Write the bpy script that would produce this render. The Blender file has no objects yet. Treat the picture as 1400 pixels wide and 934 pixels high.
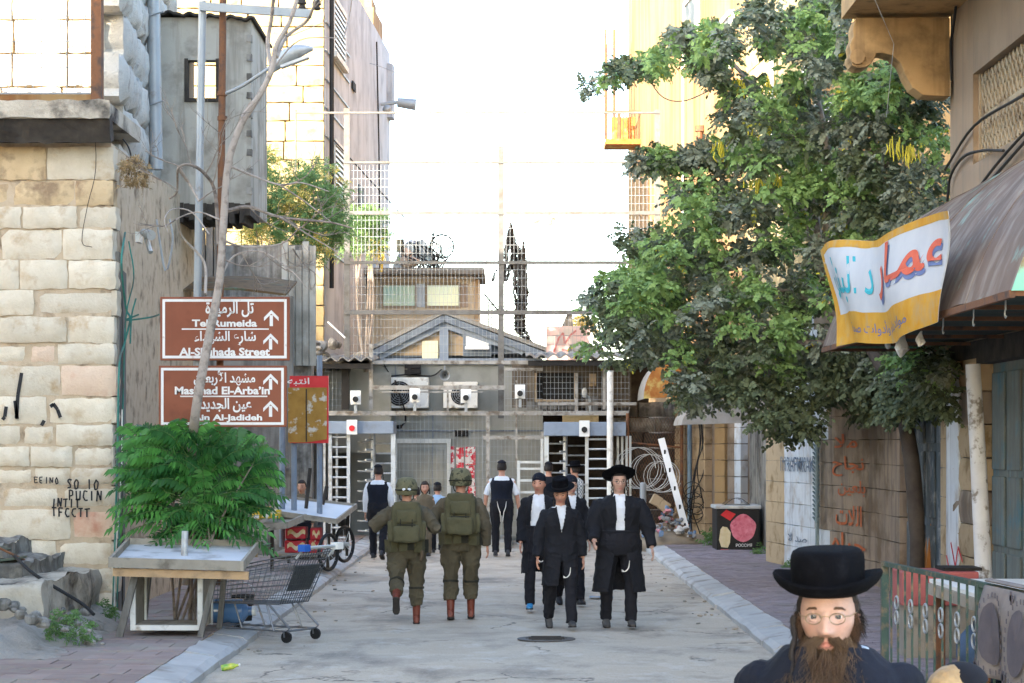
import bpy, bmesh, math, random
import numpy as np
from mathutils import Vector, Matrix, Euler, noise as mnoise

random.seed(7)
R = math.radians
SC = bpy.context.scene
COL = SC.collection

# ---------------------------------------------------------------- camera, world, sun, exposure
F, CX, HY, CAMH = 2900.0, 700.0, 606.0, 2.1      # focal length in photo pixels, principal column, horizon row, eye height


def W(px, py, D):
    """point at depth D (metres in front of the lens) seen at photo pixel (px, py)"""
    return Vector(((px - CX) / F * D, D, CAMH - (py - HY) / F * D))


cam_data = bpy.data.cameras.new('camera')
cam = bpy.data.objects.new('camera', cam_data)
COL.objects.link(cam)
cam.location = (0, 0, CAMH)
cam.rotation_euler = (R(90), 0, 0)
cam_data.sensor_width = 36
cam_data.lens = F / 1400 * 36
cam_data.shift_y = (HY - 467) / 1400
cam_data.clip_start = 0.2
cam_data.clip_end = 2000
cam_data.dof.use_dof = True
cam_data.dof.focus_distance = 25.5
cam_data.dof.aperture_fstop = 18.0
SC.camera = cam

SUN_EL, SUN_AZ = 14.0, 35.0          # low evening sun behind the lens, from the left
world = bpy.data.worlds.new("World")
SC.world = world
world.use_nodes = True
wn = world.node_tree
for n in list(wn.nodes):
    wn.nodes.remove(n)
sky = wn.nodes.new('ShaderNodeTexSky')
sky.sky_type = 'NISHITA'
sky.sun_disc = False
sky.sun_elevation = R(SUN_EL)
sky.sun_rotation = R(180 + SUN_AZ)   # direction towards the sun, clockwise from +Y
sky.altitude = 800
sky.air_density = 1.0
sky.dust_density = 3.0
sky.ozone_density = 1.0
bg = wn.nodes.new('ShaderNodeBackground')
bg.inputs['Strength'].default_value = 0.15
wo = wn.nodes.new('ShaderNodeOutputWorld')
wn.links.new(sky.outputs[0], bg.inputs['Color'])
wn.links.new(bg.outputs[0], wo.inputs['Surface'])

sun_data = bpy.data.lights.new('sun', 'SUN')
sun_data.energy = 2.4
sun_data.angle = R(0.5)
sun_data.color = (1.0, 0.88, 0.73)
sun = bpy.data.objects.new('sun', sun_data)
COL.objects.link(sun)
sd = Vector((math.sin(R(SUN_AZ)) * math.cos(R(SUN_EL)), math.cos(R(SUN_AZ)) * math.cos(R(SUN_EL)), -math.sin(R(SUN_EL))))
sun.rotation_euler = sd.to_track_quat('-Z', 'Y').to_euler()
sun.location = (-30, -40, 30)

SC.view_settings.view_transform = 'Standard'
SC.view_settings.look = 'None'
SC.view_settings.exposure = 3.2
SC.view_settings.gamma = 1.0
SC.view_settings.use_curve_mapping = False
SC.render.engine = 'CYCLES'
SC.cycles.use_denoising = True
SC.cycles.max_bounces = 6
SC.cycles.transparent_max_bounces = 12
SC.cycles.caustics_reflective = False
SC.cycles.caustics_refractive = False


# ---------------------------------------------------------------- materials
def hx(s):
    s = s.lstrip('#')
    v = [int(s[i:i + 2], 16) / 255 for i in (0, 2, 4)]
    return tuple(c / 12.92 if c <= 0.04045 else ((c + 0.055) / 1.055) ** 2.4 for c in v) + (1.0,)


def M(name, c1, c2=None, scale=3.0, rough=0.85, metal=0.0, bump=0.25, bscale=40.0, c3=None, s3=1.2, t3=0.58, soft3=0.08,
      streak=None, sscale=6.0, st=0.55, isl=0.0, objr=0.0, trans=0.0, spec=0.3, detail=6.0, bdist=0.01, vcol=None, alpha=1.0, fine=0.0):
    """node material: two-tone noise, optional blotches (c3), vertical runs (streak), per-piece variation, bump"""
    m = bpy.data.materials.new(name)
    m.use_nodes = True
    nt = m.node_tree
    N, L = nt.nodes, nt.links
    b = N['Principled BSDF']
    out = N['Material Output']
    c1 = hx(c1) if isinstance(c1, str) else c1
    c2 = hx(c2) if isinstance(c2, str) else (c2 or c1)
    geo = N.new('ShaderNodeNewGeometry')
    pos = geo.outputs['Position']

    def nz(sc, det=detail, vec=None, r=0.6):
        n = N.new('ShaderNodeTexNoise')
        n.inputs['Scale'].default_value = sc
        n.inputs['Detail'].default_value = det
        n.inputs['Roughness'].default_value = r
        L.new(vec if vec is not None else pos, n.inputs['Vector'])
        return n.outputs['Fac']

    def rng(x, a, bb):
        r = N.new('ShaderNodeMapRange')
        r.inputs['From Min'].default_value = a
        r.inputs['From Max'].default_value = bb
        L.new(x, r.inputs['Value'])
        return r.outputs['Result']

    def mix(f, a, bb):
        x = N.new('ShaderNodeMix')
        x.data_type = 'RGBA'
        L.new(f, x.inputs['Factor'])
        for v, s in ((a, x.inputs[6]), (bb, x.inputs[7])):
            if isinstance(v, tuple):
                s.default_value = v
            else:
                L.new(v, s)
        return x.outputs[2]

    col = mix(rng(nz(scale), 0.32, 0.68), c1, c2)
    if vcol:
        a = N.new('ShaderNodeAttribute')
        a.attribute_name = vcol
        mm = N.new('ShaderNodeMix')
        mm.data_type = 'RGBA'
        mm.blend_type = 'MULTIPLY'
        mm.inputs['Factor'].default_value = 1.0
        L.new(a.outputs['Color'], mm.inputs[6])
        L.new(col, mm.inputs[7])
        col = mm.outputs[2]
    if c3 is not None:
        col = mix(rng(nz(s3, 8.0), t3 - soft3, t3 + soft3), col, hx(c3) if isinstance(c3, str) else c3)
    if streak is not None:
        mp = N.new('ShaderNodeMapping')
        mp.inputs['Scale'].default_value = (1, 1, 0.07)
        L.new(pos, mp.inputs['Vector'])
        col = mix(rng(nz(sscale, 6.0, mp.outputs[0]), st - 0.06, st + 0.16), col, hx(streak) if isinstance(streak, str) else streak)
    for amt, src in ((isl, geo.outputs['Random Per Island']), (objr, None)):
        if amt:
            if src is None:
                oi = N.new('ShaderNodeObjectInfo')
                src = oi.outputs['Random']
            h = N.new('ShaderNodeHueSaturation')
            mr = N.new('ShaderNodeMapRange')
            mr.inputs['To Min'].default_value = 1 - amt
            mr.inputs['To Max'].default_value = 1 + amt
            L.new(src, mr.inputs['Value'])
            L.new(mr.outputs[0], h.inputs['Value'])
            L.new(col, h.inputs['Color'])
            col = h.outputs[0]
    L.new(col, b.inputs['Base Color'])
    b.inputs['Roughness'].default_value = rough
    b.inputs['Metallic'].default_value = metal
    b.inputs['Specular IOR Level'].default_value = spec
    if bump:
        bp = N.new('ShaderNodeBump')
        bp.inputs['Strength'].default_value = bump
        bp.inputs['Distance'].default_value = bdist
        L.new(nz(bscale, 5.0, None, 0.65), bp.inputs['Height'])
        L.new(bp.outputs[0], b.inputs['Normal'])
    if trans:
        t = N.new('ShaderNodeBsdfTranslucent')
        L.new(col, t.inputs['Color'])
        ms = N.new('ShaderNodeMixShader')
        ms.inputs[0].default_value = trans
        L.new(b.outputs[0], ms.inputs[1])
        L.new(t.outputs[0], ms.inputs[2])
        L.new(ms.outputs[0], out.inputs['Surface'])
    if alpha < 1:
        b.inputs['Alpha'].default_value = alpha
    return m


def glassmat(name, tint='#dfe8ea', rough=0.03, alpha=0.25):
    m = bpy.data.materials.new(name)
    m.use_nodes = True
    nt = m.node_tree
    b = nt.nodes['Principled BSDF']
    b.inputs['Base Color'].default_value = hx(tint)
    b.inputs['Roughness'].default_value = rough
    g = nt.nodes.new('ShaderNodeBsdfTransparent')
    ms = nt.nodes.new('ShaderNodeMixShader')
    ms.inputs[0].default_value = alpha
    nt.links.new(g.outputs[0], ms.inputs[1])
    nt.links.new(b.outputs[0], ms.inputs[2])
    nt.links.new(ms.outputs[0], nt.nodes['Material Output'].inputs['Surface'])
    return m


# ---------------------------------------------------------------- mesh builder
class MB:
    def __init__(self):
        self.v, self.f, self.mi = [], [], []
        self.cur = 0

    def mat(self, i):
        self.cur = i
        return self

    def add(self, vs, fs):
        o = len(self.v)
        self.v.extend([tuple(p) for p in vs])
        self.f.extend([tuple(o + i for i in f) for f in fs])
        self.mi.extend([self.cur] * len(fs))
        return self

    def box(self, c, s, rot=None, taper=None):
        """box of full size s centred on c; rot = Matrix 3x3 or z angle"""
        hx_, hy_, hz_ = s[0] / 2, s[1] / 2, s[2] / 2
        vs = [Vector((x, y, z)) for z in (-hz_, hz_) for y in (-hy_, hy_) for x in (-hx_, hx_)]
        if taper:
            for v in vs:
                if v.z > 0:
                    v.x *= taper
                    v.y *= taper
        if rot is not None:
            m = Matrix.Rotation(rot, 3, 'Z') if isinstance(rot, (int, float)) else rot
            vs = [m @ v for v in vs]
        c = Vector(c)
        return self.add([v + c for v in vs], [(0, 2, 3, 1), (4, 5, 7, 6), (0, 1, 5, 4), (2, 6, 7, 3), (0, 4, 6, 2), (1, 3, 7, 5)])

    def bx(self, x0, x1, y0, y1, z0, z1):
        return self.box(((x0 + x1) / 2, (y0 + y1) / 2, (z0 + z1) / 2), (abs(x1 - x0), abs(y1 - y0), abs(z1 - z0)))

    def beam(self, a, b, w, h=None, up=(0, 0, 1)):
        """square bar from a to b"""
        a, b = Vector(a), Vector(b)
        h = h or w
        d = (b - a)
        L = d.length
        if L < 1e-6:
            return self
        d.normalize()
        u = Vector(up)
        if abs(d.dot(u)) > 0.97:
            u = Vector((0, 1, 0))
        s = d.cross(u).normalized()
        t = s.cross(d).normalized()
        vs = []
        for p in (a, b):
            for i, j in ((-1, -1), (1, -1), (1, 1), (-1, 1)):
                vs.append(p + s * (i * w / 2) + t * (j * h / 2))
        return self.add(vs, [(0, 1, 2, 3), (7, 6, 5, 4), (0, 4, 5, 1), (1, 5, 6, 2), (2, 6, 7, 3), (3, 7, 4, 0)])

    def tube(self, pts, r, n=8, caps=True):
        """round tube along pts; r a number or one per point"""
        pts = [Vector(p) for p in pts]
        rs = [r] * len(pts) if isinstance(r, (int, float)) else list(r)
        vs, fs = [], []
        s = None
        for i, p in enumerate(pts):
            d = (pts[min(i + 1, len(pts) - 1)] - pts[max(i - 1, 0)])
            if d.length < 1e-9:
                d = Vector((0, 0, 1))
            d.normalize()
            if s is None:
                ref = Vector((0, 0, 1)) if abs(d.z) < 0.9 else Vector((1, 0, 0))
                s = d.cross(ref).normalized()
            else:
                s = (s - d * s.dot(d))
                s = s.normalized() if s.length > 1e-6 else d.orthogonal().normalized()
            t = d.cross(s)
            for k in range(n):
                a = 2 * math.pi * k / n
                vs.append(p + (s * math.cos(a) + t * math.sin(a)) * rs[i])
        for i in range(len(pts) - 1):
            for k in range(n):
                k2 = (k + 1) % n
                fs.append((i * n + k, i * n + k2, (i + 1) * n + k2, (i + 1) * n + k))
        if caps:
            fs.append(tuple(range(n - 1, -1, -1)))
            fs.append(tuple((len(pts) - 1) * n + k for k in range(n)))
        return self.add(vs, fs)

    def lathe(self, prof, n=24, mtx=None, sx=1.0, sy=1.0, caps=True):
        """profile [(r, z)] turned about z"""
        vs, fs = [], []
        for r, z in prof:
            for k in range(n):
                a = 2 * math.pi * k / n
                p = Vector((r * math.cos(a) * sx, r * math.sin(a) * sy, z))
                vs.append(mtx @ p if mtx is not None else p)
        for i in range(len(prof) - 1):
            for k in range(n):
                k2 = (k + 1) % n
                fs.append((i * n + k, i * n + k2, (i + 1) * n + k2, (i + 1) * n + k))
        if caps:
            fs.append(tuple(range(n - 1, -1, -1)))
            fs.append(tuple((len(prof) - 1) * n + k for k in range(n)))
        return self.add(vs, fs)

    def loft(self, rings, caps=True):
        """rings = lists of equal numbers of points"""
        n = len(rings[0])
        vs = [p for r in rings for p in r]
        fs = []
        for i in range(len(rings) - 1):
            for k in range(n):
                k2 = (k + 1) % n
                fs.append((i * n + k, i * n + k2, (i + 1) * n + k2, (i + 1) * n + k))
        if caps:
            fs.append(tuple(range(n - 1, -1, -1)))
            fs.append(tuple((len(rings) - 1) * n + k for k in range(n)))
        return self.add(vs, fs)

    def ell(self, c, r, rot=None, nu=12, nv=8):
        """ellipsoid"""
        c = Vector(c)
        rings = []
        for j in range(1, nv):
            a = math.pi * j / nv
            rings.append([(c + ((rot @ Vector((r[0] * math.sin(a) * math.cos(b), r[1] * math.sin(a) * math.sin(b), -r[2] * math.cos(a))))
                           if rot is not None else Vector((r[0] * math.sin(a) * math.cos(b), r[1] * math.sin(a) * math.sin(b), -r[2] * math.cos(a)))))
                          for b in [2 * math.pi * k / nu for k in range(nu)]])
        return self.loft(rings)

    def prism(self, poly, d, frame):
        """outline poly [(u, v)] extruded by depth d; frame = function (u, v, w) -> point"""
        n = len(poly)
        vs = [frame(u, v, 0) for u, v in poly] + [frame(u, v, d) for u, v in poly]
        fs = [tuple(range(n)), tuple(range(2 * n - 1, n - 1, -1))] + [(i, n + i, n + (i + 1) % n, (i + 1) % n) for i in range(n)]
        return self.add(vs, fs)

    def sheet(self, fn, nu, nv, thick=0.0):
        """grid surface fn(u, v), u, v in 0..1, with thickness along its normal"""
        P = [[Vector(fn(i / nu, j / nv)) for i in range(nu + 1)] for j in range(nv + 1)]
        idx = lambda i, j: j * (nu + 1) + i
        vs = [p for row in P for p in row]
        fs = [(idx(i, j), idx(i + 1, j), idx(i + 1, j + 1), idx(i, j + 1)) for j in range(nv) for i in range(nu)]
        if thick:
            m = len(vs)
            nrm = []
            for j in range(nv + 1):
                for i in range(nu + 1):
                    a = P[j][min(i + 1, nu)] - P[j][max(i - 1, 0)]
                    b = P[min(j + 1, nv)][i] - P[max(j - 1, 0)][i]
                    c = a.cross(b)
                    nrm.append(c.normalized() if c.length > 0 else Vector((0, 0, 1)))
            vs = vs + [p + q * thick for p, q in zip(vs, nrm)]
            fs = [tuple(reversed(f)) for f in fs] + [tuple(m + i for i in f) for f in fs]
            rim = [idx(i, 0) for i in range(nu)] + [idx(nu, j) for j in range(nv)] + [idx(i, nv) for i in range(nu, 0, -1)] + [idx(0, j) for j in range(nv, 0, -1)]
            for k in range(len(rim)):
                a, b = rim[k], rim[(k + 1) % len(rim)]
                fs.append((a, b, m + b, m + a))
        return self.add(vs, fs)

    def jitter(self, amt, scale=3.0, seed=0.0):
        out = []
        for p in self.v:
            q = mnoise.noise_vector(Vector(p) * scale + Vector((seed, seed, seed)))
            out.append((p[0] + q.x * amt, p[1] + q.y * amt, p[2] + q.z * amt))
        self.v = out
        return self

    def mesh(self, name, mats, smooth=False, origin=(0, 0, 0)):
        me = bpy.data.meshes.new(name)
        ox, oy, oz = origin
        me.from_pydata([(p[0] - ox, p[1] - oy, p[2] - oz) for p in self.v], [], self.f)
        for m in (mats if isinstance(mats, (list, tuple)) else [mats]):
            me.materials.append(m)
        if any(self.mi):
            me.polygons.foreach_set('material_index', self.mi)
        if smooth:
            me.polygons.foreach_set('use_smooth', [True] * len(me.polygons))
            if smooth != 'all':
                try:
                    me.set_sharp_from_angle(angle=R(50))
                except Exception:
                    pass
        me.update()
        return me

    def build(self, name, mats, parent=None, smooth=False, bevel=0.0, recalc=True, **props):
        """links ONE mesh object; vertices are given in world space, stored relative to the parent's base"""
        o = bpy.data.objects.new(name, self.mesh(name, mats, False, base_of(parent)))
        COL.objects.link(o)
        if recalc:
            bm = bmesh.new()
            bm.from_mesh(o.data)
            bmesh.ops.recalc_face_normals(bm, faces=bm.faces)
            if bevel:
                bmesh.ops.bevel(bm, geom=[e for e in bm.edges if len(e.link_faces) == 2 and e.calc_face_angle(0) > 0.5], offset=bevel,
                                segments=2 if bevel > 0.01 else 1, profile=0.6, affect='EDGES', clamp_overlap=True)
            bm.to_mesh(o.data)
            bm.free()
        if smooth:
            o.data.polygons.foreach_set('use_smooth', [True] * len(o.data.polygons))
            if smooth != 'all':
                o.data.set_sharp_from_angle(angle=R(45))
        if parent is not None:
            o.parent = parent
        for k, v in props.items():
            o[k] = v
        return o


def base_of(o):
    p = Vector((0, 0, 0))
    while o is not None:
        p = p + o.location
        o = o.parent
    return p


def thing(name, label, cat, loc=(0, 0, 0), rz=0.0, group=None):
    o = bpy.data.objects.new(name, None)
    o.empty_display_size = 0.2
    COL.objects.link(o)
    o.location = loc
    o.rotation_euler = (0, 0, rz)
    return tag(o, label, cat, group)


def tag(o, label, cat, group=None):
    o['label'] = label
    o['category'] = cat
    if group:
        o['group'] = group
    return o


def struct(o):
    o['kind'] = 'structure'
    return o


KIDS = {}


def copy_tree(root, loc, rz=None, label=None, parent=None, scale=None):
    """copy of a thing with copies of its parts and sub-parts (mesh data shared)"""
    c = root.copy()
    COL.objects.link(c)
    if parent is None:
        c.location = loc
        if rz is not None:
            c.rotation_euler = (0, 0, rz)
        if label:
            c['label'] = label
        if scale:
            c.scale = scale
    else:
        c.parent = parent
    for ch in list(root.children):
        copy_tree(ch, None, parent=c)
    return c


def inst(src, name, parent, loc, rot=None, scale=None):
    """one more piece sharing src's mesh"""
    o = bpy.data.objects.new(name, src)
    COL.objects.link(o)
    o.parent = parent
    o.location = Vector(loc) - base_of(parent)
    if rot is not None:
        o.rotation_euler = rot
    if scale is not None:
        o.scale = scale
    return o


def arc(c, r, a0, a1, n, u=(1, 0, 0), v=(0, 0, 1)):
    c, u, v = Vector(c), Vector(u), Vector(v)
    return [c + u * (r * math.cos(R(a0 + (a1 - a0) * i / n))) + v * (r * math.sin(R(a0 + (a1 - a0) * i / n))) for i in range(n + 1)]


def spline(pts, n=6):
    """Catmull-Rom through pts"""
    P = [Vector(p) for p in pts]
    if len(P) < 3:
        return P
    P = [P[0] * 2 - P[1]] + P + [P[-1] * 2 - P[-2]]
    out = []
    for i in range(1, len(P) - 2):
        for k in range(n):
            t = k / n
            a, b, c, d = P[i - 1], P[i], P[i + 1], P[i + 2]
            out.append(0.5 * ((2 * b) + (c - a) * t + (2 * a - 5 * b + 4 * c - d) * t * t + (3 * b - a - 3 * c + d) * t ** 3))
    out.append(P[-2])
    return out


def stone_mesh(w, h, d, seed, mat, rough=0.25, nx=4, nz=3, edge=0.25, jit=0.012):
    """one hewn block: front face (towards -Y) bulges and is uneven, edges worn; about 40 triangles"""
    rnd = random.Random(seed)
    b = MB()
    front = []
    for j in range(nz + 1):
        row = []
        for i in range(nx + 1):
            u, v = i / nx, j / nz
            e = min(u, 1 - u, v * h / w, (1 - v) * h / w) / edge
            bul = min(1, e) * rough * d
            x = (u - 0.5) * w
            z = (v - 0.5) * h
            if 0 < i < nx:
                z += rnd.uniform(-1, 1) * jit
            if 0 < j < nz:
                x += rnd.uniform(-1, 1) * jit
            if i in (0, nx) and j in (0, nz):
                x *= 1 - 0.02 * rnd.random()
                z *= 1 - 0.04 * rnd.random()
            row.append((x, -d / 2 - bul - rnd.uniform(0, 0.3) * rough * d * (1 if 0 < i < nx and 0 < j < nz else 0), z))
        front.append(row)
    vs = [p for r in front for p in r]
    n = nx + 1
    fs = [(j * n + i, j * n + i + 1, (j + 1) * n + i + 1, (j + 1) * n + i) for j in range(nz) for i in range(nx)]
    rim = [i for i in range(nx)] + [j * n + nx for j in range(nz)] + [nz * n + i for i in range(nx, 0, -1)] + [j * n for j in range(nz, 0, -1)]
    m = len(vs)
    vs += [(vs[k][0], d / 2, vs[k][2]) for k in rim]
    for k in range(len(rim)):
        k2 = (k + 1) % len(rim)
        fs.append((rim[k2], rim[k], m + k, m + k2))
    b.add(vs, fs)
    return b.mesh('stone', mat, smooth=True)


# ---------------------------------------------------------------- writing
AR = {'ء': (0xFE80, 1), 'آ': (0xFE81, 2), 'أ': (0xFE83, 2), 'إ': (0xFE87, 2), 'ئ': (0xFE89, 4), 'ا': (0xFE8D, 2), 'ب': (0xFE8F, 4),
      'ة': (0xFE93, 2), 'ت': (0xFE95, 4), 'ث': (0xFE99, 4), 'ج': (0xFE9D, 4), 'ح': (0xFEA1, 4), 'خ': (0xFEA5, 4), 'د': (0xFEA9, 2),
      'ذ': (0xFEAB, 2), 'ر': (0xFEAD, 2), 'ز': (0xFEAF, 2), 'س': (0xFEB1, 4), 'ش': (0xFEB5, 4), 'ص': (0xFEB9, 4), 'ض': (0xFEBD, 4),
      'ط': (0xFEC1, 4), 'ظ': (0xFEC5, 4), 'ع': (0xFEC9, 4), 'غ': (0xFECD, 4), 'ف': (0xFED1, 4), 'ق': (0xFED5, 4), 'ك': (0xFED9, 4),
      'ل': (0xFEDD, 4), 'م': (0xFEE1, 4), 'ن': (0xFEE5, 4), 'ه': (0xFEE9, 4), 'و': (0xFEED, 2), 'ى': (0xFEEF, 2), 'ي': (0xFEF1, 4)}


def arabic(s):
    """letters joined into their written forms, in left-to-right drawing order"""
    s = s.replace('لا', '\uE000').replace('لأ', '\uE001')
    lig = {'\uE000': (0xFEFB, 2), '\uE001': (0xFEF7, 2)}
    out = []
    for i, ch in enumerate(s):
        tab = AR.get(ch) or lig.get(ch)
        if not tab:
            out.append(ch)
            continue
        prv, nxt = (s[i - 1] if i else ''), (s[i + 1] if i + 1 < len(s) else '')
        pj = prv == 'ـ' or (prv in AR and AR[prv][1] == 4)
        nj = tab[1] == 4 and (nxt == 'ـ' or (nxt in AR and AR[nxt][1] > 1) or nxt in lig)
        k = (3 if nj else 1) if pj and tab[1] > 1 else (2 if nj else 0)
        out.append(chr(tab[0] + k))
    return ''.join(reversed(out))


def text_mb(s, w, h, bold=0.0, depth=0.004):
    """flat lettering fitted into w x h, centred; returns [(x, z)] vertices, faces, in the plane facing -Y"""
    c = bpy.data.curves.new('lettering', 'FONT')
    c.body = s
    c.offset = bold
    c.resolution_u = 3
    o = bpy.data.objects.new('lettering', c)
    COL.objects.link(o)
    dg = bpy.context.evaluated_depsgraph_get()
    me = bpy.data.meshes.new_from_object(o.evaluated_get(dg))
    vs = [v.co.copy() for v in me.vertices]
    fs = [tuple(p.vertices) for p in me.polygons]
    bpy.data.objects.remove(o)
    bpy.data.curves.remove(c)
    bpy.data.meshes.remove(me)
    x0, x1 = min(v.x for v in vs), max(v.x for v in vs)
    y0, y1 = min(v.y for v in vs), max(v.y for v in vs)
    kx, ky = w / (x1 - x0), h / (y1 - y0)
    return [((v.x - (x0 + x1) / 2) * kx, (v.y - (y0 + y1) / 2) * ky) for v in vs], fs


def letter(mb, s, w, h, frame, bold=0.0):
    """adds lettering to mb; frame(u, v) -> world point"""
    vs, fs = text_mb(s, w, h, bold)
    mb.add([frame(u, v) for u, v in vs], fs)
    return mb


def flat(cx, y, cz):
    return lambda u, v: Vector((cx + u, y, cz + v))

# ================================================================ materials of the place
MT = {}
MT['asphalt'] = M('asphalt', '#ada08e', '#bdb2a1', 0.9, 0.95, bump=0.35, bscale=90, c3='#948a7d', s3=0.9, t3=0.58, soft3=0.10)

def road_material():
    """worn asphalt: dusty stains, repair patches, hairline cracks, coarse grit"""
    m = MT['asphalt']
    nt = m.node_tree
    N, L = nt.nodes, nt.links
    b = N['Principled BSDF']
    src = b.inputs['Base Color'].links[0].from_socket
    geo = N.new('ShaderNodeNewGeometry')
    def noise(scale, det, vec):
        n = N.new('ShaderNodeTexNoise'); n.inputs['Scale'].default_value = scale; n.inputs['Detail'].default_value = det; n.inputs['Roughness'].default_value = .65
        L.new(vec, n.inputs['Vector']); return n
    def ramp(sock, a_, b_):
        r = N.new('ShaderNodeMapRange'); r.inputs['From Min'].default_value = a_; r.inputs['From Max'].default_value = b_; L.new(sock, r.inputs['Value']); return r.outputs[0]
    def mixc(f, col, c2, amt=1.0):
        x = N.new('ShaderNodeMix'); x.data_type = 'RGBA'
        mu = N.new('ShaderNodeMath'); mu.operation = 'MULTIPLY'; mu.inputs[1].default_value = amt; L.new(f, mu.inputs[0]); L.new(mu.outputs[0], x.inputs['Factor'])
        L.new(col, x.inputs[6]); x.inputs[7].default_value = hx(c2); return x.outputs[2]
    mp = N.new('ShaderNodeMapping'); mp.inputs['Scale'].default_value = (.55, .30, 1); L.new(geo.outputs['Position'], mp.inputs['Vector'])
    col = mixc(ramp(noise(1.6, 9, mp.outputs[0]).outputs['Fac'], .52, .66), src, '#6f6a63', .75)
    col = mixc(ramp(noise(3.4, 8, mp.outputs[0]).outputs['Fac'], .55, .70), col, '#c4beb3', .7)
    wob = noise(1.2, 4, geo.outputs['Position'])
    va = N.new('ShaderNodeVectorMath'); va.operation = 'ADD'; L.new(geo.outputs['Position'], va.inputs[0]); L.new(wob.outputs['Color'], va.inputs[1])
    vo = N.new('ShaderNodeTexVoronoi'); vo.feature = 'DISTANCE_TO_EDGE'; vo.inputs['Scale'].default_value = .55; L.new(va.outputs[0], vo.inputs['Vector'])
    crack = ramp(vo.outputs['Distance'], .014, .004)
    gate = ramp(noise(.5, 3, geo.outputs['Position']).outputs['Fac'], .47, .56)
    mm = N.new('ShaderNodeMath'); mm.operation = 'MULTIPLY'; L.new(crack, mm.inputs[0]); L.new(gate, mm.inputs[1])
    col = mixc(mm.outputs[0], col, '#4f4a45', .8)
    col = mixc(ramp(noise(55, 3, geo.outputs['Position']).outputs['Fac'], .56, .70), col, '#77726b', .55)
    col = mixc(ramp(noise(38, 2, geo.outputs['Position']).outputs['Fac'], .60, .72), col, '#cfcac0', .5)
    L.new(col, b.inputs['Base Color'])


road_material()
MT['earth'] = M('earth', '#85796a', '#9b8f7d', 2.0, 1.0, bump=0.5, bscale=25)
MT['kerb'] = M('kerb', '#a09f9d', '#aeadaa', 3.0, 0.9, bump=0.3, bscale=60, c3='#847f78', s3=2.0, t3=0.62, objr=0.08)
MT['paver'] = M('paver', '#7f7478', '#8d8386', 6.0, 0.92, bump=0.3, bscale=80, isl=0.14, c3='#77706c', s3=0.8, t3=0.6)
MT['slab'] = M('slab', '#84736e', '#938680', 3.0, 0.92, bump=0.3, bscale=60, isl=0.12, c3='#8b8378', s3=1.5, t3=0.55)
MT['stone'] = M('stone', '#cbbfa9', '#d9cfbc', 5.0, 0.92, bump=0.55, bscale=38, c3='#b49a78', s3=3.0, t3=0.62, objr=0.10, bdist=0.02)
MT['stone_warm'] = M('stone_warm', '#bfa784', '#cfb995', 3.0, 0.92, bump=0.5, bscale=38, c3='#8f7a62', s3=3.5, t3=0.56, objr=0.10, bdist=0.02)
MT['stone_pink'] = M('stone_pink', '#cfb49d', '#d9c4ad', 3.0, 0.92, bump=0.5, bscale=38, c3='#c08d76', s3=2.0, t3=0.56, objr=0.08, bdist=0.02)
MT['mortar'] = M('mortar', '#b5a288', '#c4b29a', 7.0, 1.0, bump=0.6, bscale=60, c3='#7d6d5a', s3=4.0, t3=0.6)
MT['rustic'] = M('rustic', '#aaa9a4', '#c2c0b8', 4.0, 0.92, bump=0.7, bscale=30, c3='#77736f', s3=4.0, t3=0.62, objr=0.08, bdist=0.03)
MT['concrete'] = M('concrete', '#9d998f', '#aca89d', 1.2, 0.92, bump=0.3, bscale=40, c3='#7f7a70', s3=1.9, t3=0.57, streak='#757066', sscale=5, st=0.56)
MT['plaster_old'] = M('plaster_old', '#86827b', '#9b978f', 3.0, 0.95, bump=0.6, bscale=20, c3='#5c5852', s3=2.5, t3=0.55, streak='#55514b', sscale=9, st=0.52, bdist=0.02)
MT['wood_old'] = M('wood_old', '#6a6762', '#827f79', 2.0, 0.95, bump=0.6, bscale=30, streak='#47443f', sscale=6, st=0.50, objr=0.15, bdist=0.02)
MT['slab_conc'] = M('slab_conc', '#a89f90', '#bdb3a2', 3.0, 0.95, bump=0.6, bscale=25, c3='#3a3634', s3=1.8, t3=0.56, bdist=0.03)
MT['grime_shade'] = M('grime_shade', '#2b2826', '#4a443d', 4.0, 0.95, bump=0.5, bscale=25)  # dark dirt; also carries painted shade on the moulding and lintel
MT['rust'] = M('rust', '#6b4a35', '#80583c', 6.0, 0.85, bump=0.4, bscale=60, c3='#4f4039', s3=6, t3=0.55)
MT['greymetal'] = M('greymetal', '#8d9296', '#9aa0a3', 3.0, 0.5, 0.3, bump=0.1, c3='#776f66', s3=5, t3=0.68)
MT['galv'] = M('galv', '#a9adae', '#bfc2c1', 5.0, 0.5, 0.35, bump=0.1, c3='#8f8478', s3=4, t3=0.66)
MT['whitepaint'] = M('whitepaint', '#c9c8c2', '#d8d7d0', 5.0, 0.7, bump=0.2, bscale=60, c3='#8f8372', s3=6, t3=0.62)
MT['dark'] = M('dark', '#1d1c1c', '#2a2826', 4.0, 0.9, bump=0.2)
MT['cable'] = M('cable', '#1b1b1c', '#262627', 4.0, 0.6, bump=0)
MT['teal'] = M('teal', '#2f6b62', '#3d7f73', 6.0, 0.6, bump=0, c3='#4d5a54', s3=5)
MT['cream_plaster'] = M('cream_plaster', '#8f744f', '#a3875f', 0.8, 0.92, bump=0.3, bscale=20, streak='#7a5230', sscale=2.2, st=0.53, c3='#8c7250', s3=1.0, t3=0.62)
MT['cream_stone'] = M('cream_stone', '#9c8a64', '#ac9a74', 3.0, 0.92, bump=0.5, bscale=30, c3='#87744f', s3=3.0, t3=0.6, objr=0.10, bdist=0.02)
MT['grey_plaster'] = M('grey_plaster', '#a9adb3', '#b7bbc0', 0.7, 0.93, bump=0.4, bscale=16, c3='#94989d', s3=1.1, t3=0.57, streak='#969a9f', sscale=3, st=0.56)
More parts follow.
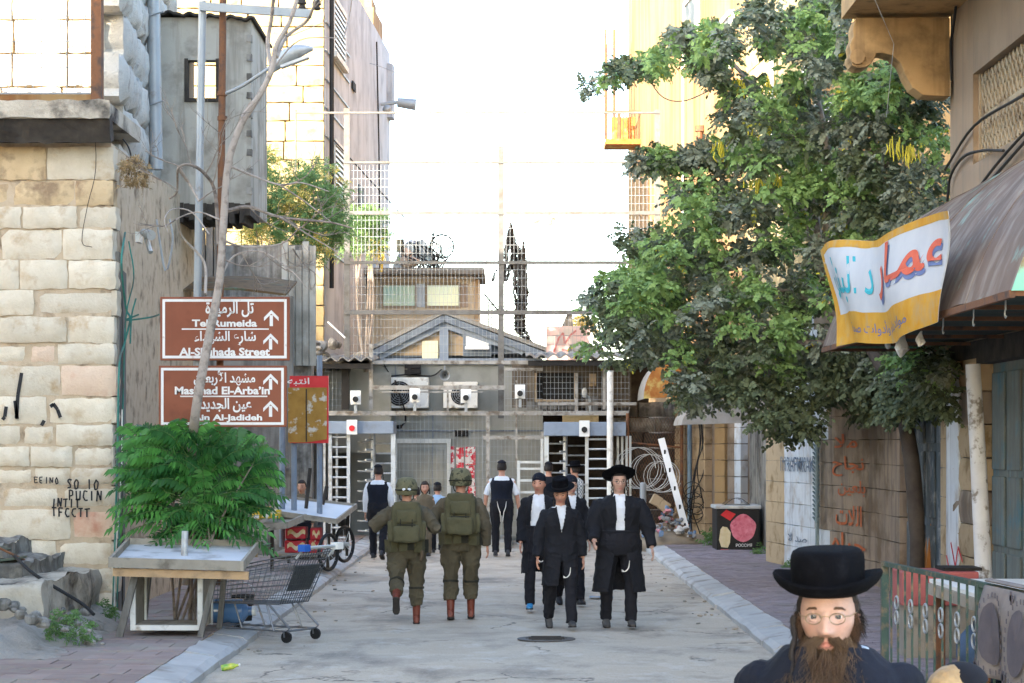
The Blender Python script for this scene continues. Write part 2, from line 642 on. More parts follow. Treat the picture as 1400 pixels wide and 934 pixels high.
MT['brownwall'] = M('brownwall', '#85776a', '#968674', 2.0, 0.93, bump=0.4, bscale=35, c3='#6d5c4a', s3=1.5, t3=0.56, streak='#625850', sscale=6, st=0.56, objr=0.05)
MT['whitewall'] = M('whitewall', '#bcc0c4', '#ccd0d3', 2.5, 0.9, bump=0.35, bscale=35, c3='#a59a8f', s3=2.2, t3=0.6, streak='#8f9297', sscale=8, st=0.58, objr=0.05)
MT['jambstone'] = M('jambstone', '#a28d70', '#b29d7e', 3.0, 0.92, bump=0.45, bscale=35, c3='#7d6748', s3=3, t3=0.58, objr=0.12)
MT['shutter'] = M('shutter', '#434c52', '#525c61', 2.0, 0.75, bump=0.2, c3='#87898a', s3=4, t3=0.6, streak='#3f4548', sscale=10, st=0.56)
MT['shutter_teal'] = M('shutter_teal', '#5b6462', '#747b78', 2.5, 0.75, bump=0.25, c3='#3f6f80', s3=2.2, t3=0.6, streak='#5d5f5b', sscale=12, st=0.53)
MT['facade_tan'] = M('facade_tan', '#8d7a68', '#9d8a75', 1.2, 0.93, bump=0.35, bscale=30, streak='#847868', sscale=5, st=0.55)
MT['corbel'] = M('corbel', '#a8895f', '#b8996d', 2.0, 0.93, bump=0.4, bscale=25, c3='#7d6648', s3=1.6, t3=0.6, streak='#6f5a40', sscale=4, st=0.58)
MT['lattice'] = M('lattice', '#a5967e', '#b5a68d', 4.0, 0.9, bump=0.3, c3='#857560', s3=4)
MT['awning'] = M('awning', '#5d4c40', '#756255', 1.5, 0.7, 0.1, bump=0.3, bscale=25, c3='#86aca0', s3=1.3, t3=0.64, soft3=0.05, streak='#8f8478', sscale=3.5, st=0.54)
MT['awning_teal'] = M('awning_teal', '#7cc0a8', '#8fcab4', 2.0, 0.7, bump=0.2, c3='#8a6a44', s3=3.0, t3=0.6)
MT['awning_orange'] = M('awning_orange', '#8d8880', '#a19a90', 2.0, 0.75, bump=0.3, c3='#8d8478', s3=3)
MT['rust_orange'] = M('rust_orange', '#8f5526', '#a3733c', 6.0, 0.9, bump=0.5, bscale=30, c3='#b8b06a', s3=3, t3=0.6)

# ================================================================ ground, road, kerbs, pavements
XL, XR = -2.75, 2.60
g = MB(); g.add([(-400, -150, -0.06), (400, -150, -0.06), (400, 700, -0.06), (-400, 700, -0.06)], [(0, 1, 2, 3)])
struct(g.build('ground', MT['earth']))
r = MB()
ny, nx = 70, 14
vs = []
for j in range(ny + 1):
    y = -12 + 62 * j / ny
    for i in range(nx + 1):
        x = XL - 0.02 + (XR - XL + 0.04) * i / nx
        z = 0.018 * mnoise.noise(Vector((x * 0.6, y * 0.35, 3))) * (1 if 0 < i < nx else 0) - 0.012 * abs(i / nx - 0.5)
        vs.append((x, y, z))
r.add(vs, [(j * (nx + 1) + i, j * (nx + 1) + i + 1, (j + 1) * (nx + 1) + i + 1, (j + 1) * (nx + 1) + i) for j in range(ny) for i in range(nx)])
road = struct(r.build('road', MT['asphalt'], smooth='all'))

kerbR = thing('kerb', '', ''); del kerbR['label'], kerbR['category']; struct(kerbR)
kerbL = thing('kerb', '', ''); del kerbL['label'], kerbL['category']; struct(kerbL)


def kerb_mesh(seed, side):
    rnd = random.Random(seed)
    b = MB()
    prof = [(0, -0.1), (0.0, 0.05), (0.06, 0.09), (0.34, 0.135), (0.34, -0.1)]
    rings = []
    for k in range(4):
        y = -0.497 + 0.994 * k / 3
        rings.append([(side * (u + rnd.uniform(-.008, .008)), y, v + rnd.uniform(-.01, .006) * (v > 0)) for u, v in prof])
    b.loft(rings)
    me = b.mesh('kerb_stone', MT['kerb'])
    bm = bmesh.new(); bm.from_mesh(me); bmesh.ops.recalc_face_normals(bm, faces=bm.faces); bm.to_mesh(me); bm.free()
    return me


kmR = [kerb_mesh(k, 1) for k in range(4)]
kmL = [kerb_mesh(k + 9, -1) for k in range(4)]
for k in range(30):
    inst(kmR[k % 4], 'kerb_stone', kerbR, (XR + random.uniform(-.01, .01), 15.5 + k, random.uniform(-.008, .008)))
for k in range(31):
    inst(kmL[k % 4], 'kerb_stone', kerbL, (XL + random.uniform(-.01, .01), 14.5 + k, random.uniform(-.008, .008)))


def paving(name, x0, x1, y0, y1, px_, py_, mat, z, sub):
    base = MB(); base.bx(x0, x1, y0, y1, z - 0.3, z - 0.012)
    o = struct(base.build(name, MT['mortar']))
    p = MB()
    j = 0
    y = y0
    while y < y1 - 0.001:
        x = x0 - (px_ / 2 if j % 2 else 0)
        while x < x1:
            xa, xb = max(x, x0), min(x + px_, x1)
            if xb - xa > 0.03:
                h = z + random.uniform(-.004, .004)
                p.box(((xa + xb) / 2, y + py_ / 2, h - 0.02), (xb - xa - 0.006, py_ - 0.006, 0.04))
            x += px_
        y += py_
        j += 1
    q = p.build(sub, mat, o, recalc=False)
    q['kind'] = 'stuff'
    return o


paving('pavement', XR + 0.342, 5.3, 15.0, 45.5, 0.2, 0.1, MT['paver'], 0.14, 'paver')
paving('left_pavement', -4.9, XL - 0.342, 14.0, 45.0, 0.4, 0.4, MT['slab'], 0.14, 'paving_slab')

# ================================================================ added unseen blocks left of the lens, sized to shade the street
for nm, lab, (x0, x1, y0, y1, h) in (('shade_block', 'tall plain block added out of view on the left to shade the street', (-10.0, -7.2, -14, 18, 15)),
                                     ('low_shade_block', 'low flat roofed block added out of view to shade the left wall', (-13, -8.2, 18.1, 20.6, 7.0))):
    t = thing(nm, lab, 'house', (x0, y0, 0))
    b = MB(); b.bx(x0, x1, y0, y1, 0, h); b.build('wall', MT['stone'], t)
    b = MB(); b.bx(x0 - .15, x1 + .15, y0 - .15, y1 + .15, h, h + .25); b.build('roof', MT['concrete'], t)
    n = max(1, int((y1 - y0) / 4))
    for k in range(n):
        for zz in ((1.2, 4.6, 8.0, 11.4) if h > 10 else (1.2, 4.2)):
            yy = y0 + (k + .5) * (y1 - y0) / n
            b = MB(); b.bx(x1 - .02, x1 + .03, yy - .5, yy + .5, zz, zz + 1.4); b.build('window', MT['shutter'], t)

# ================================================================ left: old stone house
LB = thing('stone_house', 'old cream stone house at the left edge with graffiti and a terrace railing above', 'house', (-6.0, 27.5, 0))
DW = 24.0
b = MB()
b.bx(-15, -4.54, DW + .035, 31, 0, 5.5)
b.build('wall', MT['mortar'], LB)
rows = [200, 246, 281, 313, 355, 396, 432, 469, 499, 542, 580, 610, 639, 664, 696, 739, 775, 811, 850]
rnd = random.Random(11)
for k in range(len(rows) - 1):
    z1, z0 = [CAMH + (HY - y) / F * DW for y in (rows[k], rows[k + 1])]
    h = z1 - z0
    x = -4.49 + rnd.uniform(-.03, .02)
    first = True
    while x > -6.45:
        w = rnd.uniform(0.42, 1.05) if h > .28 else rnd.uniform(.3, .7)
        m = MT['stone_warm'] if k < 2 and rnd.random() < .85 else MT['stone_pink'] if (rnd.random() < .05 or (k in (8, 14) and first)) else MT['stone']
        gp = rnd.uniform(.008, .026)
        me = stone_mesh(w - gp, h - gp * .8, 0.26, rnd.random(), m, rough=0.09, edge=.035, jit=.011, nx=8, nz=4)
        inst(me, 'stone', LB, (x - w / 2, DW + .16 + rnd.uniform(-.02, .02), (z0 + z1) / 2), rot=(0, rnd.uniform(-.012, .012), 0))
        x -= w
        first = False
# terrace slab, ochre edge, railing
b = MB()
b.sheet(lambda u, v: (-9 + (W(152, 0, 23.7).x + 9) * u, 23.6 + (1 - v) * 0 + .0, 5.72 + .20 * v + .02 * mnoise.noise(Vector((u * 30, v * 3, 1)))), 40, 3)
b.bx(-9, W(151, 0, 23.7).x, 23.62, 25.6, 5.72, 5.9)
b.jitter(.02, 4)
sl = b.build('terrace_slab', MT['slab_conc'], LB)
b = MB(); b.sheet(lambda u, v: (-9 + (W(152, 0, 23.75).x + 9) * u, 23.74 - .10 * v, 5.46 + .27 * v + .02 * mnoise.noise(Vector((u * 40, v * 3, 7)))), 50, 4, -.2); b.jitter(.02, 6); b.build('soot_shade_moulding', MT['grime_shade'], LB)  # soot plus the shade under the slab, both put into the colour
b = MB(); b.bx(-9, W(132, 0, 24).x, 23.95, 24.15, 5.92, 6.06); b.build('terrace_edge', MT['cream_plaster'], LB)
b = MB(); b.bx(W(126, 0, 23.9).x, W(140, 0, 23.9).x, 23.82, 23.98, 5.9, 7.6); b.build('corner_post', MT['rust'], LB)
rl = MB()
D = 23.85
for px in range(-60, 126, 17):
    a = [W(px, 40, D), W(px, 112, D)]
for k, px in enumerate((-36, -2, 31, 65, 99)):
    c0, c1 = W(px + 9, 8, D), W(px + 9, 108, D)
    rr = 8.5 / F * D
    rl.tube([c0 + Vector((rr, 0, 0))] + [c1 + Vector((rr, 0, 0))] + arc(c1, rr, 0, -180, 8) + [c0 - Vector((rr, 0, 0))] + arc(c0, rr, 180, 0, 8), .0055, 5)
    rl.tube(arc(W(px + 9, 121, D), 5.5 / F * D, 0, 360, 10), .005, 5)
    rl.tube([W(px + 26, -20, D), W(px + 26, 128, D)], .006, 5)
    for y in (22, 57, 92):
        rl.tube([W(px + 18, y, D), W(px + 34, y, D)], .005, 5)
for y in (-22, 128):
    rl.tube([W(-70, y, D), W(128, y, D)], .009, 5)
rl.build('railing', MT['greymetal'], LB)
# upper storey: core, sunlit front blocks, rusticated side blocks
b = MB()
b.add([(-15, 25.45, 5.9), (-4.92, 25.45, 5.9), (-5.28, 31, 5.9), (-15, 31, 5.9), (-15, 25.45, 10), (-4.92, 25.45, 10), (-5.28, 31, 10), (-15, 31, 10)],
      [(0, 1, 2, 3), (7, 6, 5, 4), (0, 4, 5, 1), (1, 5, 6, 2), (2, 6, 7, 3), (3, 7, 4, 0)])
b.build('upper_wall', MT['mortar'], LB)
z = 5.95
while z < 7.6:
    x = -4.86
    while x > -6.5:
        w = rnd.uniform(.4, .75)
        inst(stone_mesh(w - .025, .40 - .02, .2, rnd.random(), MT['stone'], rough=.12, edge=.1, jit=.01), 'stone', LB, (x - w / 2, 25.4, z + .2))
        x -= w
    z += .40
ang = math.atan2(6, -.38)
sv = Vector((-.38, 6, 0)).normalized()
rus = [stone_mesh(.93, .53, .3, s, MT['rustic'], rough=.24, edge=.12, jit=.05, nx=6, nz=5) for s in range(6)]
for k, z in enumerate([4.0 + .54 * i for i in range(10)]):
    s = .1 if k % 2 else -.35
    while s < 5.6:
        p = Vector((-4.80, 25.3, z + .27)) + sv * (s + .46)
        if p.y - .4 > 25.0 or z > 5.8:
            inst(rus[rnd.randrange(6)], 'stone', LB, p, rot=(0, rnd.uniform(-.03, .03), ang))
        s += .95
# weathered side wall below: upright boards and old plaster
sv2 = Vector((-.40, 5.0, 0)).normalized()
ang2 = math.atan2(5.0, -.40)
s = .2
while s < 6.4:
    w = rnd.uniform(.28, .5)
    b = MB(); b.box((0, 0, 0), (w - .015, .09, rnd.uniform(4.0, 4.4)))
    for v_i in range(8):
        pass
    b.jitter(.02, 2.0, s)
    me = b.mesh('plank', MT['wood_old'])
    p = Vector((-4.52, 24.0, 2.1)) + sv2 * (s + w / 2)
    inst(me, 'plank', LB, p + Vector((.0 + rnd.uniform(-.02, .02), 0, 0)), rot=(0, 0, ang2))
    s += w
b = MB(); b.add([(-4.72, 24.35, 0), (-5.22, 31, 0), (-6, 31, 0), (-6, 24.35, 0), (-4.72, 24.35, 5.5), (-5.22, 31, 5.5), (-6, 31, 5.5), (-6, 24.35, 5.5)],
                [(0, 1, 2, 3), (7, 6, 5, 4), (0, 4, 5, 1), (1, 5, 6, 2), (2, 6, 7, 3), (3, 7, 4, 0)])
b.build('side_wall', MT['plaster_old'], LB)
# pipe, cables, lamp on the side of the house
b = MB(); b.tube([W(209, -30, 27.6), W(212, 150, 27.6), W(214, 232, 27.6)], .088, 14)
for y in (18, 140):
    b.tube([W(198, y + 6, 27.55), W(224, y - 2, 27.45)], .012, 5)
b.build('drain_pipe', MT['greymetal'], LB, smooth=True)
for pts, m, rr in ((([(171, 318), (166, 360), (172, 420), (178, 436), (170, 470), (163, 500), (161, 600), (158, 720), (154, 840)]), MT['teal'], .012),
                   (([(176, 330), (183, 380), (172, 436), (168, 560), (164, 700), (160, 830)]), MT['teal'], .009),
                   (([(190, 430), (172, 438), (205, 434), (218, 430)]), MT['teal'], .011),
                   (([(186, 408), (180, 432), (178, 470)]), MT['teal'], .010),
                   (([(214, 300), (226, 370), (236, 330), (232, 300)]), MT['greymetal'], .014),
                   (([(167, 560), (166, 650), (158, 760), (156, 840)]), MT['whitepaint'], .008),
                   (([(168, 190), (175, 200), (179, 215), (176, 240)]), MT['cable'], .010),
                   (([(128, 150), (131, 230), (120, 280), (112, 330), (126, 338)]), MT['cable'], .004)):
    b = MB(); b.tube(spline([W(x, y, 23.93 - (x - 150) * .001 if x < 168 else 24.35) for x, y in pts], 4), rr, 6)
    b.build('cable', m, LB, smooth=True)
b = MB(); b.tube([W(196, 318, 24.6), W(207, 322, 24.45)], [.045, .06], 10); b.tube([W(200, 326, 24.6), W(206, 345, 24.5)], .03, 8)
b.box(W(190, 325, 24.7), (.05, .2, .12))
b.build('flood_lamp', MT['galv'], LB, smooth=True)
# graffiti on the front wall
gm = M('spray_black', '#2a2a2c', '#38383a', 20, 0.9, bump=0)
b = MB()
yy = DW - .052


def stroke(mb, pts, y=yy, r=.013, D=DW):
    """flat sprayed stroke lying on the wall"""
    P = [W(a, c, D) for a, c in pts]
    for a, c in zip(P, P[1:]):
        mb.beam((a.x, y, a.z), (c.x, y, c.z), r * 2, .004, up=(0, 1, 0))


for pts in ([(31, 510), (26, 540), (24, 572)], [(10, 556), (8, 570), (5, 574)], [(22, 548), (25, 573)], [(74, 552), (80, 560), (84, 571)], [(75, 553), (70, 556)],
            [(62, 575), (58, 582)]):
    b = MB(); stroke(b, pts, r=.02); b.build('graffiti', gm, LB)
SF_ = {'S': [[(1, .9), (.4, 1), (.1, .75), (.8, .4), (.7, .05), (0, .1)]], 'O': [[(.5, 1), (.1, .6), (.3, 0), (.8, .1), (.9, .7), (.5, 1)]], 'I': [[(.5, 1), (.45, 0)]], 'P': [[(.1, 0), (.15, 1), (.8, .9), (.8, .5), (.15, .45)]],
       'U': [[(.1, 1), (.15, .1), (.8, .05), (.85, 1)]], 'C': [[(.9, .9), (.3, .95), (.1, .4), (.5, 0), (.95, .1)]], 'N': [[(.1, 0), (.15, 1), (.8, .05), (.9, 1)]], 'T': [[(0, .95), (1, 1)], [(.5, 1), (.45, 0)]], 'F': [[(.15, 0), (.1, 1), (.9, 1)], [(.1, .5), (.7, .55)]],
       'E': [[(.9, 1), (.1, .95), (.1, 0), (.9, .05)], [(.1, .5), (.7, .5)]], ' ': []}
b = MB()
rg_ = random.Random(3)
for txt, x0, y0, w_, h_ in (('SO IO', 93, 668, 9, 13), ('PUCIN', 95, 684, 9.5, 14), ('INTIT', 72, 693, 8, 12), ('TFCCTT', 72, 706, 9, 12), ('EEINO', 48, 660, 7, 8)):
    for i, c_ in enumerate(txt):
        for st_ in SF_[c_]:
            stroke(b, [(x0 + i * w_ + u * w_ * .75 + rg_.uniform(-.6, .6), y0 - v * h_ + i * .3 + rg_.uniform(-.7, .7)) for u, v in st_], r=.0085 if h_ > 9 else .006)
b.build('graffiti', gm, LB)

# concrete room hung on the house
DB = 29.0
CB = thing('concrete_booth', 'grey concrete room with a broken window hole under a corrugated roof', 'shed', W(280, 285, DB + 1))
b = MB()


def wb(mb, x0, x1, y0, y1, D0, D1, Dr=None):
    """box whose front face fills photo rectangle x0..x1, y0..y1 at depth D0, going back to D1"""
    a, c = W(x0, y1, Dr or D0), W(x1, y0, Dr or D0)
    return mb.bx(a.x, c.x, D0, D1, a.z, c.z)


wb(b, 219, 255, 24, 285, DB, DB + .2)
wb(b, 297, 343, 24, 285, DB, DB + .2)
wb(b, 255, 297, 24, 82, DB, DB + .2)
wb(b, 255, 297, 137, 285, DB, DB + .2)
b.bx(W(219, 0, DB).x, W(219, 0, DB).x + .18, DB + .2, DB + 1.9, W(0, 285, DB).z, W(0, 24, DB).z)
b.bx(W(343, 0, DB).x - .18, W(343, 0, DB).x, DB + .2, DB + 1.9, W(0, 285, DB).z, W(0, 24, DB).z)
b.build('wall', MT['concrete'], CB)
b = MB(); b.bx(W(219, 0, DB).x, W(343, 0, DB).x, DB + .2, DB + 1.9, W(0, 285, DB).z, W(0, 279, DB).z); b.build('floor_slab', MT['concrete'], CB)
b = MB()
b.sheet(lambda u, v: (W(214 + 134 * u, 0, DB).x, DB - .12 + 2.2 * v, W(0, 20 + 9 * u + 1.5 * math.sin(u * 30), DB).z + .01 * math.sin(u * 60)), 60, 2, .03)
b.build('roof_sheet', MT['grime_shade'], CB)
b = MB(); wb(b, 252, 257, 80, 139, DB - .02, DB + .1); wb(b, 295, 299, 80, 139, DB - .02, DB + .1); wb(b, 252, 299, 134, 139, DB - .03, DB + .1); wb(b, 276, 279, 86, 134, DB + .05, DB + .1)
b.jitter(.01, 8); b.build('window_frame', MT['grime_shade'], CB)
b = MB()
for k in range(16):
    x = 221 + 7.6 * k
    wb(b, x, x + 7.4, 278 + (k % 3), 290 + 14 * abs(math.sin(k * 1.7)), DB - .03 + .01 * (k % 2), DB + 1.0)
b.jitter(.03, 5); b.build('torn_lining', MT['grime_shade'], CB)
b = MB()
for y in range(48, 280, 26):
    b = MB(); wb(b, 337, 344, y, y + 9, DB - .012, DB + .1); b.jitter(.012, 9); b.build('broken_edge', MT['plaster_old'], CB)

# old wall, boards and lean-to behind the signs
OW = thing('old_wall', 'peeling grey plaster wall with loose boards behind the brown signs', 'wall', (-4.8, 37.4, 0))
b = MB(); b.bx(W(150, 0, 37).x, W(424, 0, 37).x, 37.2, 37.6, 0, W(0, 335, 37.2).z); b.build('plaster', MT['plaster_old'], OW)
k = 0
x = 385.0
while x < 424:
    b = MB(); wb(b, x, x + 8.5, 330 + 6 * (k % 3), 500, 37.05, 37.15); b.build('plank', MT['concrete'], OW); x += 9.5; k += 1
x = 218.0
while x < 300:
    w_ = rnd.uniform(9, 15)
    b = MB(); wb(b, x, x + w_ - 1, 300 + rnd.uniform(-10, 30), 480 + rnd.uniform(0, 200), 36.95, 37.1); b.jitter(.02, 3, x); b.build('plank', MT['wood_old'], OW); x += w_
b = MB(); b.sheet(lambda u, v: (W(238 + 160 * u, 0, 30).x, 29.3 + 1.5 * v, W(0, 404 - 4 * u - 28 * v, 30).z - .06 * (u > .6) * (u - .6) * 4), 16, 4, .03)
b.build('board_canopy', M('brown_board', '#5d4a33', '#6b573d', 2, .9, streak='#3f3428', c3='#4c7a6a', s3=2.2, t3=.66), OW)
b = MB(); wb(b, 215, 400, 405, 640, 36.7, 36.9); b.build('dark_panel', MT['wood_old'], OW)

# ================================================================ far left tall building (front in the sun, flank in shade)
FL = thing('tall_building', 'tall stone building in evening sun at the back left with a grey plaster flank', 'building', (-6, 50, 0))
A0, A1 = Vector((-4.05, 46, 0)), Vector((-3.45, 60, 0))
b = MB()
zt = 13.1
b.add([(-14, 46.2, 0), (A0.x - .02, 46.2, 0), (A1.x, 60, 0), (-14, 60, 0), (-14, 46.2, zt), (A0.x - .02, 46.2, zt), (A1.x, 60, zt), (-14, 60, zt)],
      [(0, 1, 2, 3), (7, 6, 5, 4), (0, 4, 5, 1), (1, 5, 6, 2), (2, 6, 7, 3), (3, 7, 4, 0)])
b.build('wall', MT['grey_plaster'], FL)
z = 3.4
k = 0
while z < 12.6:
    h = rnd.choice((.36, .40, .44))
    x = A0.x - .02 - (0 if k % 2 else .0)
    while x > -8.0:
        w = rnd.uniform(.45, .95)
        inst(stone_mesh(w - .03, h - .025, .3, rnd.random(), MT['cream_stone'], rough=.12, edge=.12, jit=.012), 'stone', FL, (x - w / 2, 46.1, z + h / 2))
        x -= w
    z += h
    k += 1
nF = Vector((1, -.6 / 14, 0)).normalized()
dF = Vector((.6, 14, 0)).normalized()


def flank(s, z, off=0.0):
    return A0 + dF * s + nF * off + Vector((0, 0, z))


def flank_box(mb, s0, s1, z0, z1, o0, o1):
    P = [flank(s, z, o) for z in (z0, z1) for o in (o0, o1) for s in (s0, s1)]
    return mb.add(P, [(0, 2, 3, 1), (4, 5, 7, 6), (0, 1, 5, 4), (2, 6, 7, 3), (0, 4, 6, 2), (1, 3, 7, 5)])


wz = lambda y, D: CAMH + (HY - y) / F * D
for s0, s1, y0, y1, mt in ((1.2, 3.2, 14, 82, 'shutter'), (1.3, 3.0, 205, 272, 'shutter'), (4.9, 5.5, 113, 124, 'dark'), (6.2, 7.2, 255, 283, 'shutter')):
    Dm = 46 + (s0 + s1) / 2
    b = MB(); flank_box(b, s0, s1, wz(y1, Dm), wz(y0, Dm), .0, .03)
    w_ = b.build('window', MT[mt], FL)
    if s1 - s0 > 1:
        b = MB()
        flank_box(b, s0 - .1, s1 + .1, wz(y1, Dm) - .12, wz(y1, Dm), 0, .12)
        flank_box(b, s0 - .1, s0, wz(y1, Dm), wz(y0, Dm), 0, .06); flank_box(b, s1, s1 + .1, wz(y1, Dm), wz(y0, Dm), 0, .06)
        flank_box(b, s0 - .1, s1 + .1, wz(y0, Dm), wz(y0, Dm) + .12, 0, .08)
        b.build('frame', MT['whitepaint'], w_)
        b = MB()
        n = 9
        for i in range(n):
            zz = wz(y1, Dm) + (wz(y0, Dm) - wz(y1, Dm)) * (i + .5) / n
            flank_box(b, s0 + .05, s1 - .05, zz - .03, zz + .03, .03, .06)
        b.build('slat', MT['galv'], w_)
# scored block courses on the near end of the flank
b = MB()
for i in range(9):
    flank_box(b, .1, 4.4, 6.3 + .62 * i, 6.33 + .62 * i, -.01, .012)
b.build('ledge', MT['greymetal'], FL)
b = MB(); flank_box(b, 10.2, 12.6, zt, zt + .55, -.6, -.05); flank_box(b, 12.0, 13.2, zt, zt + 1.2, -1.2, -.3); b.jitter(.06, 2)
b.build('parapet', MT['cream_plaster'], FL)
b = MB(); flank_box(b, 13.2, 13.9, zt - 1.9, zt - .4, -.3, .15); b.build('parapet_end', MT['grey_plaster'], FL)
b = MB()
for sy, zz, rr in ((.55, (13, 5.5), .05),):
    b.tube([flank(sy, zz[0], .07), flank(sy, zz[1], .07)], rr, 8)
b.build('drain_pipe', MT['cable'], FL, smooth=True)
b = MB(); b.tube(spline([flank(9.5, 12.6, .1), flank(10.2, 11.2, .06), flank(10.6, 9.5, .05), flank(10.8, 6.0, .05), flank(10.9, 3, .05)], 4), .022, 5); b.build('cable', MT['cable'], FL)
b = MB(); b.tube([flank(11.6, 11.3, .0), flank(11.6, 11.35, .45)], .05, 8); b.tube([flank(11.6, 11.35, .45), flank(11.6, 11.28, .95)], [.13, .16], 10); b.ell(flank(11.2, 11.1, .2), (.12, .12, .12))
b.build('wall_lamp', MT['greymetal'], FL, smooth=True)

# ================================================================ right: near house with awning
NR = thing('shop_house', 'tan plastered shop house at the right edge with a lattice window and carved balcony corbel', 'house', (6.5, 20, 0))
XF = 5.0
b = MB()
yw0, yw1, zw0, zw1 = 18.3, 23.0, 5.12, 6.10       # lattice window opening
b.bx(XF, XF + .35, 12, yw0, 3.2, 11); b.bx(XF, XF + .35, yw1, 24.2, 3.2, 11)
b.bx(XF, XF + .35, yw0, yw1, 3.2, zw0); b.bx(XF, XF + .35, yw0, yw1, zw1, 11)
b.bx(XF + .353, 11, 12, 24.2, 0, 11)
b.build('wall', MT['facade_tan'], NR)
b = MB()
n = 0
cell = .16
y0c, z0c = yw0, zw0
ny_, nz_ = int((yw1 - yw0) / cell), int((zw1 - zw0) / cell)
for i in range(ny_ + 1):
    for j in range(nz_ + 1):
        y, z = yw0 + cell * i, zw0 + cell * j
        if y + cell <= yw1 + .01 and z + cell <= zw1 + .01:
            b.beam((XF + .10, y, z), (XF + .10, y + cell, z + cell), .028, .05, up=(1, 0, 0))
            b.beam((XF + .105, y, z + cell), (XF + .105, y + cell, z), .028, .05, up=(1, 0, 0))
            b.box((XF + .10, y + cell / 2, z + cell / 2), (.06, .07, .07), rot=Matrix.Rotation(R(45), 3, 'X'))
            b.box((XF + .10, y, z), (.055, .06, .06))
b.build('lattice_screen', MT['lattice'], NR)
b = MB(); b.bx(XF + .07, XF + .16, yw0, yw1, zw0 + .46, zw0 + .51); b.bx(XF + .06, XF + .17, yw1 - .05, yw1, zw0, zw1); b.build('window_frame', MT['lattice'], NR)
b = MB(); b.bx(3.78, XF, 13, 24.35, 6.97, 7.35); b.bx(3.78, 3.98, 13, 24.35, 7.35, 8.0); b.build('balcony_slab', MT['corbel'], NR)
cp = [(1171, 24), (1299, 24), (1299, 132), (1262, 130), (1248, 120), (1238, 103), (1236, 96), (1231, 86), (1220, 76), (1206, 72), (1198, 73), (1196, 80), (1190, 88), (1183, 92),
      (1172, 93), (1165, 89), (1163, 80), (1164, 70), (1162, 62), (1164, 56), (1167, 50), (1166, 40), (1168, 30)]
for Dc in (24.0, 18.6):
    b = MB()
    b.prism([(W(px, py, 24.0).x, W(px, py, 24.0).z) for px, py in cp], .35, lambda u, v, w: Vector((u, Dc + w, v)))
    c = b.build('corbel', MT['corbel'], NR, bevel=.012)
    b = MB()
    b.tube([Vector((W(1172, 0, 24).x, Dc - .03, W(0, 78, 24).z)), Vector((W(1172, 0, 24).x, Dc + .38, W(0, 78, 24).z))], .085, 14)
    b.build('scroll', MT['corbel'], c, smooth=True)
# ground floor: piers, shutters, lintel
b = MB(); b.bx(XF - .02, XF + .34, 12, 24.2, 2.95, 3.2); b.build('lintel', MT['grime_shade'], NR)  # lintel darkened: the awning's shade put into the colour, with grime
for (ya, yb) in ((22.75, 24.2), (18.6, 19.3), (14.5, 15.2)):
    z = .14
    k = 0
    while z < 2.9:
        h = .36
        me = stone_mesh(yb - ya - .01, h - .012, .4, rnd.random(), MT['jambstone'] if (k % 3) else MT['brownwall'], rough=.06, edge=.1, jit=.004)
        inst(me, 'stone', NR, (XF + .18, (ya + yb) / 2, z + h / 2), rot=(0, 0, R(-90)))
        z += h
        k += 1
    b = MB(); b.bx(XF - .045, XF + .3, ya - .01 + (yb - ya) * .55, yb + .012, .14, 2.9); b.build('pilaster', MT['whitewall'], NR)
for (ya, yb) in ((19.3, 22.75), (15.2, 18.6)):
    n = 5
    for i in range(n):
        y0, y1 = ya + (yb - ya) * i / n, ya + (yb - ya) * (i + 1) / n
        b = MB(); b.bx(XF + .16, XF + .2, y0 + .008, y1 - .008, .14, 2.95)
        lf = b.build('shutter_leaf', MT['shutter_teal'], NR)
        for za, zb in ((.25, .95), (1.02, 1.75), (1.82, 2.85)):
            b = MB(); b.bx(XF + .13, XF + .16, y0 + .07, y1 - .07, za, zb); b.build('shutter_panel', MT['shutter_teal'], lf, bevel=.012)
b = MB(); rr_ = M('spray_red', '#b03038', '#c24a4a', 12, .9, bump=0)
gmred = rr_
for pts in ([(1306, 742), (1312, 775)], [(1312, 775), (1316, 748)], [(1316, 748), (1322, 768)], [(1301, 792), (1305, 815)], [(1318, 785), (1314, 812)], [(1300, 760), (1303, 775)]):
    P = [W(px, py, 1) for px, py in pts]
    Q = []
    for px, py in pts:
        D_ = XF / ((px - CX) / F)
        Q.append(Vector((XF - .05, D_, CAMH - (py - HY) / F * D_)))
    b = MB(); b.beam(Q[0], Q[1], .03, .004, up=(1, 0, 0)); b.build('graffiti', rr_, NR)
# cables looping on the facade
for pts in ([(1295, 275), (1300, 240), (1318, 214), (1345, 206), (1372, 206)], [(1330, 268), (1352, 238), (1375, 210), (1402, 180)], [(1340, 262), (1365, 235), (1400, 195)],
            [(1292, 232), (1332, 172), (1400, 130)], [(1308, 0), (1303, 40), (1300, 60), (1301, 110)]):
    Q = []
    for px, py in pts:
        D_ = (XF - .05) / ((px - CX) / F)
        Q.append(Vector((XF - .05, D_, CAMH - (py - HY) / F * D_)))
    b = MB(); b.tube(spline(Q, 5), .016, 6); b.build('cable', MT['cable'], NR, smooth=True)

# awning
AW = thing('awning', 'long rusty sheet metal awning with peeling turquoise paint over the right shops', 'awning', (4.3, 20, 3.2))
xa, za, xb, zb = 3.6, 3.2, 5.0, 4.85


def awp(u, s):
    """u along the street 0..1, s from the lower lip to the wall"""
    a = R(90 * s)
    x = xb - (xb - xa) * (math.cos(a) * .55 + (1 - s) * .45)
    z = za + (zb - za) * (math.sin(a) * .5 + s * .5)
    return Vector((x, 15.3 + 9.3 * u, z + .012 * math.sin(u * 40)))


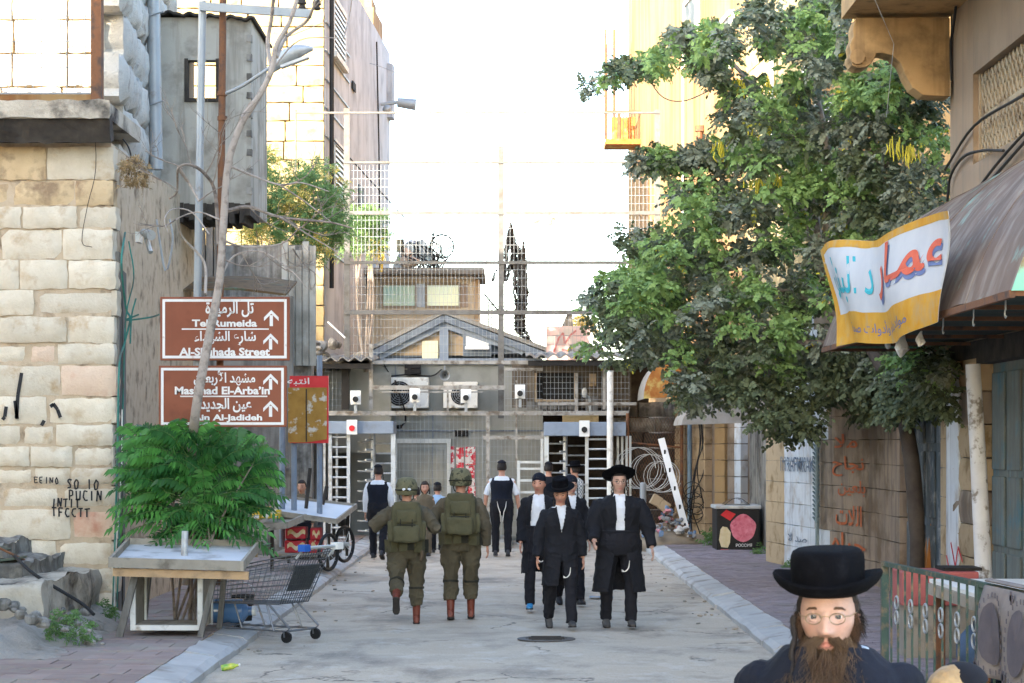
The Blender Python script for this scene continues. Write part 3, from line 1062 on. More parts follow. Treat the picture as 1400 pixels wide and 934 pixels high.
npan = 6
for i in range(npan):
    b = MB()
    b.sheet(lambda u, v: awp((i + .004 + u * .992) / npan, v) + Vector((0, 0, .006 * (i % 2))), 6, 10, .012)
    b.build('sheet', MT['awning'], AW, smooth=True)
for y in (15.28, 24.6):
    b = MB()
    pr = [awp(0, s / 8) for s in range(9)] + [Vector((xb, 0, za))]
    n = len(pr)
    vs = [Vector((p.x, y, p.z)) for p in pr] + [Vector((p.x, y + .02, p.z)) for p in pr]
    b.add(vs, [tuple(range(n)), tuple(range(2 * n - 1, n - 1, -1))] + [(i, n + i, n + (i + 1) % n, (i + 1) % n) for i in range(n)])
    b.build('end_panel', MT['awning_teal'], AW)
b = MB(); b.bx(xa + .04, xb, 15.35, 24.58, za + .02, za + .035); b.build('shade_soffit', M('shade_soffit_dark', '#22302c', '#2c3a35', 3, .8, bump=.2, c3='#3a3026', s3=3), AW)  # added dark board; shade under the awning put into its colour
b = MB()
b.bx(xa - .012, xa + .03, 15.3, 24.6, za - .05, za + .005)
for k in range(npan + 1):
    y = 15.32 + 9.26 * k / npan
    b.beam((xa + .03, y, za - .02), (xb, y, za - .02), .035)
b.build('frame', MT['rust'], AW)
b = MB()
for y in (15.9, 17.0, 18.2):
    b.tube([(xa + .1, y, za), (xa + .1, y, za - .10)] + [(xa + .1, y + .03 * math.sin(t), za - .13 + .03 * math.cos(t)) for t in (0.5, 1.3, 2.2, 3.1, 4.0)], .007, 5)
b.build('hook', MT['galv'], AW)

# ================================================================ right: middle house (graffiti wall)
MH = thing('corner_house', 'stone shop house under the tree with red graffiti on its pale wall', 'house', (6, 30, 0))
P0, P1, P2 = Vector((4.26, 35.2, 0)), Vector((5.05, 29.0, 0)), Vector((5.03, 24.25, 0))
b = MB()
b.add([(P0.x + .1, P0.y, 0), (P1.x + .12, P1.y, 0), (P2.x + .12, P2.y, 0), (11, P2.y, 0), (11, P0.y + 2, 0), (P0.x + .4, P0.y + .3, 0)] +
      [(P0.x + .1, P0.y, 4.2), (P1.x + .12, P1.y, 4.2), (P2.x + .12, P2.y, 4.2), (11, P2.y, 4.2), (11, P0.y + 2, 4.2), (P0.x + .4, P0.y + .3, 4.2)],
      [(0, 1, 2, 3, 4, 5), (11, 10, 9, 8, 7, 6)] + [(i, 6 + i, 6 + (i + 1) % 6, (i + 1) % 6) for i in range(6)])
b.build('wall', MT['brownwall'], MH)
d1 = (P1 - P0).normalized()
L1 = (P1 - P0).length
a1 = math.atan2(-d1.y, -d1.x)


def seg_s(px):
    """distance along P0-P1 where that wall is seen at column px"""
    k = (px - CX) / F
    return (k * P0.y - P0.x) / (d1.x - k * d1.y)


blocks = {}
z = .14
row = 0
while z < 4.1:
    h = .335
    s = 0.0
    while s < L1 - .05:
        w = min(rnd.uniform(.75, 1.05), L1 - s)
        if s < .05:
            w = 1.2
        if L1 - s - w < .3:
            w = L1 - s
        mid = s + w / 2
        mt = MT['jambstone'] if mid < 1.25 else MT['whitewall'] if mid < seg_s(1127) else MT['brownwall']
        p = P0 + d1 * mid + Vector((.1, 0, z + h / 2))
        me = stone_mesh(w - .006, h - .006, .3, rnd.random(), mt, rough=.02, edge=.06, jit=.003, nx=4, nz=2)
        inst(me, 'stone', MH, p, rot=(0, 0, a1 + math.pi))
        s += w
    z += h
    row += 1
# straight part to the near house: block piers and a blue grey shutter
for ya, yb, mt in ((27.3, 29.0, 'brownwall'), (24.28, 24.7, 'jambstone')):
    z = .14
    while z < 4.1:
        me = stone_mesh(yb - ya - .006, .335 - .006, .3, rnd.random(), MT[mt], rough=.02, edge=.08, jit=.004)
        inst(me, 'stone', MH, (5.14, (ya + yb) / 2, z + .167), rot=(0, 0, R(-90)))
        z += .335
for i in range(4):
    y0, y1 = 24.7 + 2.6 * i / 4, 24.7 + 2.6 * (i + 1) / 4
    b = MB(); b.bx(5.09, 5.13, y0 + .01, y1 - .01, .14, 3.0)
    lf = b.build('shutter_leaf', MT['shutter'], MH)
    for za_, zb_ in ((.25, 1.1), (1.2, 2.0), (2.1, 2.9)):
        b = MB(); b.bx(5.06, 5.09, y0 + .1, y1 - .1, za_, zb_); b.build('shutter_panel', MT['shutter'], lf, bevel=.012)
b = MB(); b.bx(4.98, 5.35, 24.7, 27.3, 3.0, 4.2); b.build('upper_wall', MT['brownwall'], MH)
# red writing down the wall and dark scrawl on the white blocks
nrm1 = Vector((-d1.y, d1.x, 0)) * -1
if nrm1.x > 0:
    nrm1 = -nrm1


def on_wall(px, py, off=.2):
    s = seg_s(px)
    p = P0 + d1 * s
    D_ = p.y
    return s, CAMH - (py - HY) / F * D_


def wall_frame(s0, z0):
    base = Vector((.1, 0, 0)) + nrm1 * .175
    return lambda u, v: P0 + d1 * (s0 + u) + base + Vector((0, 0, z0 + v))


red = M('spray_brick_red', '#a4532f', '#b3643c', 15, .9, bump=0)
for txt, px, py, wpx, hpx in (('ملا', 1163, 603, 32, 19), ('نجاح', 1166, 638, 44, 28), ('بلعين', 1171, 668, 38, 22), ('اللات', 1167, 705, 36, 28), ('حراه', 1167, 746, 46, 34)):
    s0, z0 = on_wall(px, py)
    s1, _ = on_wall(px - wpx / 2, py)
    s2, _ = on_wall(px + wpx / 2, py)
    b = MB(); letter(b, arabic(txt), abs(s2 - s1), hpx / F * 30.5, wall_frame((s1 + s2) / 2, z0), .012)
    b.build('graffiti', red, MH)
gb = M('spray_grey_blue', '#4f5b69', '#6b7683', 15, .9, bump=0)
for txt, px, py, wpx, hpx in (('KAKMPARIYI', 1096, 634, 46, 20), ('صد لا', 1096, 733, 26, 12)):
    s1, z0 = on_wall(px - wpx / 2, py)
    s2, _ = on_wall(px + wpx / 2, py)
    b = MB(); letter(b, arabic(txt), abs(s2 - s1), hpx / F * 33, wall_frame((s1 + s2) / 2, z0), .005)
    b.build('graffiti', gb, MH)
# wrought iron bracket and painted creeper post
s0, z0 = on_wall(1128, 590)
pp = P0 + d1 * s0 + nrm1 * .12
b = MB(); b.tube([pp + Vector((0, 0, -pp.z)) , pp + Vector((0, 0, 2.35))], .03, 8)
for i in range(22):
    zz = .9 + .065 * i
    for sg in (-1, 1):
        b.beam(pp + Vector((0, 0, zz)), pp + d1 * (.16 * sg) + Vector((-.02, 0, zz + .09)), .03, .012)
b.build('iron_post', M('bluegrey_paint', '#74868c', '#8a999c', 8, .7, bump=.2), MH)
b = MB()
q = pp + Vector((-.05, -.03, 2.28))
b.tube([q + Vector((math.cos(t) * (.03 + .012 * t), 0, math.sin(t) * (.03 + .012 * t))) for t in [i * .4 for i in range(22)]] + [q + Vector((.3, 0, .12)), q + Vector((.5, 0, .25))], .014, 6)
b.build('scroll_bracket', MT['cable'], MH)

# ================================================================ right: far house in the sun
FH = thing('sunlit_house', 'tall ochre plastered house catching the evening sun behind the tree', 'house', (6, 48, 0))
Q0, Q1 = Vector((3.35, 61, 0)), Vector((5.25, 37.8, 0))
b = MB()
b.add([(Q0.x, Q0.y, 3.0), (Q1.x, Q1.y, 3.0), (12, Q1.y, 3.0), (12, Q0.y, 3.0), (Q0.x, Q0.y, 16), (Q1.x, Q1.y, 16), (12, Q1.y, 16), (12, Q0.y, 16)],
      [(0, 3, 2, 1), (4, 5, 6, 7), (0, 1, 5, 4), (1, 2, 6, 5), (2, 3, 7, 6), (3, 0, 4, 7)])
b.build('upper_wall', MT['cream_plaster'], FH)
dq = (Q1 - Q0).normalized()
nq = Vector((-abs(dq.y), -abs(dq.x), 0)).normalized()
LQ = (Q1 - Q0).length
aq = math.atan2(-dq.y, -dq.x)


def fbox(mb, s0, s1, z0, z1, o0, o1):
    P = [Q0 + dq * s + nq * o + Vector((0, 0, z)) for z in (z0, z1) for o in (o0, o1) for s in (s0, s1)]
    return mb.add(P, [(0, 2, 3, 1), (4, 5, 7, 6), (0, 1, 5, 4), (2, 6, 7, 3), (0, 4, 6, 2), (1, 3, 7, 5)])


def fs(px):
    k = (px - CX) / F
    return (k * Q0.y - Q0.x) / (dq.x - k * dq.y)


# dressed stone part nearest the tree
z = 3.2
while z < 12.5:
    s = fs(1030)
    while s < LQ - .1:
        w = min(rnd.uniform(.7, 1.0), LQ - s)
        me = stone_mesh(w - .015, .42 - .015, .22, rnd.random(), MT['cream_stone'], rough=.08, edge=.1, jit=.006, nx=3, nz=2)
        inst(me, 'stone', FH, Q0 + dq * (s + w / 2) + nq * .04 + Vector((0, 0, z + .21)), rot=(0, 0, aq + math.pi))
        s += w
    z += .42
for px, y0, y1, wd in ((985, 40, 105, 1.5), (940, 10, 90, 1.6), (1005, 170, 235, 1.4), (1120, 160, 240, 1.2), (1118, 20, 95, 1.2)):
    s0 = fs(px)
    Dm = (Q0 + dq * s0).y
    b = MB(); fbox(b, s0, s0 + wd, wz(y1, Dm), wz(y0, Dm), .0, .06 if px < 1030 else .2); w_ = b.build('window', MT['shutter'], FH)
    b = MB()
    o_ = .1 if px < 1030 else .24
    fbox(b, s0 - .12, s0, wz(y1, Dm) - .1, wz(y0, Dm) + .1, 0, o_); fbox(b, s0 + wd, s0 + wd + .12, wz(y1, Dm) - .1, wz(y0, Dm) + .1, 0, o_)
    fbox(b, s0, s0 + wd, wz(y0, Dm), wz(y0, Dm) + .1, 0, o_); fbox(b, s0, s0 + wd, wz(y1, Dm) - .1, wz(y1, Dm), 0, o_ + .06)
    b.build('frame', MT['whitepaint'], w_)
for px, y0, y1, rr, mt in ((962, 180, 480, .07, 'rust'), (939, 95, 300, .03, 'greymetal'), (1076, 60, 300, .05, 'greymetal')):
    s0 = fs(px)
    p = Q0 + dq * s0 + nq * (.09 if px < 1030 else .28)
    b = MB(); b.tube([Vector((p.x, p.y, wz(y1, p.y))), Vector((p.x, p.y, wz(y0, p.y)))], rr, 8)
    if mt == 'rust':
        b.tube([Vector((p.x, p.y, wz(y0, p.y))), Vector((p.x, p.y, wz(y0 - 8, p.y)))], rr * 1.6, 8)
    b.build('drain_pipe', MT[mt], FH, smooth=True)
# overhanging orange clay ducts at the top
b = MB(); b.tube([W(948, 40, 50), W(962, 10, 50), W(966, -20, 50)], .18, 10); b.tube([W(975, 8, 50), W(1000, -4, 49.5)], .2, 10); b.build('clay_duct', MT['rust_orange'], FH, smooth=True)
# little balcony cage on the far corner
BC = 58.5
b = MB()
wb(b, 828, 892, 190, 197, BC, BC + 1.2); bs = b.build('balcony_floor', MT['rust_orange'], FH)
b = MB()
for px in (828, 845, 892):
    wb(b, px, px + 3, 60 if px < 830 else 155, 190, BC, BC + .06)
wb(b, 828, 895, 151, 155, BC - .01, BC + .07)
for px in range(832, 892, 4):
    wb(b, px, px + 1, 155, 190, BC + .02, BC + .04)
wb(b, 826, 829, 40, 190, BC + 1.1, BC + 1.2); wb(b, 838, 842, 40, 170, BC + 1.1, BC + 1.2)
b.build('balcony_railing', MT['rust'], FH)
b = MB(); wb(b, 836, 893, 160, 190, BC + 1.0, BC + 1.1); b.build('balcony_panel', MT['rust_orange'], FH)
# lower shops of the far house: facade of piers
b = MB(); b.add([(3.5, 44.6, 0), (4.72, 41.6, 0), (4.72, 37.3, 0), (12, 37.3, 0), (12, 61, 0), (3.5, 61, 0), (3.5, 44.6, 3.0), (4.72, 41.6, 3.0), (4.72, 37.3, 3.0), (12, 37.3, 3.0), (12, 61, 3.0), (3.5, 61, 3.0)],
                [(5, 4, 3, 2, 1, 0), (6, 7, 8, 9, 10, 11)] + [(i, (i + 1) % 6, 6 + (i + 1) % 6, 6 + i) for i in range(6)])
b.build('lower_wall', MT['brownwall'], FH)
e0, e1 = Vector((3.5, 44.6, 0)), Vector((4.72, 41.6, 0))
ee = (e1 - e0).normalized()
ae = math.atan2(-ee.y, -ee.x)


def es(px):
    k = (px - CX) / F
    return (k * e0.y - e0.x) / (ee.x - k * ee.y)


for x0, x1, mt, off in ((931, 945, 'jambstone', .1), (955, 973, 'jambstone', .1), (984, 998, 'cream_plaster', .04), (1001, 1012, 'brownwall', .02), (1013, 1022, 'whitewall', .1)):
    s0, s1 = es(x0), es(x1)
    z = .14
    while z < 2.75:
        me = stone_mesh(abs(s1 - s0) - .01, .325 - .012, .16 + off, rnd.random(), MT[mt], rough=.06, edge=.1, jit=.004, nx=3, nz=2)
        inst(me, 'stone', FH, e0 + ee * ((s0 + s1) / 2) + Vector((-.02, -.03, z + .16)), rot=(0, 0, ae + math.pi))
        z += .325
b = MB(); s0 = es(950); p = e0 + ee * s0 + Vector((-.12, -.1, 0)); b.tube([p + Vector((0, 0, .1)), p + Vector((0, 0, 2.8))], .045, 8)
b.build('drain_pipe', M('blue_pipe', '#7f98aa', '#90a6b4', 6, .6, bump=.1), FH, smooth=True)
b = MB()
for i in range(5):
    p = e0 + ee * es(968) + Vector((-.2, -.16, 0))
    b.tube(spline([p + Vector((rnd.uniform(-.05, .05), 0, 2.75)), p + Vector((rnd.uniform(-.08, .08), 0, 2.1)), p + Vector((rnd.uniform(-.12, .1), 0, 1.5)), p + Vector((rnd.uniform(-.2, .1), 0, .9)), p + Vector((rnd.uniform(-.25, .15), 0, .25))], 5), .012, 5)
for i in range(6):
    p = e0 + ee * es(966) + Vector((-.22 - .02 * i, -.2 - .02 * i, .75 + rnd.uniform(-.3, .4)))
    b.tube(arc(p, rnd.uniform(.14, .24), 0, 350, 14, u=(1, 0, 0), v=(0, 0, 1)), .009, 5)
b.build('cable', MT['cable'], FH, smooth=True)
for i in range(3):
    y0, y1 = 37.4 + 1.35 * i, 38.75 + 1.35 * i
    b = MB(); b.bx(4.64, 4.72, y0 + .02, y1 - .02, .14, 2.75); b.build('shutter_leaf', MT['plaster_old'], FH)
# two small rusted awnings of those shops
for lab, (x0, x1, yt, yb_, D0, D1), f in (('small curved rusty awning with an orange face beside the checkpoint', (880, 962, 488, 545, 41.5, 43.5), 1),
                                          ('lower grey awning with flaking paint over the cream shop piers', (932, 1052, 545, 581, 39.0, 41.0), 0)):
    A_, B_ = W(x0, yb_, D0), W(x1, yt, D0)
    t = thing('small_awning', lab, 'awning', ((A_.x + B_.x) / 2, D0 + .5, A_.z))

    def cv(u, v):
        a = R(90 * v)
        return Vector((A_.x + (B_.x - A_.x) * (.0 + .55 * (1 - math.cos(a)) ) , D0 + (D1 - D0) * u, A_.z + (B_.z - A_.z) * math.sin(a)))
    b = MB(); b.sheet(lambda u, v: cv(u, v), 4, 10, .02); b.build('sheet', MT['awning_orange'], t, smooth=True)
    pr = [cv(0, s / 8) for s in range(9)] + [Vector((B_.x, D0, B_.z)), Vector((B_.x, D0, A_.z + .05))]
    n = len(pr)
    b = MB()
    vs = [Vector((p.x, D0 - .01, p.z)) for p in pr] + [Vector((p.x, D0 + .01, p.z)) for p in pr]
    b.add(vs, [tuple(range(n)), tuple(range(2 * n - 1, n - 1, -1))] + [(i, n + i, n + (i + 1) % n, (i + 1) % n) for i in range(n)])
    b.build('end_panel', MT['rust_orange'] if f else MT['awning_orange'], t)

# ================================================================ checkpoint at the end of the street
MT['fence_white'] = M('fence_white', '#827f79', '#96938d', 8.0, 0.7, bump=0.2, bscale=60, c3='#5f564b', s3=6, t3=0.56)
MT['container'] = M('container', '#7f817c', '#8d8e88', 1.5, 0.8, bump=0.15, c3='#7a7a74', s3=2, t3=0.6, streak='#7d7f79', sscale=5, st=0.58)
MT['bluegrey'] = M('bluegrey', '#727d8c', '#7f8b99', 3, 0.6, bump=0.1, c3='#6b737d', s3=4, t3=0.62)
MT['gable_blue'] = M('gable_blue', '#5c6672', '#6a7480', 2, 0.7, bump=0.15, streak='#4d5660', sscale=6)
MT['beige'] = M('beige', '#b3a489', '#c0b197', 1.5, 0.85, bump=0.15, streak='#8d7f68', sscale=4, st=.58)
MT['roof_grey'] = M('roof_grey', '#74726d', '#86837d', 3, 0.8, bump=0.3, c3='#6b6660', s3=3)
MT['white'] = M('white', '#d2d2cf', '#dcdcd8', 4, 0.55, bump=0.05)
MT['black'] = M('black', '#151516', '#1f1f20', 5, 0.5, bump=0)
MT['red'] = M('red', '#c3252c', '#cf3236', 5, 0.5, bump=0.05)
MT['steel'] = M('steel', '#a4abb2', '#b6bcc1', 5, 0.4, 0.4, bump=0.05, c3='#8b8d8c', s3=5)
DG = 44.0
kG = DG / F

MT['fence_grey'] = M('fence_grey', '#585755', '#6a6966', 8.0, 0.8, bump=0.2, bscale=60, c3='#55514b', s3=6, t3=0.60)
# ---- tall mesh fence
FN = thing('mesh_fence', 'tall white steel mesh fence with horizontal rails spanning the street above the checkpoint', 'fence', W(580, 744, DG))
for x, y0, y1, w in ((474, 148, 500, 8), (685, 200, 572, 8), (404, 150, 235, 2.2), (899, 150, 500, 7)):
    b = MB(); wb(b, x - w / 2, x + w / 2, y0, y1, DG - .05, DG + .05); b.build('post', MT['fence_grey'], FN)
for x0, x1, y, w in ((404, 903, 154, 2.6), (470, 903, 222, 3.0), (470, 903, 291, 5), (470, 903, 359, 4.2), (470, 903, 427, 6)):
    b = MB(); wb(b, x0, x1, y - w / 2, y + w / 2, DG - .08, DG - .02); b.build('rail', MT['fence_grey'], FN)
b = MB()
for i in range(79):
    x = 478 + i * 5.35
    p = W(x, 0, DG).x
    for y0, y1 in ((222, 291), (291, 359), (359, 427), (427, 497)):
        b.beam((p, DG, W(0, y1, DG).z), (p, DG, W(0, y0, DG).z), .006)
y = 222
while y < 500:
    b.beam(W(474, y, DG + .005), W(900, y, DG + .005), .0065)
    y += 11.3
m = b.build('wire_mesh', MT['greymetal'], FN, recalc=False); m['kind'] = 'stuff'

# ---- checkpoint hut with gable
CH = thing('checkpoint_hut', 'grey checkpoint hut with a dark gabled roof and steel double door', 'building', W(600, 742, 46))
DH = 46.0
b = MB(); wb(b, 480, 742, 490, 745, DH, DH + 4); b.build('wall', MT['container'], CH)
# gable wall panels
ap, el, er = (607, 432), (486, 491), (742, 482)
b = MB(); b.prism([(W(x, y, DH).x, W(x, y, DH).z) for x, y in (ap, er, el)], 3.5, lambda u, v, w: Vector((u, DH + .05 + w, v))); b.build('gable_wall', MT['gable_blue'], CH)
for poly in ([(602, 450), (602, 486), (532, 486), (545, 478)], [(612, 450), (634, 462), (634, 486), (612, 486)]):
    b = MB(); b.prism([(W(x, y, DH).x, W(x, y, DH).z) for x, y in poly], .03, lambda u, v, w: Vector((u, DH + .02 + w, v))); b.build('panel', MT['jambstone'], CH)
for (a, c) in ((ap, (482, 492)), (ap, (747, 481))):
    b = MB()
    A_, B_ = W(a[0], a[1] - 3, DH - .25), W(c[0], c[1] - 1, DH - .25)
    t_ = Vector((0, 0, .09))
    b.add([A_, B_, B_ + t_, A_ + t_, A_ + Vector((0, 4.2, 0)), B_ + Vector((0, 4.2, 0)), B_ + t_ + Vector((0, 4.2, 0)), A_ + t_ + Vector((0, 4.2, 0))],
          [(0, 1, 2, 3), (7, 6, 5, 4), (0, 4, 5, 1), (1, 5, 6, 2), (2, 6, 7, 3), (3, 7, 4, 0)])
    rf = b.build('roof', MT['roof_grey'], CH)
    b = MB(); A2, B2 = W(a[0], a[1] + 3, DH - .2), W(c[0], c[1] + 6, DH - .2); b.beam(A2, B2, .05, .14); b.build('fascia', MT['gable_blue'], rf)
    b = MB(); A2, B2 = W(a[0], a[1] + 13, DH - .1), W(c[0] + (28 if c[0] < 600 else -32), c[1] + 1, DH - .1); b.beam(A2, B2, .05, .11); b.build('brace', MT['bluegrey'], rf)
b = MB(); wb(b, 601, 613, 436, 494, DH - .12, DH - .02); b.build('post', MT['bluegrey'], CH)
b = MB(); wb(b, 577, 599, 466, 492, DH - .06, DH - .01); b.build('notice_plate', M('cream_plate', '#c9c6a8', '#d3d0b4', 3, .7, bump=.05), CH)
b = MB(); wb(b, 633, 672, 455, 487, DH - .10, DH - .02); aw_ = b.build('window_frame', MT['gable_blue'], CH)
b = MB(); wb(b, 637, 668, 460, 474, DH - .12, DH - .09); b.build('blind', MT['white'], aw_)
b = MB(); b.sheet(lambda u, v: (W(636 + 33 * u, 0, DH).x, DH - .12 - .18 * v, W(0, 474 + 4 * v, DH).z), 2, 2, .012); b.build('hood', MT['white'], aw_)
b = MB(); wb(b, 480, 742, 490, 496, DH - .15, DH - .03); b.build('eave_beam', MT['bluegrey'], CH)
for x0, x1, y0, y1 in ((480, 742, 498, 499), (480, 742, 588, 590), (540, 541, 500, 600), (591, 592.5, 560, 742)):
    b = MB(); wb(b, x0, x1, y0, y1, DH - .03, DH - .005); b.build('seam', MT['gable_blue'], CH)
# double door
for x0, x1 in ((543, 591), (592, 611)):
    b = MB(); wb(b, x0, x1, 606, 742, DH - .05, DH - .01); d_ = b.build('door', MT['container'], CH)
    for y0, y1 in ((615, 672), (680, 735)):
        b = MB(); wb(b, x0 + 4, x1 - 4, y0, y1, DH - .065, DH - .05); b.build('panel', MT['container'], d_, bevel=.01)
    b = MB(); wb(b, x1 - 5 if x0 < 550 else x0 + 2, x1 - 3 if x0 < 550 else x0 + 4, 668, 676, DH - .11, DH - .05); b.build('handle', MT['black'], d_)
b = MB(); wb(b, 538, 543, 600, 745, DH - .08, DH); wb(b, 611, 616, 600, 745, DH - .08, DH); wb(b, 543, 611, 600, 606, DH - .08, DH); b.build('door_frame', MT['galv'], CH)
b = MB(); wb(b, 622, 640, 588, 597, DH - .05, DH - .01); b.build('vent', MT['dark'], CH)
# torn red poster
pm = M('poster_red', '#c22a38', '#cf4450', 6, .8, bump=.05, c3='#d9d2cd', s3=9, t3=.53, soft3=.02)
for x0, x1, y0, y1 in ((613, 621, 610, 640), (624, 634, 612, 690), (636, 650, 611, 636), (637, 649, 637, 664), (640, 650, 665, 690)):
    b = MB(); wb(b, x0, x1, y0, y1, DH - .02, DH - .006); b.build('poster', pm, CH)
# air conditioners, cameras, speaker on the front
for x0, x1, y0, y1, cx, cy, rr in ((522, 586, 516, 558, 546, 538, 17.5), (606, 653, 522, 558, 630, 540, 14)):
    b = MB(); wb(b, x0, x1, y0, y1, DH - .45, DH - .02); ac = b.build('air_conditioner', MT['whitepaint'], CH, bevel=.02)
    b = MB(); b.tube([W(cx, cy, DH - .45) + Vector((0, -.012, 0)) - Vector((0, 0, 0)), W(cx, cy, DH - .45) + Vector((0, .01, 0))], rr * kG, 24); b.build('fan_opening', MT['dark'], ac)
    b = MB()
    for q in range(3, int(rr), 3):
        b.tube(arc(W(cx, cy, DH - .45) + Vector((0, -.02, 0)), q * kG, 0, 360, 20), .006, 4)
    for q in range(8):
        a_ = R(q * 45)
        b.tube([W(cx, cy, DH - .45) + Vector((0, -.025, 0)), W(cx, cy, DH - .45) + Vector((math.cos(a_) * rr * kG, -.025, math.sin(a_) * rr * kG))], .005, 4)
    b.build('fan_grille', MT['greymetal'], ac)
b = MB(); b.tube(spline([W(540, 520, DH - .5), W(548, 545, DH - .55), W(553, 560, DH - .55), W(554, 575, DH - .5), W(548, 583, DH - .4), W(540, 584, DH - .3)], 5), [.02] * 20 + [.045] * 4 + [.02] * 2, 6); b.build('drain_hose', MT['cable'], CH)
b = MB()
for dy in (498, 505):
    wb(b, 553, 575, dy, dy + 6, DH - .3, DH - .05)
wb(b, 557, 562, 494, 512, DH - .32, DH - .05)
b.build('junction_box', MT['dark'], CH)
b = MB(); b.tube(spline([W(505, 508, DH - .1), W(530, 514, DH - .12), W(560, 512, DH - .12), W(590, 514, DH - .1), W(604, 505, DH - .1)], 5), .018, 6); b.tube(spline([W(520, 480, DH - .1), W(526, 500, DH - .1), W(545, 530, DH - .55)], 4), .012, 5); b.build('cable', MT['cable'], CH)

for lab, px, py in (('white security camera on a plate above the left turnstile', 486, 545), ('small white security camera between the air conditioners', 567, 542),
                    ('small white security camera right of the air conditioners', 637, 543), ('white dome camera above the empty gateway beside the right turnstile', 711, 537)):
    t = thing('security_camera', lab, 'camera', W(px, py, DG - .6))
    b = MB(); wb(b, px - 7, px + 7, py - 11, py + 8, DG - .58, DG - .5); b.build('plate', MT['white'], t)
    b = MB(); b.tube([W(px, py - 1, DG - .58), W(px, py + 1, DG - .8)], .075, 12); c = b.build('housing', MT['white'], t, smooth=True)
    b = MB(); b.tube([W(px, py + 1, DG - .795), W(px, py + 1, DG - .83)], .06, 12); b.build('lens', MT['black'], c, smooth=True)
    b = MB(); wb(b, px - 2, px + 2, py + 7, py + 20, DG - .58, DG - .5); b.build('bracket', MT['greymetal'], t)
t = thing('loudspeaker', 'grey horn loudspeaker under the gable of the hut', 'loudspeaker', W(608, 513, DH - .4))
b = MB(); mt_ = Matrix.Translation(W(608, 513, DH - .5)) @ Matrix.Rotation(R(90), 4, 'X')
b.lathe([(.10, .0), (.115, .02), (.08, -.05), (.04, -.14), (.05, -.2), (.05, -.26)], 18, mt_, caps=False); b.build('horn', MT['galv'], t, smooth=True)
b = MB(); b.tube([W(608, 513, DH - .5), W(608, 513, DH - .42)], .035, 10); b.build('driver', MT['dark'], t)
b = MB(); b.beam(W(608, 513, DH - .25), W(608, 500, DH - .05), .03); b.build('bracket', MT['greymetal'], t)

# ---- steel frame that carries the turnstiles
SF = thing('gate_frame', 'white steel frame of rails and posts in front of the checkpoint hut', 'frame', W(640, 744, DG - .4))
Dq = DG - .35
for x0, x1, y0, y1 in ((398, 508, 491, 497), (470, 735, 493, 498), (505, 690, 527, 533), (520, 660, 535, 537), (448, 860, 562, 568), (660, 745, 596, 601), (735, 870, 550, 554), (690, 742, 503, 507)):
    b = MB(); wb(b, x0, x1, y0, y1, Dq, Dq + .08); b.build('rail', MT['fence_white'], SF)
for x, y0, y1, w in ((507, 470, 560, 5), (667, 568, 700, 5), (742, 590, 700, 5), (706, 520, 640, 2.5), (612, 533, 562, 2.5), (788, 510, 562, 4), (826, 505, 560, 4)):
    b = MB(); wb(b, x - w / 2, x + w / 2, y0, y1, Dq - .005, Dq + .085); b.build('post', MT['fence_white'], SF)
b = MB(); wb(b, 467, 477, 495, 560, Dq - .02, Dq + .1); b.build('post', MT['dark'], SF)
b = MB()
for x0, x1, y0, y1, n1, n2 in ((398, 470, 500, 562, 14, 8), (690, 742, 505, 595, 12, 9), (742, 860, 500, 562, 22, 8), (660, 742, 601, 742, 16, 14), (541, 665, 566, 742, 22, 16)):
    for i in range(n1 + 1):
        x = x0 + (x1 - x0) * i / n1
        b.beam(W(x, y0, Dq + .04), W(x, y1, Dq + .04), .005)
    for j in range(n2 + 1):
        y = y0 + (y1 - y0) * j / n2
        b.beam(W(x0, y, Dq + .045), W(x1, y, Dq + .045), .005)
m = b.build('wire_mesh', MT['greymetal'], SF, recalc=False); m['kind'] = 'stuff'
# fence gate leaf between hut and right turnstile
GL = thing('barred_gate', 'grey barred gate with horizontal rails left of the right turnstile', 'gate', W(724, 744, DG - .5))
for x, y0, y1 in ((709, 630, 744), (741, 600, 744)):
    b = MB(); wb(b, x - 2, x + 2, y0, y1, DG - .55, DG - .48); b.build('upright', MT['galv'], GL)
for y in (632, 641, 657, 673, 700, 725):
    b = MB(); wb(b, 711, 739, y - 1.6, y + 1.6, DG - .54, DG - .49); b.build('bar', MT['galv'], GL)

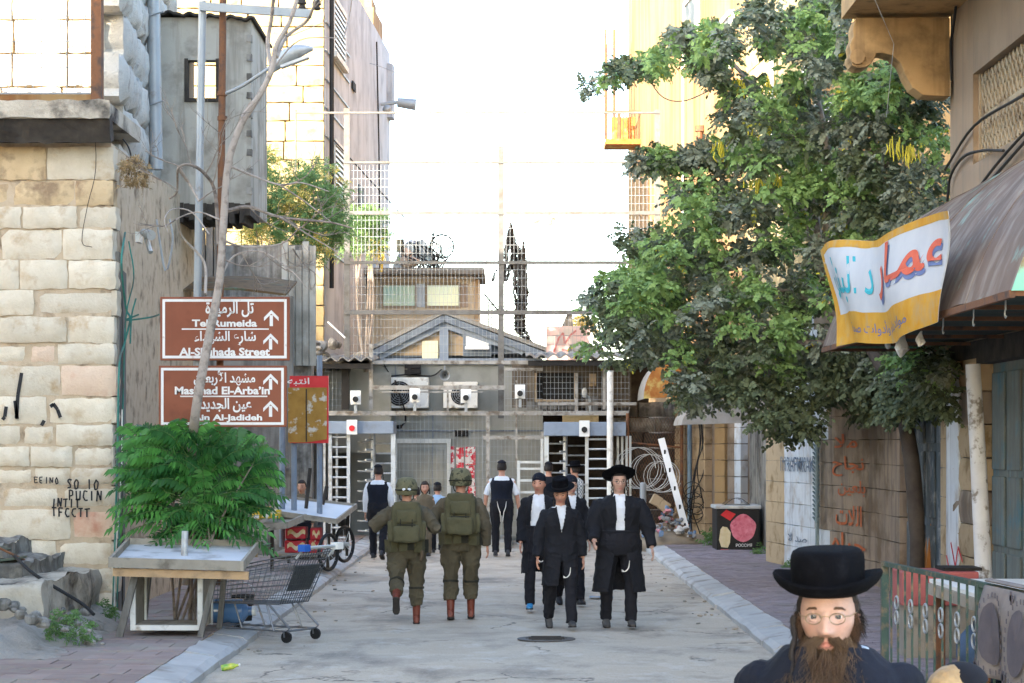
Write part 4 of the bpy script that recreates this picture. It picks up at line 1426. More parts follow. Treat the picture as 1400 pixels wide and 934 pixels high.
# ---- sheds on both sides
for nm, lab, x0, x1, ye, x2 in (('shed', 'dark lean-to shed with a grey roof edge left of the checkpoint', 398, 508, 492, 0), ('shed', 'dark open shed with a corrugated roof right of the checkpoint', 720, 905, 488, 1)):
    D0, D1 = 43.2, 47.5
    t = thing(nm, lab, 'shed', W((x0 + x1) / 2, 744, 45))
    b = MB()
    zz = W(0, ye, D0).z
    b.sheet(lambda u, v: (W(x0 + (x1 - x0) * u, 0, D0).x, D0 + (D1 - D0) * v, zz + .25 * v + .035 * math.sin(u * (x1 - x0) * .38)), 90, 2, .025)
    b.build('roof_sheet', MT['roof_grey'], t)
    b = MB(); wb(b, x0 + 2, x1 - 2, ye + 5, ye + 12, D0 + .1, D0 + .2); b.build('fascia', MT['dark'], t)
    b = MB(); a_, c_ = W(x0, 0, D0).x, W(x1, 0, D0).x; b.bx(a_, c_, D1 - .15, D1, 0, zz + .1); b.build('back_wall', MT['grime_shade'] if x2 else MT['wood_old'], t)
    if not x2:
        b = MB(); b.bx(a_ + .02, a_ + .12, D0 + .3, D1 - .16, 0, zz); b.build('side_wall', MT['wood_old'], t)
        b = MB()
        b.bx(a_, c_ + .3, D0 + 1.6, D0 + 1.75, 1.9, zz - .2); b.build('partition', MT['container'], t)
        for i in range(6):
            b = MB(); wb(b, 402 + 9 * i, 410 + 9 * i, 600, 742, D0 + 1.2, D0 + 1.28); b.build('plank', MT['wood_old'], t)
    else:
        b = MB(); b.bx(W(700, 0, 45).x, W(862, 0, 45).x, 44.7, 44.9, 2.85, zz - .05); b.build('partition', M('shed_board', '#5b5247', '#6c6255', 3, .9, bump=.3, streak='#443c33'), t)
        b = MB(); wb(b, 733, 786, 510, 546, 44.62, 44.69); w_ = b.build('window', MT['dark'], t)
        for p in ((731, 788, 546, 550), (731, 734, 510, 546), (785, 788, 510, 546)):
            b = MB(); wb(b, p[0], p[1], p[2], p[3], 44.56, 44.68); b.build('frame', MT['jambstone'], w_)
        for k_, x in enumerate((720, 735, 749, 763, 776)):
            b = MB(); wb(b, x, x + 12, 549, 560, 44.5, 44.6); b.build('shelf_board', MT['wood_old'], t)
        b = MB(); wb(b, 806, 815, 511, 528, 44.5, 44.66); b.build('switch_box', MT['jambstone'], t)
        b = MB(); b.bx(W(770, 0, 44).x, W(820, 0, 44).x, 44.6, 44.7, 2.35, 2.72); b.build('sign_strip', MT['cream_stone'], t)
t = thing('work_lamp', 'white work lamp on a wall arm in the shed right of the checkpoint', 'lamp', W(803, 545, 44.4))
b = MB(); b.ell(W(799, 537, 44.3), (.06, .06, .11)); b.build('lamp_head', MT['white'], t, smooth=True)
b = MB(); b.tube(spline([W(800, 540, 44.35), W(806, 546, 44.4), W(807, 562, 44.4)], 4), .03, 6); b.build('arm', MT['galv'], t)
b = MB(); wb(b, 802, 816, 541, 562, 44.45, 44.6); b.build('box', MT['roof_grey'], t)


# ---- turnstiles
def turnstile(label, hx0, hx1, hy0, hy1, left_bars, rotor, post_x, cage, D, lamp):
    t = thing('turnstile', label, 'turnstile', W((hx0 + hx1) / 2, 744, D))
    b = MB(); wb(b, hx0, hx1, hy0, hy1, D - .25, D + .9, D - .25); b.build('header', MT['bluegrey'], t, bevel=.015)
    b = MB(); wb(b, lamp - 7, lamp + 7, hy0 - 2, hy1 + 1, D - .36, D - .26); lb = b.build('signal_box', MT['white'], t)
    b = MB(); b.tube([W(lamp, (hy0 + hy1) / 2 + 1, D - .36), W(lamp, (hy0 + hy1) / 2 + 1, D - .39)], .06, 14); b.build('signal_light', MT['red'] if lamp < 600 else MT['black'], lb)
    x0, x1 = left_bars
    zt = W(0, hy1, D).z
    n = 11
    for i in range(n):
        z = .18 + (zt - .25) * i / (n - 1)
        b = MB(); b.tube([(W(x0, 0, D).x, D - .1, z), (W(x1, 0, D).x, D - .1, z)], .022, 8); b.build('barrier_bar', MT['steel'], t, smooth=True)
    for x in (x0, x1):
        b = MB(); b.beam((W(x, 0, D).x, D - .1, 0), (W(x, 0, D).x, D - .1, zt), .07); b.build('post', MT['steel'], t)
    # rotor: a column with three wings of arms
    rx0, rx1 = rotor
    cxr = W((rx0 + rx1) / 2, 0, D).x
    rad = abs(W(rx1, 0, D).x - W(rx0, 0, D).x) / 2 + .1
    b = MB(); b.tube([(cxr, D + .35, 0), (cxr, D + .35, zt)], .05, 10); ro = b.build('rotor', MT['steel'], t, smooth=True)
    for wing, a_ in enumerate((15, 135, 255)):
        for i in range(10):
            z = .25 + (zt - .45) * i / 9 + .04 * wing
            b = MB(); b.tube([(cxr + math.cos(R(a_)) * .05, D + .35 + math.sin(R(a_)) * .05, z), (cxr + math.cos(R(a_)) * rad, D + .35 + math.sin(R(a_)) * rad, z)], .02, 6); b.build('arm', MT['steel'], ro, smooth=True)
    for x in cage:
        b = MB(); b.beam((W(x, 0, D).x, D + .1, 0), (W(x, 0, D).x, D + .1, zt), .045); b.build('cage_bar', MT['steel'], t)
    b = MB(); b.beam((W(post_x, 0, D).x, D - .1, 0), (W(post_x, 0, D).x, D - .1, zt), .09); b.build('post', MT['steel'], t)
    return t


turnstile('blue grey full height turnstile with a red signal light, left of the hut door', 436, 538, 576, 593, (452, 477), (484, 533), 538, (437, 443, 460), 43.2, 481)
turnstile('grey full height turnstile with a black camera on its header, right of the hut', 744, 856, 577, 596, (802, 832), (750, 797), 747, (845, 851, 857, 862), 43.2, 799)
t = thing('steel_pole', 'white steel pole beside the right turnstile reaching up to the shed roof', 'pole', W(834, 744, 42.9))
b = MB(); b.tube([W(834, 744, 42.9), W(834, 508, 42.9)], .065, 12); b.build('shaft', MT['whitepaint'], t, smooth=True)
b = MB(); b.tube([W(834, 508, 42.9), W(834, 507, 42.9)], .075, 12); b.build('cap', MT['galv'], t)
t = thing('concrete_step', 'low concrete plinth under the left turnstile and hut', 'step', W(590, 760, 42.4))
b = MB(); b.bx(W(436, 0, 43).x, W(700, 0, 43).x, 42.5, 46, 0, .11); b.build('slab', MT['concrete'], t)
b = MB(); b.bx(W(476, 0, 42.4).x, W(540, 0, 42.4).x, 42.2, 42.5, 0, .06); b.build('edge', MT['concrete'], t)

# ---- guard tower
GT = thing('guard_tower', 'beige guard post with two windows with painted reflections and a flat overhanging roof above the hut', 'guard tower', W(578, 560, 54))
D = 54.0
b = MB(); wb(b, 505, 648, 376, 600, D, D + 2.6); b.build('wall', MT['beige'], GT)
b = MB(); wb(b, 648.5, 655, 382, 600, D + .3, D + 2.5); b.build('side_panel', MT['beige'], GT)
b = MB(); wb(b, 496, 662, 366, 375, D - .5, D + 3.1); b.build('roof', M('roof_dark', '#6a655c', '#79736a', 2, .8, bump=.2), GT, bevel=.02)
pw = M('painted_reflection', '#cfd0a0', '#9fc4bd', 0.9, 0.12, bump=0, spec=.5)  # yellow and blue reflections put into the pane colour
for x0, x1 in ((524, 567), (584, 627)):
    b = MB(); wb(b, x0 - 3, x0, 386, 422, D - .06, D + .02); wb(b, x1, x1 + 3, 386, 422, D - .06, D + .02); wb(b, x0, x1, 386, 390, D - .06, D + .02); wb(b, x0, x1, 418, 422, D - .06, D + .02)
    f_ = b.build('window_frame', M('bronze_frame', '#7a6d58', '#867963', 3, .6, bump=.05) if x0 == 524 else bpy.data.materials['bronze_frame'], GT)
    b = MB(); wb(b, x0, x1, 390, 418, D - .03, D - .01); b.build('pane', pw, f_)
b = MB(); wb(b, 500, 655, 422, 426, D - .12, D + .02); b.build('sill', MT['beige'], GT)
b = MB(); wb(b, 568, 583, 388, 420, D - .02, D + .01); b.build('panel', MT['greymetal'], GT)
b = MB(); wb(b, 630, 640, 388, 420, D - .02, D + .01); b.build('panel', MT['facade_tan'], GT)
# things on its roof
zr = W(0, 366, D).z
t = thing('cable_tangle', 'tangle of black cables and wire heaped on the guard post roof', 'cables', W(578, 366, D + 1))
rnd = random.Random(5)
b = MB()
for i in range(26):
    p = Vector((W(rnd.gauss(578, 10), 0, D).x, D + 1 + rnd.uniform(-.4, .4), zr))
    pts = [p]
    for k in range(5):
        pts.append(pts[-1] + Vector((rnd.uniform(-.22, .22), rnd.uniform(-.1, .1), rnd.uniform(.0, .26))))
    b.tube(spline(pts, 3), rnd.uniform(.012, .024), 5)
q = b.build('cable', MT['cable'], t, smooth=True); q['kind'] = 'stuff'
t = thing('cable_hoop', 'thin black hoop of cable standing on the guard post roof', 'cable', W(603, 352, D + 1))
b = MB(); b.tube(arc(W(604, 337, D + 1), 16.5 / F * D, 0, 360, 28), .022, 6); b.tube(arc(W(604.5, 337, D + 1.03), 15.5 / F * D, 20, 300, 20), .014, 6); b.build('loop', MT['cable'], t, smooth=True)
t = thing('equipment_box', 'small grey box on a stand on the guard post roof', 'box', W(546, 366, D + 1))
b = MB(); wb(b, 541, 552, 327, 344, D + 1, D + 1.2); b.build('case', M('olive_box', '#8b8a70', '#97967c', 3, .7), t)
b = MB(); wb(b, 545, 548, 344, 366, D + 1.05, D + 1.12); wb(b, 538, 556, 362, 366, D + .9, D + 1.3); b.build('stand', MT['greymetal'], t)
t = thing('plastic_sheet', 'pale blue plastic sheet draped over junk on the guard post roof', 'sheet', W(555, 366, D + 1.4))
b = MB(); b.sheet(lambda u, v: (W(530 + 66 * u, 0, D).x, D + 1.6 + .4 * v, W(0, 366 - (46 * math.sin(u * 3.0) ** .7) * (1 - .55 * v) - 12 * mnoise.noise(Vector((u * 5, v * 4, 2))) * math.sin(u * 3.1), D).z), 18, 8, .01)
b.build('sheet', M('plastic_pale', '#b9c2cc', '#ccd2d8', 6, .45, bump=.2, bscale=12, alpha=.85), t, smooth=True)
t = thing('sack', 'tan sack lying on the guard post roof', 'sack', W(560, 366, D + .9))
b = MB(); b.ell(W(560, 358, D + .9), (.26, .2, .16)); b.ell(W(556, 347, D + .95), (.14, .12, .14)); b.jitter(.05, 5); b.build('bag', M('sackcloth', '#bda995', '#cbb9a6', 5, .9), t, smooth=True)
t = thing('yellow_pole', 'thin yellow pole leaning behind the fence left of the guard post', 'pole', W(522, 366, 52))
b = MB(); b.tube([W(521, 372, 52), W(527, 314, 52)], .035, 8); b.build('shaft', M('yellow_paint', '#c9a51f', '#d6b53a', 5, .6), t, smooth=True)
b = MB(); b.tube([W(527, 314, 52), W(527.3, 311, 52)], .045, 8); b.build('cap', MT['dark'], t)

# ---- hanging black netting, antenna, wires
t = thing('torn_netting', 'torn black netting hanging in rags from a wire above the checkpoint', 'netting', W(712, 480, 49))
rnd = random.Random(3)
D = 49.0
b = MB()
bands = (([(697, 305), (700, 330), (709, 352), (712, 400), (711, 440)], [1.5, 5, 8, 9, 6], 150), ([(717, 330), (717, 355), (716, 385), (715, 420), (712, 450)], [1.5, 3, 4, 3, 3], 70),
         ([(697, 310), (692, 340), (690, 375), (688, 388)], [2, 3, 2, .6], 26), ([(703, 340), (699, 362), (692, 385)], [2, 3.5, .6], 30), ([(680, 365), (677, 375), (673, 385)], [2, 1.5, .5], 8),
         ([(711, 440), (712, 452), (722, 466), (733, 482)], [8, 8, 4, 1.0], 60), ([(706, 450), (708, 460), (724, 474), (733, 482)], [1, 1, 1.5, 1], 14))
for pts, wd, n in bands:
    C = spline([(x, 0, y) for x, y in pts], 8)
    Wd = np.interp(np.linspace(0, 1, len(C)), np.linspace(0, 1, len(wd)), wd)
    for i in range(n):
        k = rnd.randrange(len(C) - 1)
        off = rnd.uniform(-1, 1)
        L_ = rnd.randrange(3, 9)
        P = []
        for q in range(k, min(k + L_, len(C))):
            P.append(W(C[q].x + Wd[q] * (off + .25 * math.sin(q * 2.1 + i)), C[q].z, D + .15 * math.sin(i)))
        if len(P) > 1:
            b.tube(P, rnd.uniform(.012, .028), 4)
        x1 = C[k].x - Wd[k] * rnd.random(); x2 = C[k].x + Wd[k] * rnd.random()
        b.beam(W(x1, C[k].z, D + .1), W(x2, C[k].z + rnd.uniform(-6, 6), D + .1), .022, .012)
q = b.build('netting', MT['black'], t, recalc=False); q['kind'] = 'stuff'
t = thing('antenna_mast', 'lattice antenna mast with thin rods behind the gable', 'antenna', W(674, 500, 58))
D = 58.0
b = MB()
for x in (668, 672.5, 678):
    b.tube([W(x, 500, D), W(x, 412 if x < 675 else 440, D)], .022, 5)
for y in range(420, 500, 9):
    b.beam(W(668, y, D), W(672.5, y - 5, D), .018); b.beam(W(672.5, y, D), W(678, y + 4, D), .014)
b.build('mast', MT['galv'], t)
b = MB()
b.tube([W(662, 402, D), W(682, 426, D)], .025, 5)
for i in range(4):
    x, y = 662 + 6 * i, 402 + 6 * i * 1.1
    b.beam(W(x, y, D), W(x + 9, y - 3 + 4 * i, D), .016)
for i in range(5):
    b.beam(W(688 + 6 * i, 416 - 3 * (i % 2), D), W(682, 428, D), .012)
b.build('aerial', MT['cable'], t)
wirem = MT['greymetal']
for lab, pts, rr in (('thin overhead wire sagging between the roofs on both sides', [(500, 85, 55), (600, 108, 52), (660, 20, 50)], .006),
                     ('black cable slung from the tree branch across to the sunlit house', [(882, 100, 46), (905, 132, 46), (935, 138, 46), (975, 122, 46)], .014),
                     ('thin wire crossing the white sky high between the houses', [(655, -20, 50), (700, 78, 50), (760, 104, 50), (830, 96, 50)], .006),
                     ('thin wire rising from the netting to the sunlit house', [(720, 358, 50), (790, 330, 52), (860, 296, 56)], .007),
                     ('level wire behind the fence rails right of the guard post', [(640, 322, 50), (760, 320, 50), (860, 315, 50)], .007),
                     ('two black service cables running down the grey flank towards the fence', [(455, 190, 47), (500, 240, 48.5), (555, 300, 50)], .016)):
    o = MB().tube(spline([W(*p) for p in pts], 8), rr, 5).build('overhead_wire', MT['cable'] if rr > .01 else wirem, smooth=True)
    tag(o, lab, 'wire')
for lab, px, py, sc_ in (('white plastic bag scrap caught on the fence rail', 735, 302, 1.0), ('small grey plastic scrap caught on the fence wire', 752, 304, .45)):
    b = MB(); b.sheet(lambda u, v: (W(px + (u - .5) * 34 * sc_, 0, DG).x, DG - .15 + .06 * math.sin(u * 7 + v * 4), W(0, py + (v - .5) * 10 - 9 * (u - .5) ** 2 * (1 - v) + 3 * mnoise.noise(Vector((u * 4, v * 3, px))), DG).z), 10, 4, .006)
    tag(b.build('plastic_scrap', MT['whitepaint'], smooth=True), lab, 'scrap')

# ---- pink wall, boulders and rubble behind the right shed
PW = thing('pink_wall', 'pale pink painted block wall with faded red graffiti behind the shed roof', 'wall', W(776, 500, 51))
D = 51.0
pk = M('pink_paint', '#bf9f99', '#c9aba4', 2, .9, bump=.3, c3='#b3aaa2', s3=1.6, t3=.55, objr=.05)
for r_ in range(4):
    y = 446 + r_ * 13
    x = 747 - (6 if r_ % 2 else 0)
    while x < 806:
        x1 = min(x + 18, 808)
        b = MB(); wb(b, max(x, 747), x1 - .6, y, y + 12.4, D, D + .4); b.build('block', pk, PW); x += 18
b = MB()
for pts in ([(757, 482), (764, 462), (770, 455), (772, 470)], [(772, 470), (780, 458), (788, 452)], [(768, 478), (780, 480)]):
    b = MB(); stroke(b, pts, D - .012, .022, D); b.build('graffiti', M('spray_faded', '#a8605e', '#b07a76', 9, .9, bump=0) if len(pts) > 3 and pts[0][0] == 757 else bpy.data.materials['spray_faded'], PW)
t = thing('boulder', 'grey boulder on the shed roof under the tree tip', 'boulder', W(795, 492, 48))
b = MB(); b.ell(W(795, 480, 48), (.3, .25, .17)); b.ell(W(812, 482, 48), (.22, .2, .14)); b.jitter(.09, 4); b.build('rock', MT['plaster_old'], t, smooth=True)
t = thing('leaning_slab', 'dark weathered slab leaning on top of the pink wall', 'slab', W(776, 446, 51))
b = MB(); b.prism([(W(x, y, 51.1).x, W(x, y, 51.1).z) for x, y in ((768, 446), (774, 432), (778, 424), (782, 430), (783, 446))], .15, lambda u, v, w: Vector((u, 51.1 + w, v))); b.build('slab', MT['wood_old'], t)
# rubble and scrap on the left shed roof
t = thing('rubble_heap', 'heap of rubble and dusty cloth on the left shed roof', 'rubble', W(430, 490, 44))
rnd = random.Random(8)
for i in range(16):
    b = MB(); p = W(rnd.uniform(403, 462), rnd.uniform(466, 488), 44 + rnd.uniform(0, .8)); b.ell(p, (rnd.uniform(.08, .2), .14, rnd.uniform(.07, .15)), nu=8, nv=6); b.jitter(.06, 6, i); b.build('rubble_stone', MT['plaster_old'], t)
b = MB(); b.tube([W(448, 440, 43.8), W(472, 462, 43.8)], .02, 5); b.build('rod', MT['white'], t)

# ---- right end: chain link, razor wire, plank, rubbish
CL = thing('chain_link_fence', 'rusty chain link fence right of the checkpoint in front of dark stonework', 'fence', W(893, 744, 43.4))
b = MB()
for i in range(40):
    for sg in (1, -1):
        p0 = 858 + i * 3.8 - (40 if sg > 0 else 0)
        a_, c_ = W(p0, 740, 43.4), W(p0 + sg * 90, 570, 43.4)
        for k in range(12):
            q0, q1 = a_.lerp(c_, k / 12), a_.lerp(c_, (k + 1) / 12)
            if W(856, 0, 43.4).x < q0.x < W(932, 0, 43.4).x and W(856, 0, 43.4).x < q1.x < W(932, 0, 43.4).x:
                b.beam(q0, q1, .005)
m = b.build('wire_mesh', MT['rust'], CL, recalc=False); m['kind'] = 'stuff'
for x in (858, 932):
    b = MB(); b.tube([W(x, 744, 43.4), W(x, 565, 43.4)], .035, 8); b.build('post', MT['rust'], CL)
b = MB(); b.tube([W(858, 605, 43.4), W(932, 612, 43.4)], .025, 6); b.build('rail', MT['rust'], CL)
t = thing('stub_post', 'short grey metal post standing by the chain link fence', 'post', W(880, 752, 41.7))
b = MB(); b.tube([W(880, 752, 41.7), W(879, 662, 41.7)], .065, 10); b.build('shaft', MT['greymetal'], t, smooth=True)
b = MB(); b.ell(W(879, 662, 41.7), (.065, .065, .04)); b.build('cap', MT['greymetal'], t, smooth=True)
t = thing('back_wall', 'dark soot stained stone wall behind the chain link fence', 'wall', W(895, 744, 45.5))
for r_ in range(9):
    z = .02 + .33 * r_
    x = 2.35 - (.2 if r_ % 2 else 0)
    while x < 4.2:
        w = rnd.uniform(.35, .6)
        me = stone_mesh(w - .02, .31, .3, rnd.random(), MT['grime_shade'] if r_ < 7 else MT['plaster_old'], rough=.2, edge=.15, jit=.012)
        inst(me, 'stone', t, (x + w / 2, 45.6, z + .16)); x += w
t = thing('razor_wire', 'coils of razor wire against the chain link fence', 'razor wire', W(885, 700, 42.8))
for k in range(3):
    b = MB(); r0 = .42 - .05 * k
    b.tube([W(868 + 16 * k, 640 + 6 * k, 42.8) + Vector((math.cos(a) * r0 + .035 * a / 3, .12 * math.sin(a * .5) + .03 * a, math.sin(a) * r0)) for a in [i * .35 for i in range(54)]], .007, 4)
    b.build('coil', MT['galv'], t)
t = thing('leaning_plank', 'white metal plank leaning against the fence by the rubbish', 'plank', W(938, 735, 41.2))
b = MB(); b.beam(W(940, 732, 41.3), W(904, 600, 42.2), .13, .05, up=(0, 1, 0)); b.build('board', MT['white'], t)
for k in range(5):
    b = MB(); p = W(940, 732, 41.27).lerp(W(904, 600, 42.17), .1 + .19 * k); b.box(p, (.035, .03, .09)); b.build('slot', MT['dark'], t)
t = thing('concrete_block', 'broken cream concrete block lying on the rubbish heap', 'block', W(901, 690, 41.5))
b = MB(); b.box(W(897, 684, 41.5), (.2, .3, .2), rot=Matrix.Rotation(R(30), 3, 'Y')); b.box(W(908, 692, 41.5), (.2, .3, .2), rot=Matrix.Rotation(R(35), 3, 'Y')); b.jitter(.03, 8); b.build('block', MT['jambstone'], t, bevel=.02)
bmats = [M('rubbish_%s' % n, c, c2, 9, .6, bump=.2, objr=.0) for n, c, c2 in (('white', '#c9c9c9', '#d6d4d0'), ('grey', '#7d7f80', '#8f8f8d'), ('pink', '#b06a70', '#c98a8c'), ('blue', '#5b7392', '#7d93ab'), ('brown', '#6b5a48', '#7d6a55'))]
RB = thing('rubbish_heap', 'heap of rubbish bags, paper and cans at the foot of the fence', 'rubbish', W(915, 738, 41.5))
rnd = random.Random(21)
for i in range(110):
    b = MB()
    px = rnd.gauss(918, 18)
    hgt = max(0, 45 - abs(px - 915) * 1.1) * rnd.random()
    p = W(px, 737 - hgt, 41.4 + rnd.uniform(-.5, .4))
    k = rnd.random()
    if k < .6:
        b.ell(p, (rnd.uniform(.03, .1), rnd.uniform(.03, .08), rnd.uniform(.02, .07)), nu=7, nv=5); b.jitter(.04, 14, i)
    elif k < .8:
        b.tube([p, p + Vector((rnd.uniform(-.1, .1), rnd.uniform(-.05, .05), rnd.uniform(-.03, .06)))], .028, 7)
    else:
        b.box(p, (rnd.uniform(.05, .14), .02, rnd.uniform(.04, .1)), rot=Euler((rnd.uniform(-1, 1), rnd.uniform(-1, 1), rnd.uniform(-1, 1))).to_matrix())
    b.build('rubbish', bmats[rnd.randrange(5)], RB)
b = MB(); b.ell(W(915, 742, 41.6), (.75, .6, .28), nu=16, nv=8); b.jitter(.1, 3); b.build('dirt_mound', MT['earth'], RB, smooth=True)

# ================================================================ signs, poles, lamps on the left
MT['signbrown'] = M('sign_brown', '#7e4630', '#8a4f37', 2.5, .6, bump=.05, c3='#75402c', s3=3, t3=.62)
MT['signwhite'] = M('sign_white', '#d9d6d2', '#e2e0dc', 6, .6, bump=0, c3='#a58d80', s3=14, t3=.70)
DS = 23.2
kS = DS / F
SG = thing('direction_sign', 'two brown road signs with white Arabic and English place names on a grey post', 'road sign', W(270, 760, DS + .12))
b = MB(); b.tube([W(268, 800, DS + .12), W(270, 400, DS + .12), W(277, 2, DS + .12)], .044, 10); b.build('post', MT['greymetal'], SG, smooth=True)
b = MB(); b.tube([W(276, 8, DS + .06), W(424, 19, DS + .0)], .001, 4); b.beam(W(274, 9, DS + .05), W(426, 19, DS - .05), .05, .09); b.build('cross_arm', MT['greymetal'], SG)
for px, py in ((413, 9), (433, 10)):
    b = MB(); b.lathe([(.02, 0), (.045, .01), (.03, .05), (.05, .06), (.035, .11), (.015, .13)], 10, Matrix.Translation(W(px, py + 4, DS - .03))); b.build('insulator', MT['grime_shade'], SG, smooth=True)
UPA, UPB = 'تل الرميدة', 'شارع الشهداء'
for (x0, x1, y0, y1, tilt, lab, rowsx) in (
        (219, 396, 406, 493, 0, 'upper brown panel reading Tel Rumeida and Al-Shuhada Street',
         (('ar', UPA, 314, 423, 66, 22), ('en', 'Tel Rumeida', 307, 442, 89, 10), ('ln', 0, 308, 450, 119, 2), ('ar', UPB, 308, 463, 84, 21), ('en', 'Al-Shuhada Street', 307, 481, 124, 11), ('up', 0, 371, 435, 20, 22), ('up', 0, 370, 467, 20, 22))),
        (217, 392, 500, 584, 0, 'lower brown panel reading Mashhad El-Arba’in and Ain Al-Jadideh',
         (('ar', 'مشهد الأربعين', 307, 517, 84, 21), ('en', 'Mashhad El-Arba’in', 304, 534, 130, 11), ('ln', 0, 306, 542, 119, 2), ('ar', 'عين الجديدة', 306, 554, 76, 20), ('en', 'Ain Al-Jadideh', 311, 572, 95, 11), ('up', 0, 370, 522, 20, 22), ('up', 0, 370, 559, 20, 22)))):
    b = MB(); wb(b, x0, x1, y0, y1, DS, DS + .03); p_ = b.build('sign_panel', MT['signbrown'], SG, bevel=.006, label=lab)
    b = MB()
    t_ = 3.6
    wb(b, x0 + 3, x1 - 4, y0 + 3, y0 + 3 + t_, DS - .004, DS - .001); wb(b, x0 + 3, x1 - 4, y1 - 3 - t_, y1 - 3, DS - .004, DS - .001)
    wb(b, x0 + 3, x0 + 3 + t_, y0 + 3 + t_, y1 - 3 - t_, DS - .004, DS - .001); wb(b, x1 - 4 - t_, x1 - 4, y0 + 3 + t_, y1 - 3 - t_, DS - .004, DS - .001)
    f_ = b.build('border', MT['signwhite'], p_); f_['kind'] = 'stuff'
    b = MB()
    for kind, s, cx, cy, w, h in rowsx:
        c = W(cx, cy, DS)
        fr = flat(c.x, DS - .0045, c.z)
        if kind == 'ar':
            letter(b, arabic(s), w * kS, h * kS, fr, .025)
        elif kind == 'en':
            letter(b, s, w * kS, h * kS, fr, .035)
        elif kind == 'ln':
            wb(b, cx - w / 2, cx + w / 2, cy - .9, cy + .9, DS - .0045, DS - .002)
        else:
            q = kS
            for poly in ([(0, 11), (10, 1), (10, -4), (0, 6), (-10, -4), (-10, 1)], [(-2.2, 4), (2.2, 4), (2.2, -11), (-2.2, -11)]):
                b.add([fr(u * q, v * q) for u, v in poly], [tuple(range(len(poly)))])
    b.build('lettering', MT['signwhite'], p_)['kind'] = 'stuff'
    b = MB()
    for x in (262, 306):
        wb(b, x - 6, x + 6, y0 + 20, y0 + 26, DS + .031, DS + .16); wb(b, x - 6, x + 6, y1 - 26, y1 - 20, DS + .031, DS + .16)
    b.build('bracket', MT['greymetal'], p_)
LPt = thing('street_lamp', 'rusty street lamp post with a grey lamp head on a bent arm', 'street lamp', W(301, 760, DS + .2))
b = MB(); b.tube([W(300, 800, DS + .2), W(301, 400, DS + .2), W(305, -10, DS + .2)], .040, 10); b.build('pole', MT['rust'], LPt, smooth=True)
b = MB()
for y in (128, 162):
    b.tube([W(304, y - 3, DS + .2), W(304, y + 3, DS + .2)], .055, 10)
b.build('collar', MT['rust'], LPt)
b = MB(); b.tube(spline([W(304, 130, DS + .2), W(330, 118, DS + .1), W(352, 104, DS), W(370, 92, DS)], 5), .022, 8); b.build('arm', MT['greymetal'], LPt, smooth=True)
b = MB()
rings = []
for u, (w_, h_) in zip((0, .08, .3, .6, .85, 1), ((.03, .04), (.06, .09), (.09, .10), (.10, .085), (.07, .05), (.015, .02))):
    c = W(369 + 59 * u, 92 - 21 * u - 8 * math.sin(u * 2.6), DS)
    rings.append([c + Vector((0, w_ * math.cos(a), h_ * math.sin(a))) for a in [2 * math.pi * k / 12 for k in range(12)]])
b.loft(rings); b.build('lamp_head', MT['galv'], LPt, smooth=True)
b = MB(); b.beam(W(384, 92, DS), W(422, 78, DS), .12, .03); b.build('diffuser', MT['white'], LPt)

NB = thing('notice_board', 'red framed board with a torn ochre poster, right of the brown signs', 'notice board', W(437, 745, 33))
D = 33.0
b = MB(); wb(b, 396, 449, 514, 606, D, D + .04); b.build('panel', MT['red'], NB)
ok_ = M('ochre_poster', '#8f6a2e', '#a5803f', 5, .8, bump=.4, bscale=30, c3='#c2bdb2', s3=4.5, t3=.58, soft3=.03)
b = MB(); b.sheet(lambda u, v: (W(394 + 53 * u, 0, D).x, D - .012 - .05 * max(0, u + (1 - v) - 1.5) ** 2, W(0, 605 - 75 * v - 8 * max(0, u + (1 - v) - 1.45), D).z), 10, 10, .006); b.build('poster', ok_, NB)
b = MB(); letter(b, arabic('انتبه'), 30 / F * D, 11 / F * D, flat(W(408, 521, D).x, D - .005, W(408, 522, D).z), .01); b.build('lettering', MT['signwhite'], NB)['kind'] = 'stuff'
b = MB(); wb(b, 418, 419.5, 532, 604, D - .03, D - .012); b.build('fold', MT['grime_shade'], NB)
for x, y0 in ((437, 486), (386, 560), (402, 600)):
    b = MB(); b.tube([W(x, 748, D + .1), W(x, y0, D + .1)], .045, 10); b.build('post', MT['bluegrey'], NB, smooth=True)

# ================================================================ front vendor cart
plank_m = M('raw_wood', '#a98a66', '#b99c79', 4, .85, bump=.35, bscale=50, c3='#7f6a52', s3=4, t3=.6, objr=.08)
greyw = M('grey_wood', '#8f877a', '#a39b8d', 4, .9, bump=.4, bscale=50, c3='#6e675c', s3=4, t3=.6, objr=.08)
topm = M('tray_top', '#b9babd', '#c8c9cb', 2, .7, bump=.15, c3='#8f8d8b', s3=3, t3=.6)
VC = thing('vendor_cart', 'wooden vendor cart with an empty shallow tray standing in front of the green bush', 'cart', W(245, 890, 21.8))
Dn, Df = 21.2, 22.7
NLp, NRp, FLp, FRp = W(151, 771, Dn), W(331, 776, Dn), W(176, 744, Df), W(354, 747, Df)


def quad(mb, a, b_, c, d, th):
    t_ = Vector((0, 0, -th))
    return mb.add([a, b_, c, d, a + t_, b_ + t_, c + t_, d + t_], [(0, 1, 2, 3), (7, 6, 5, 4), (0, 4, 5, 1), (1, 5, 6, 2), (2, 6, 7, 3), (3, 7, 4, 0)])


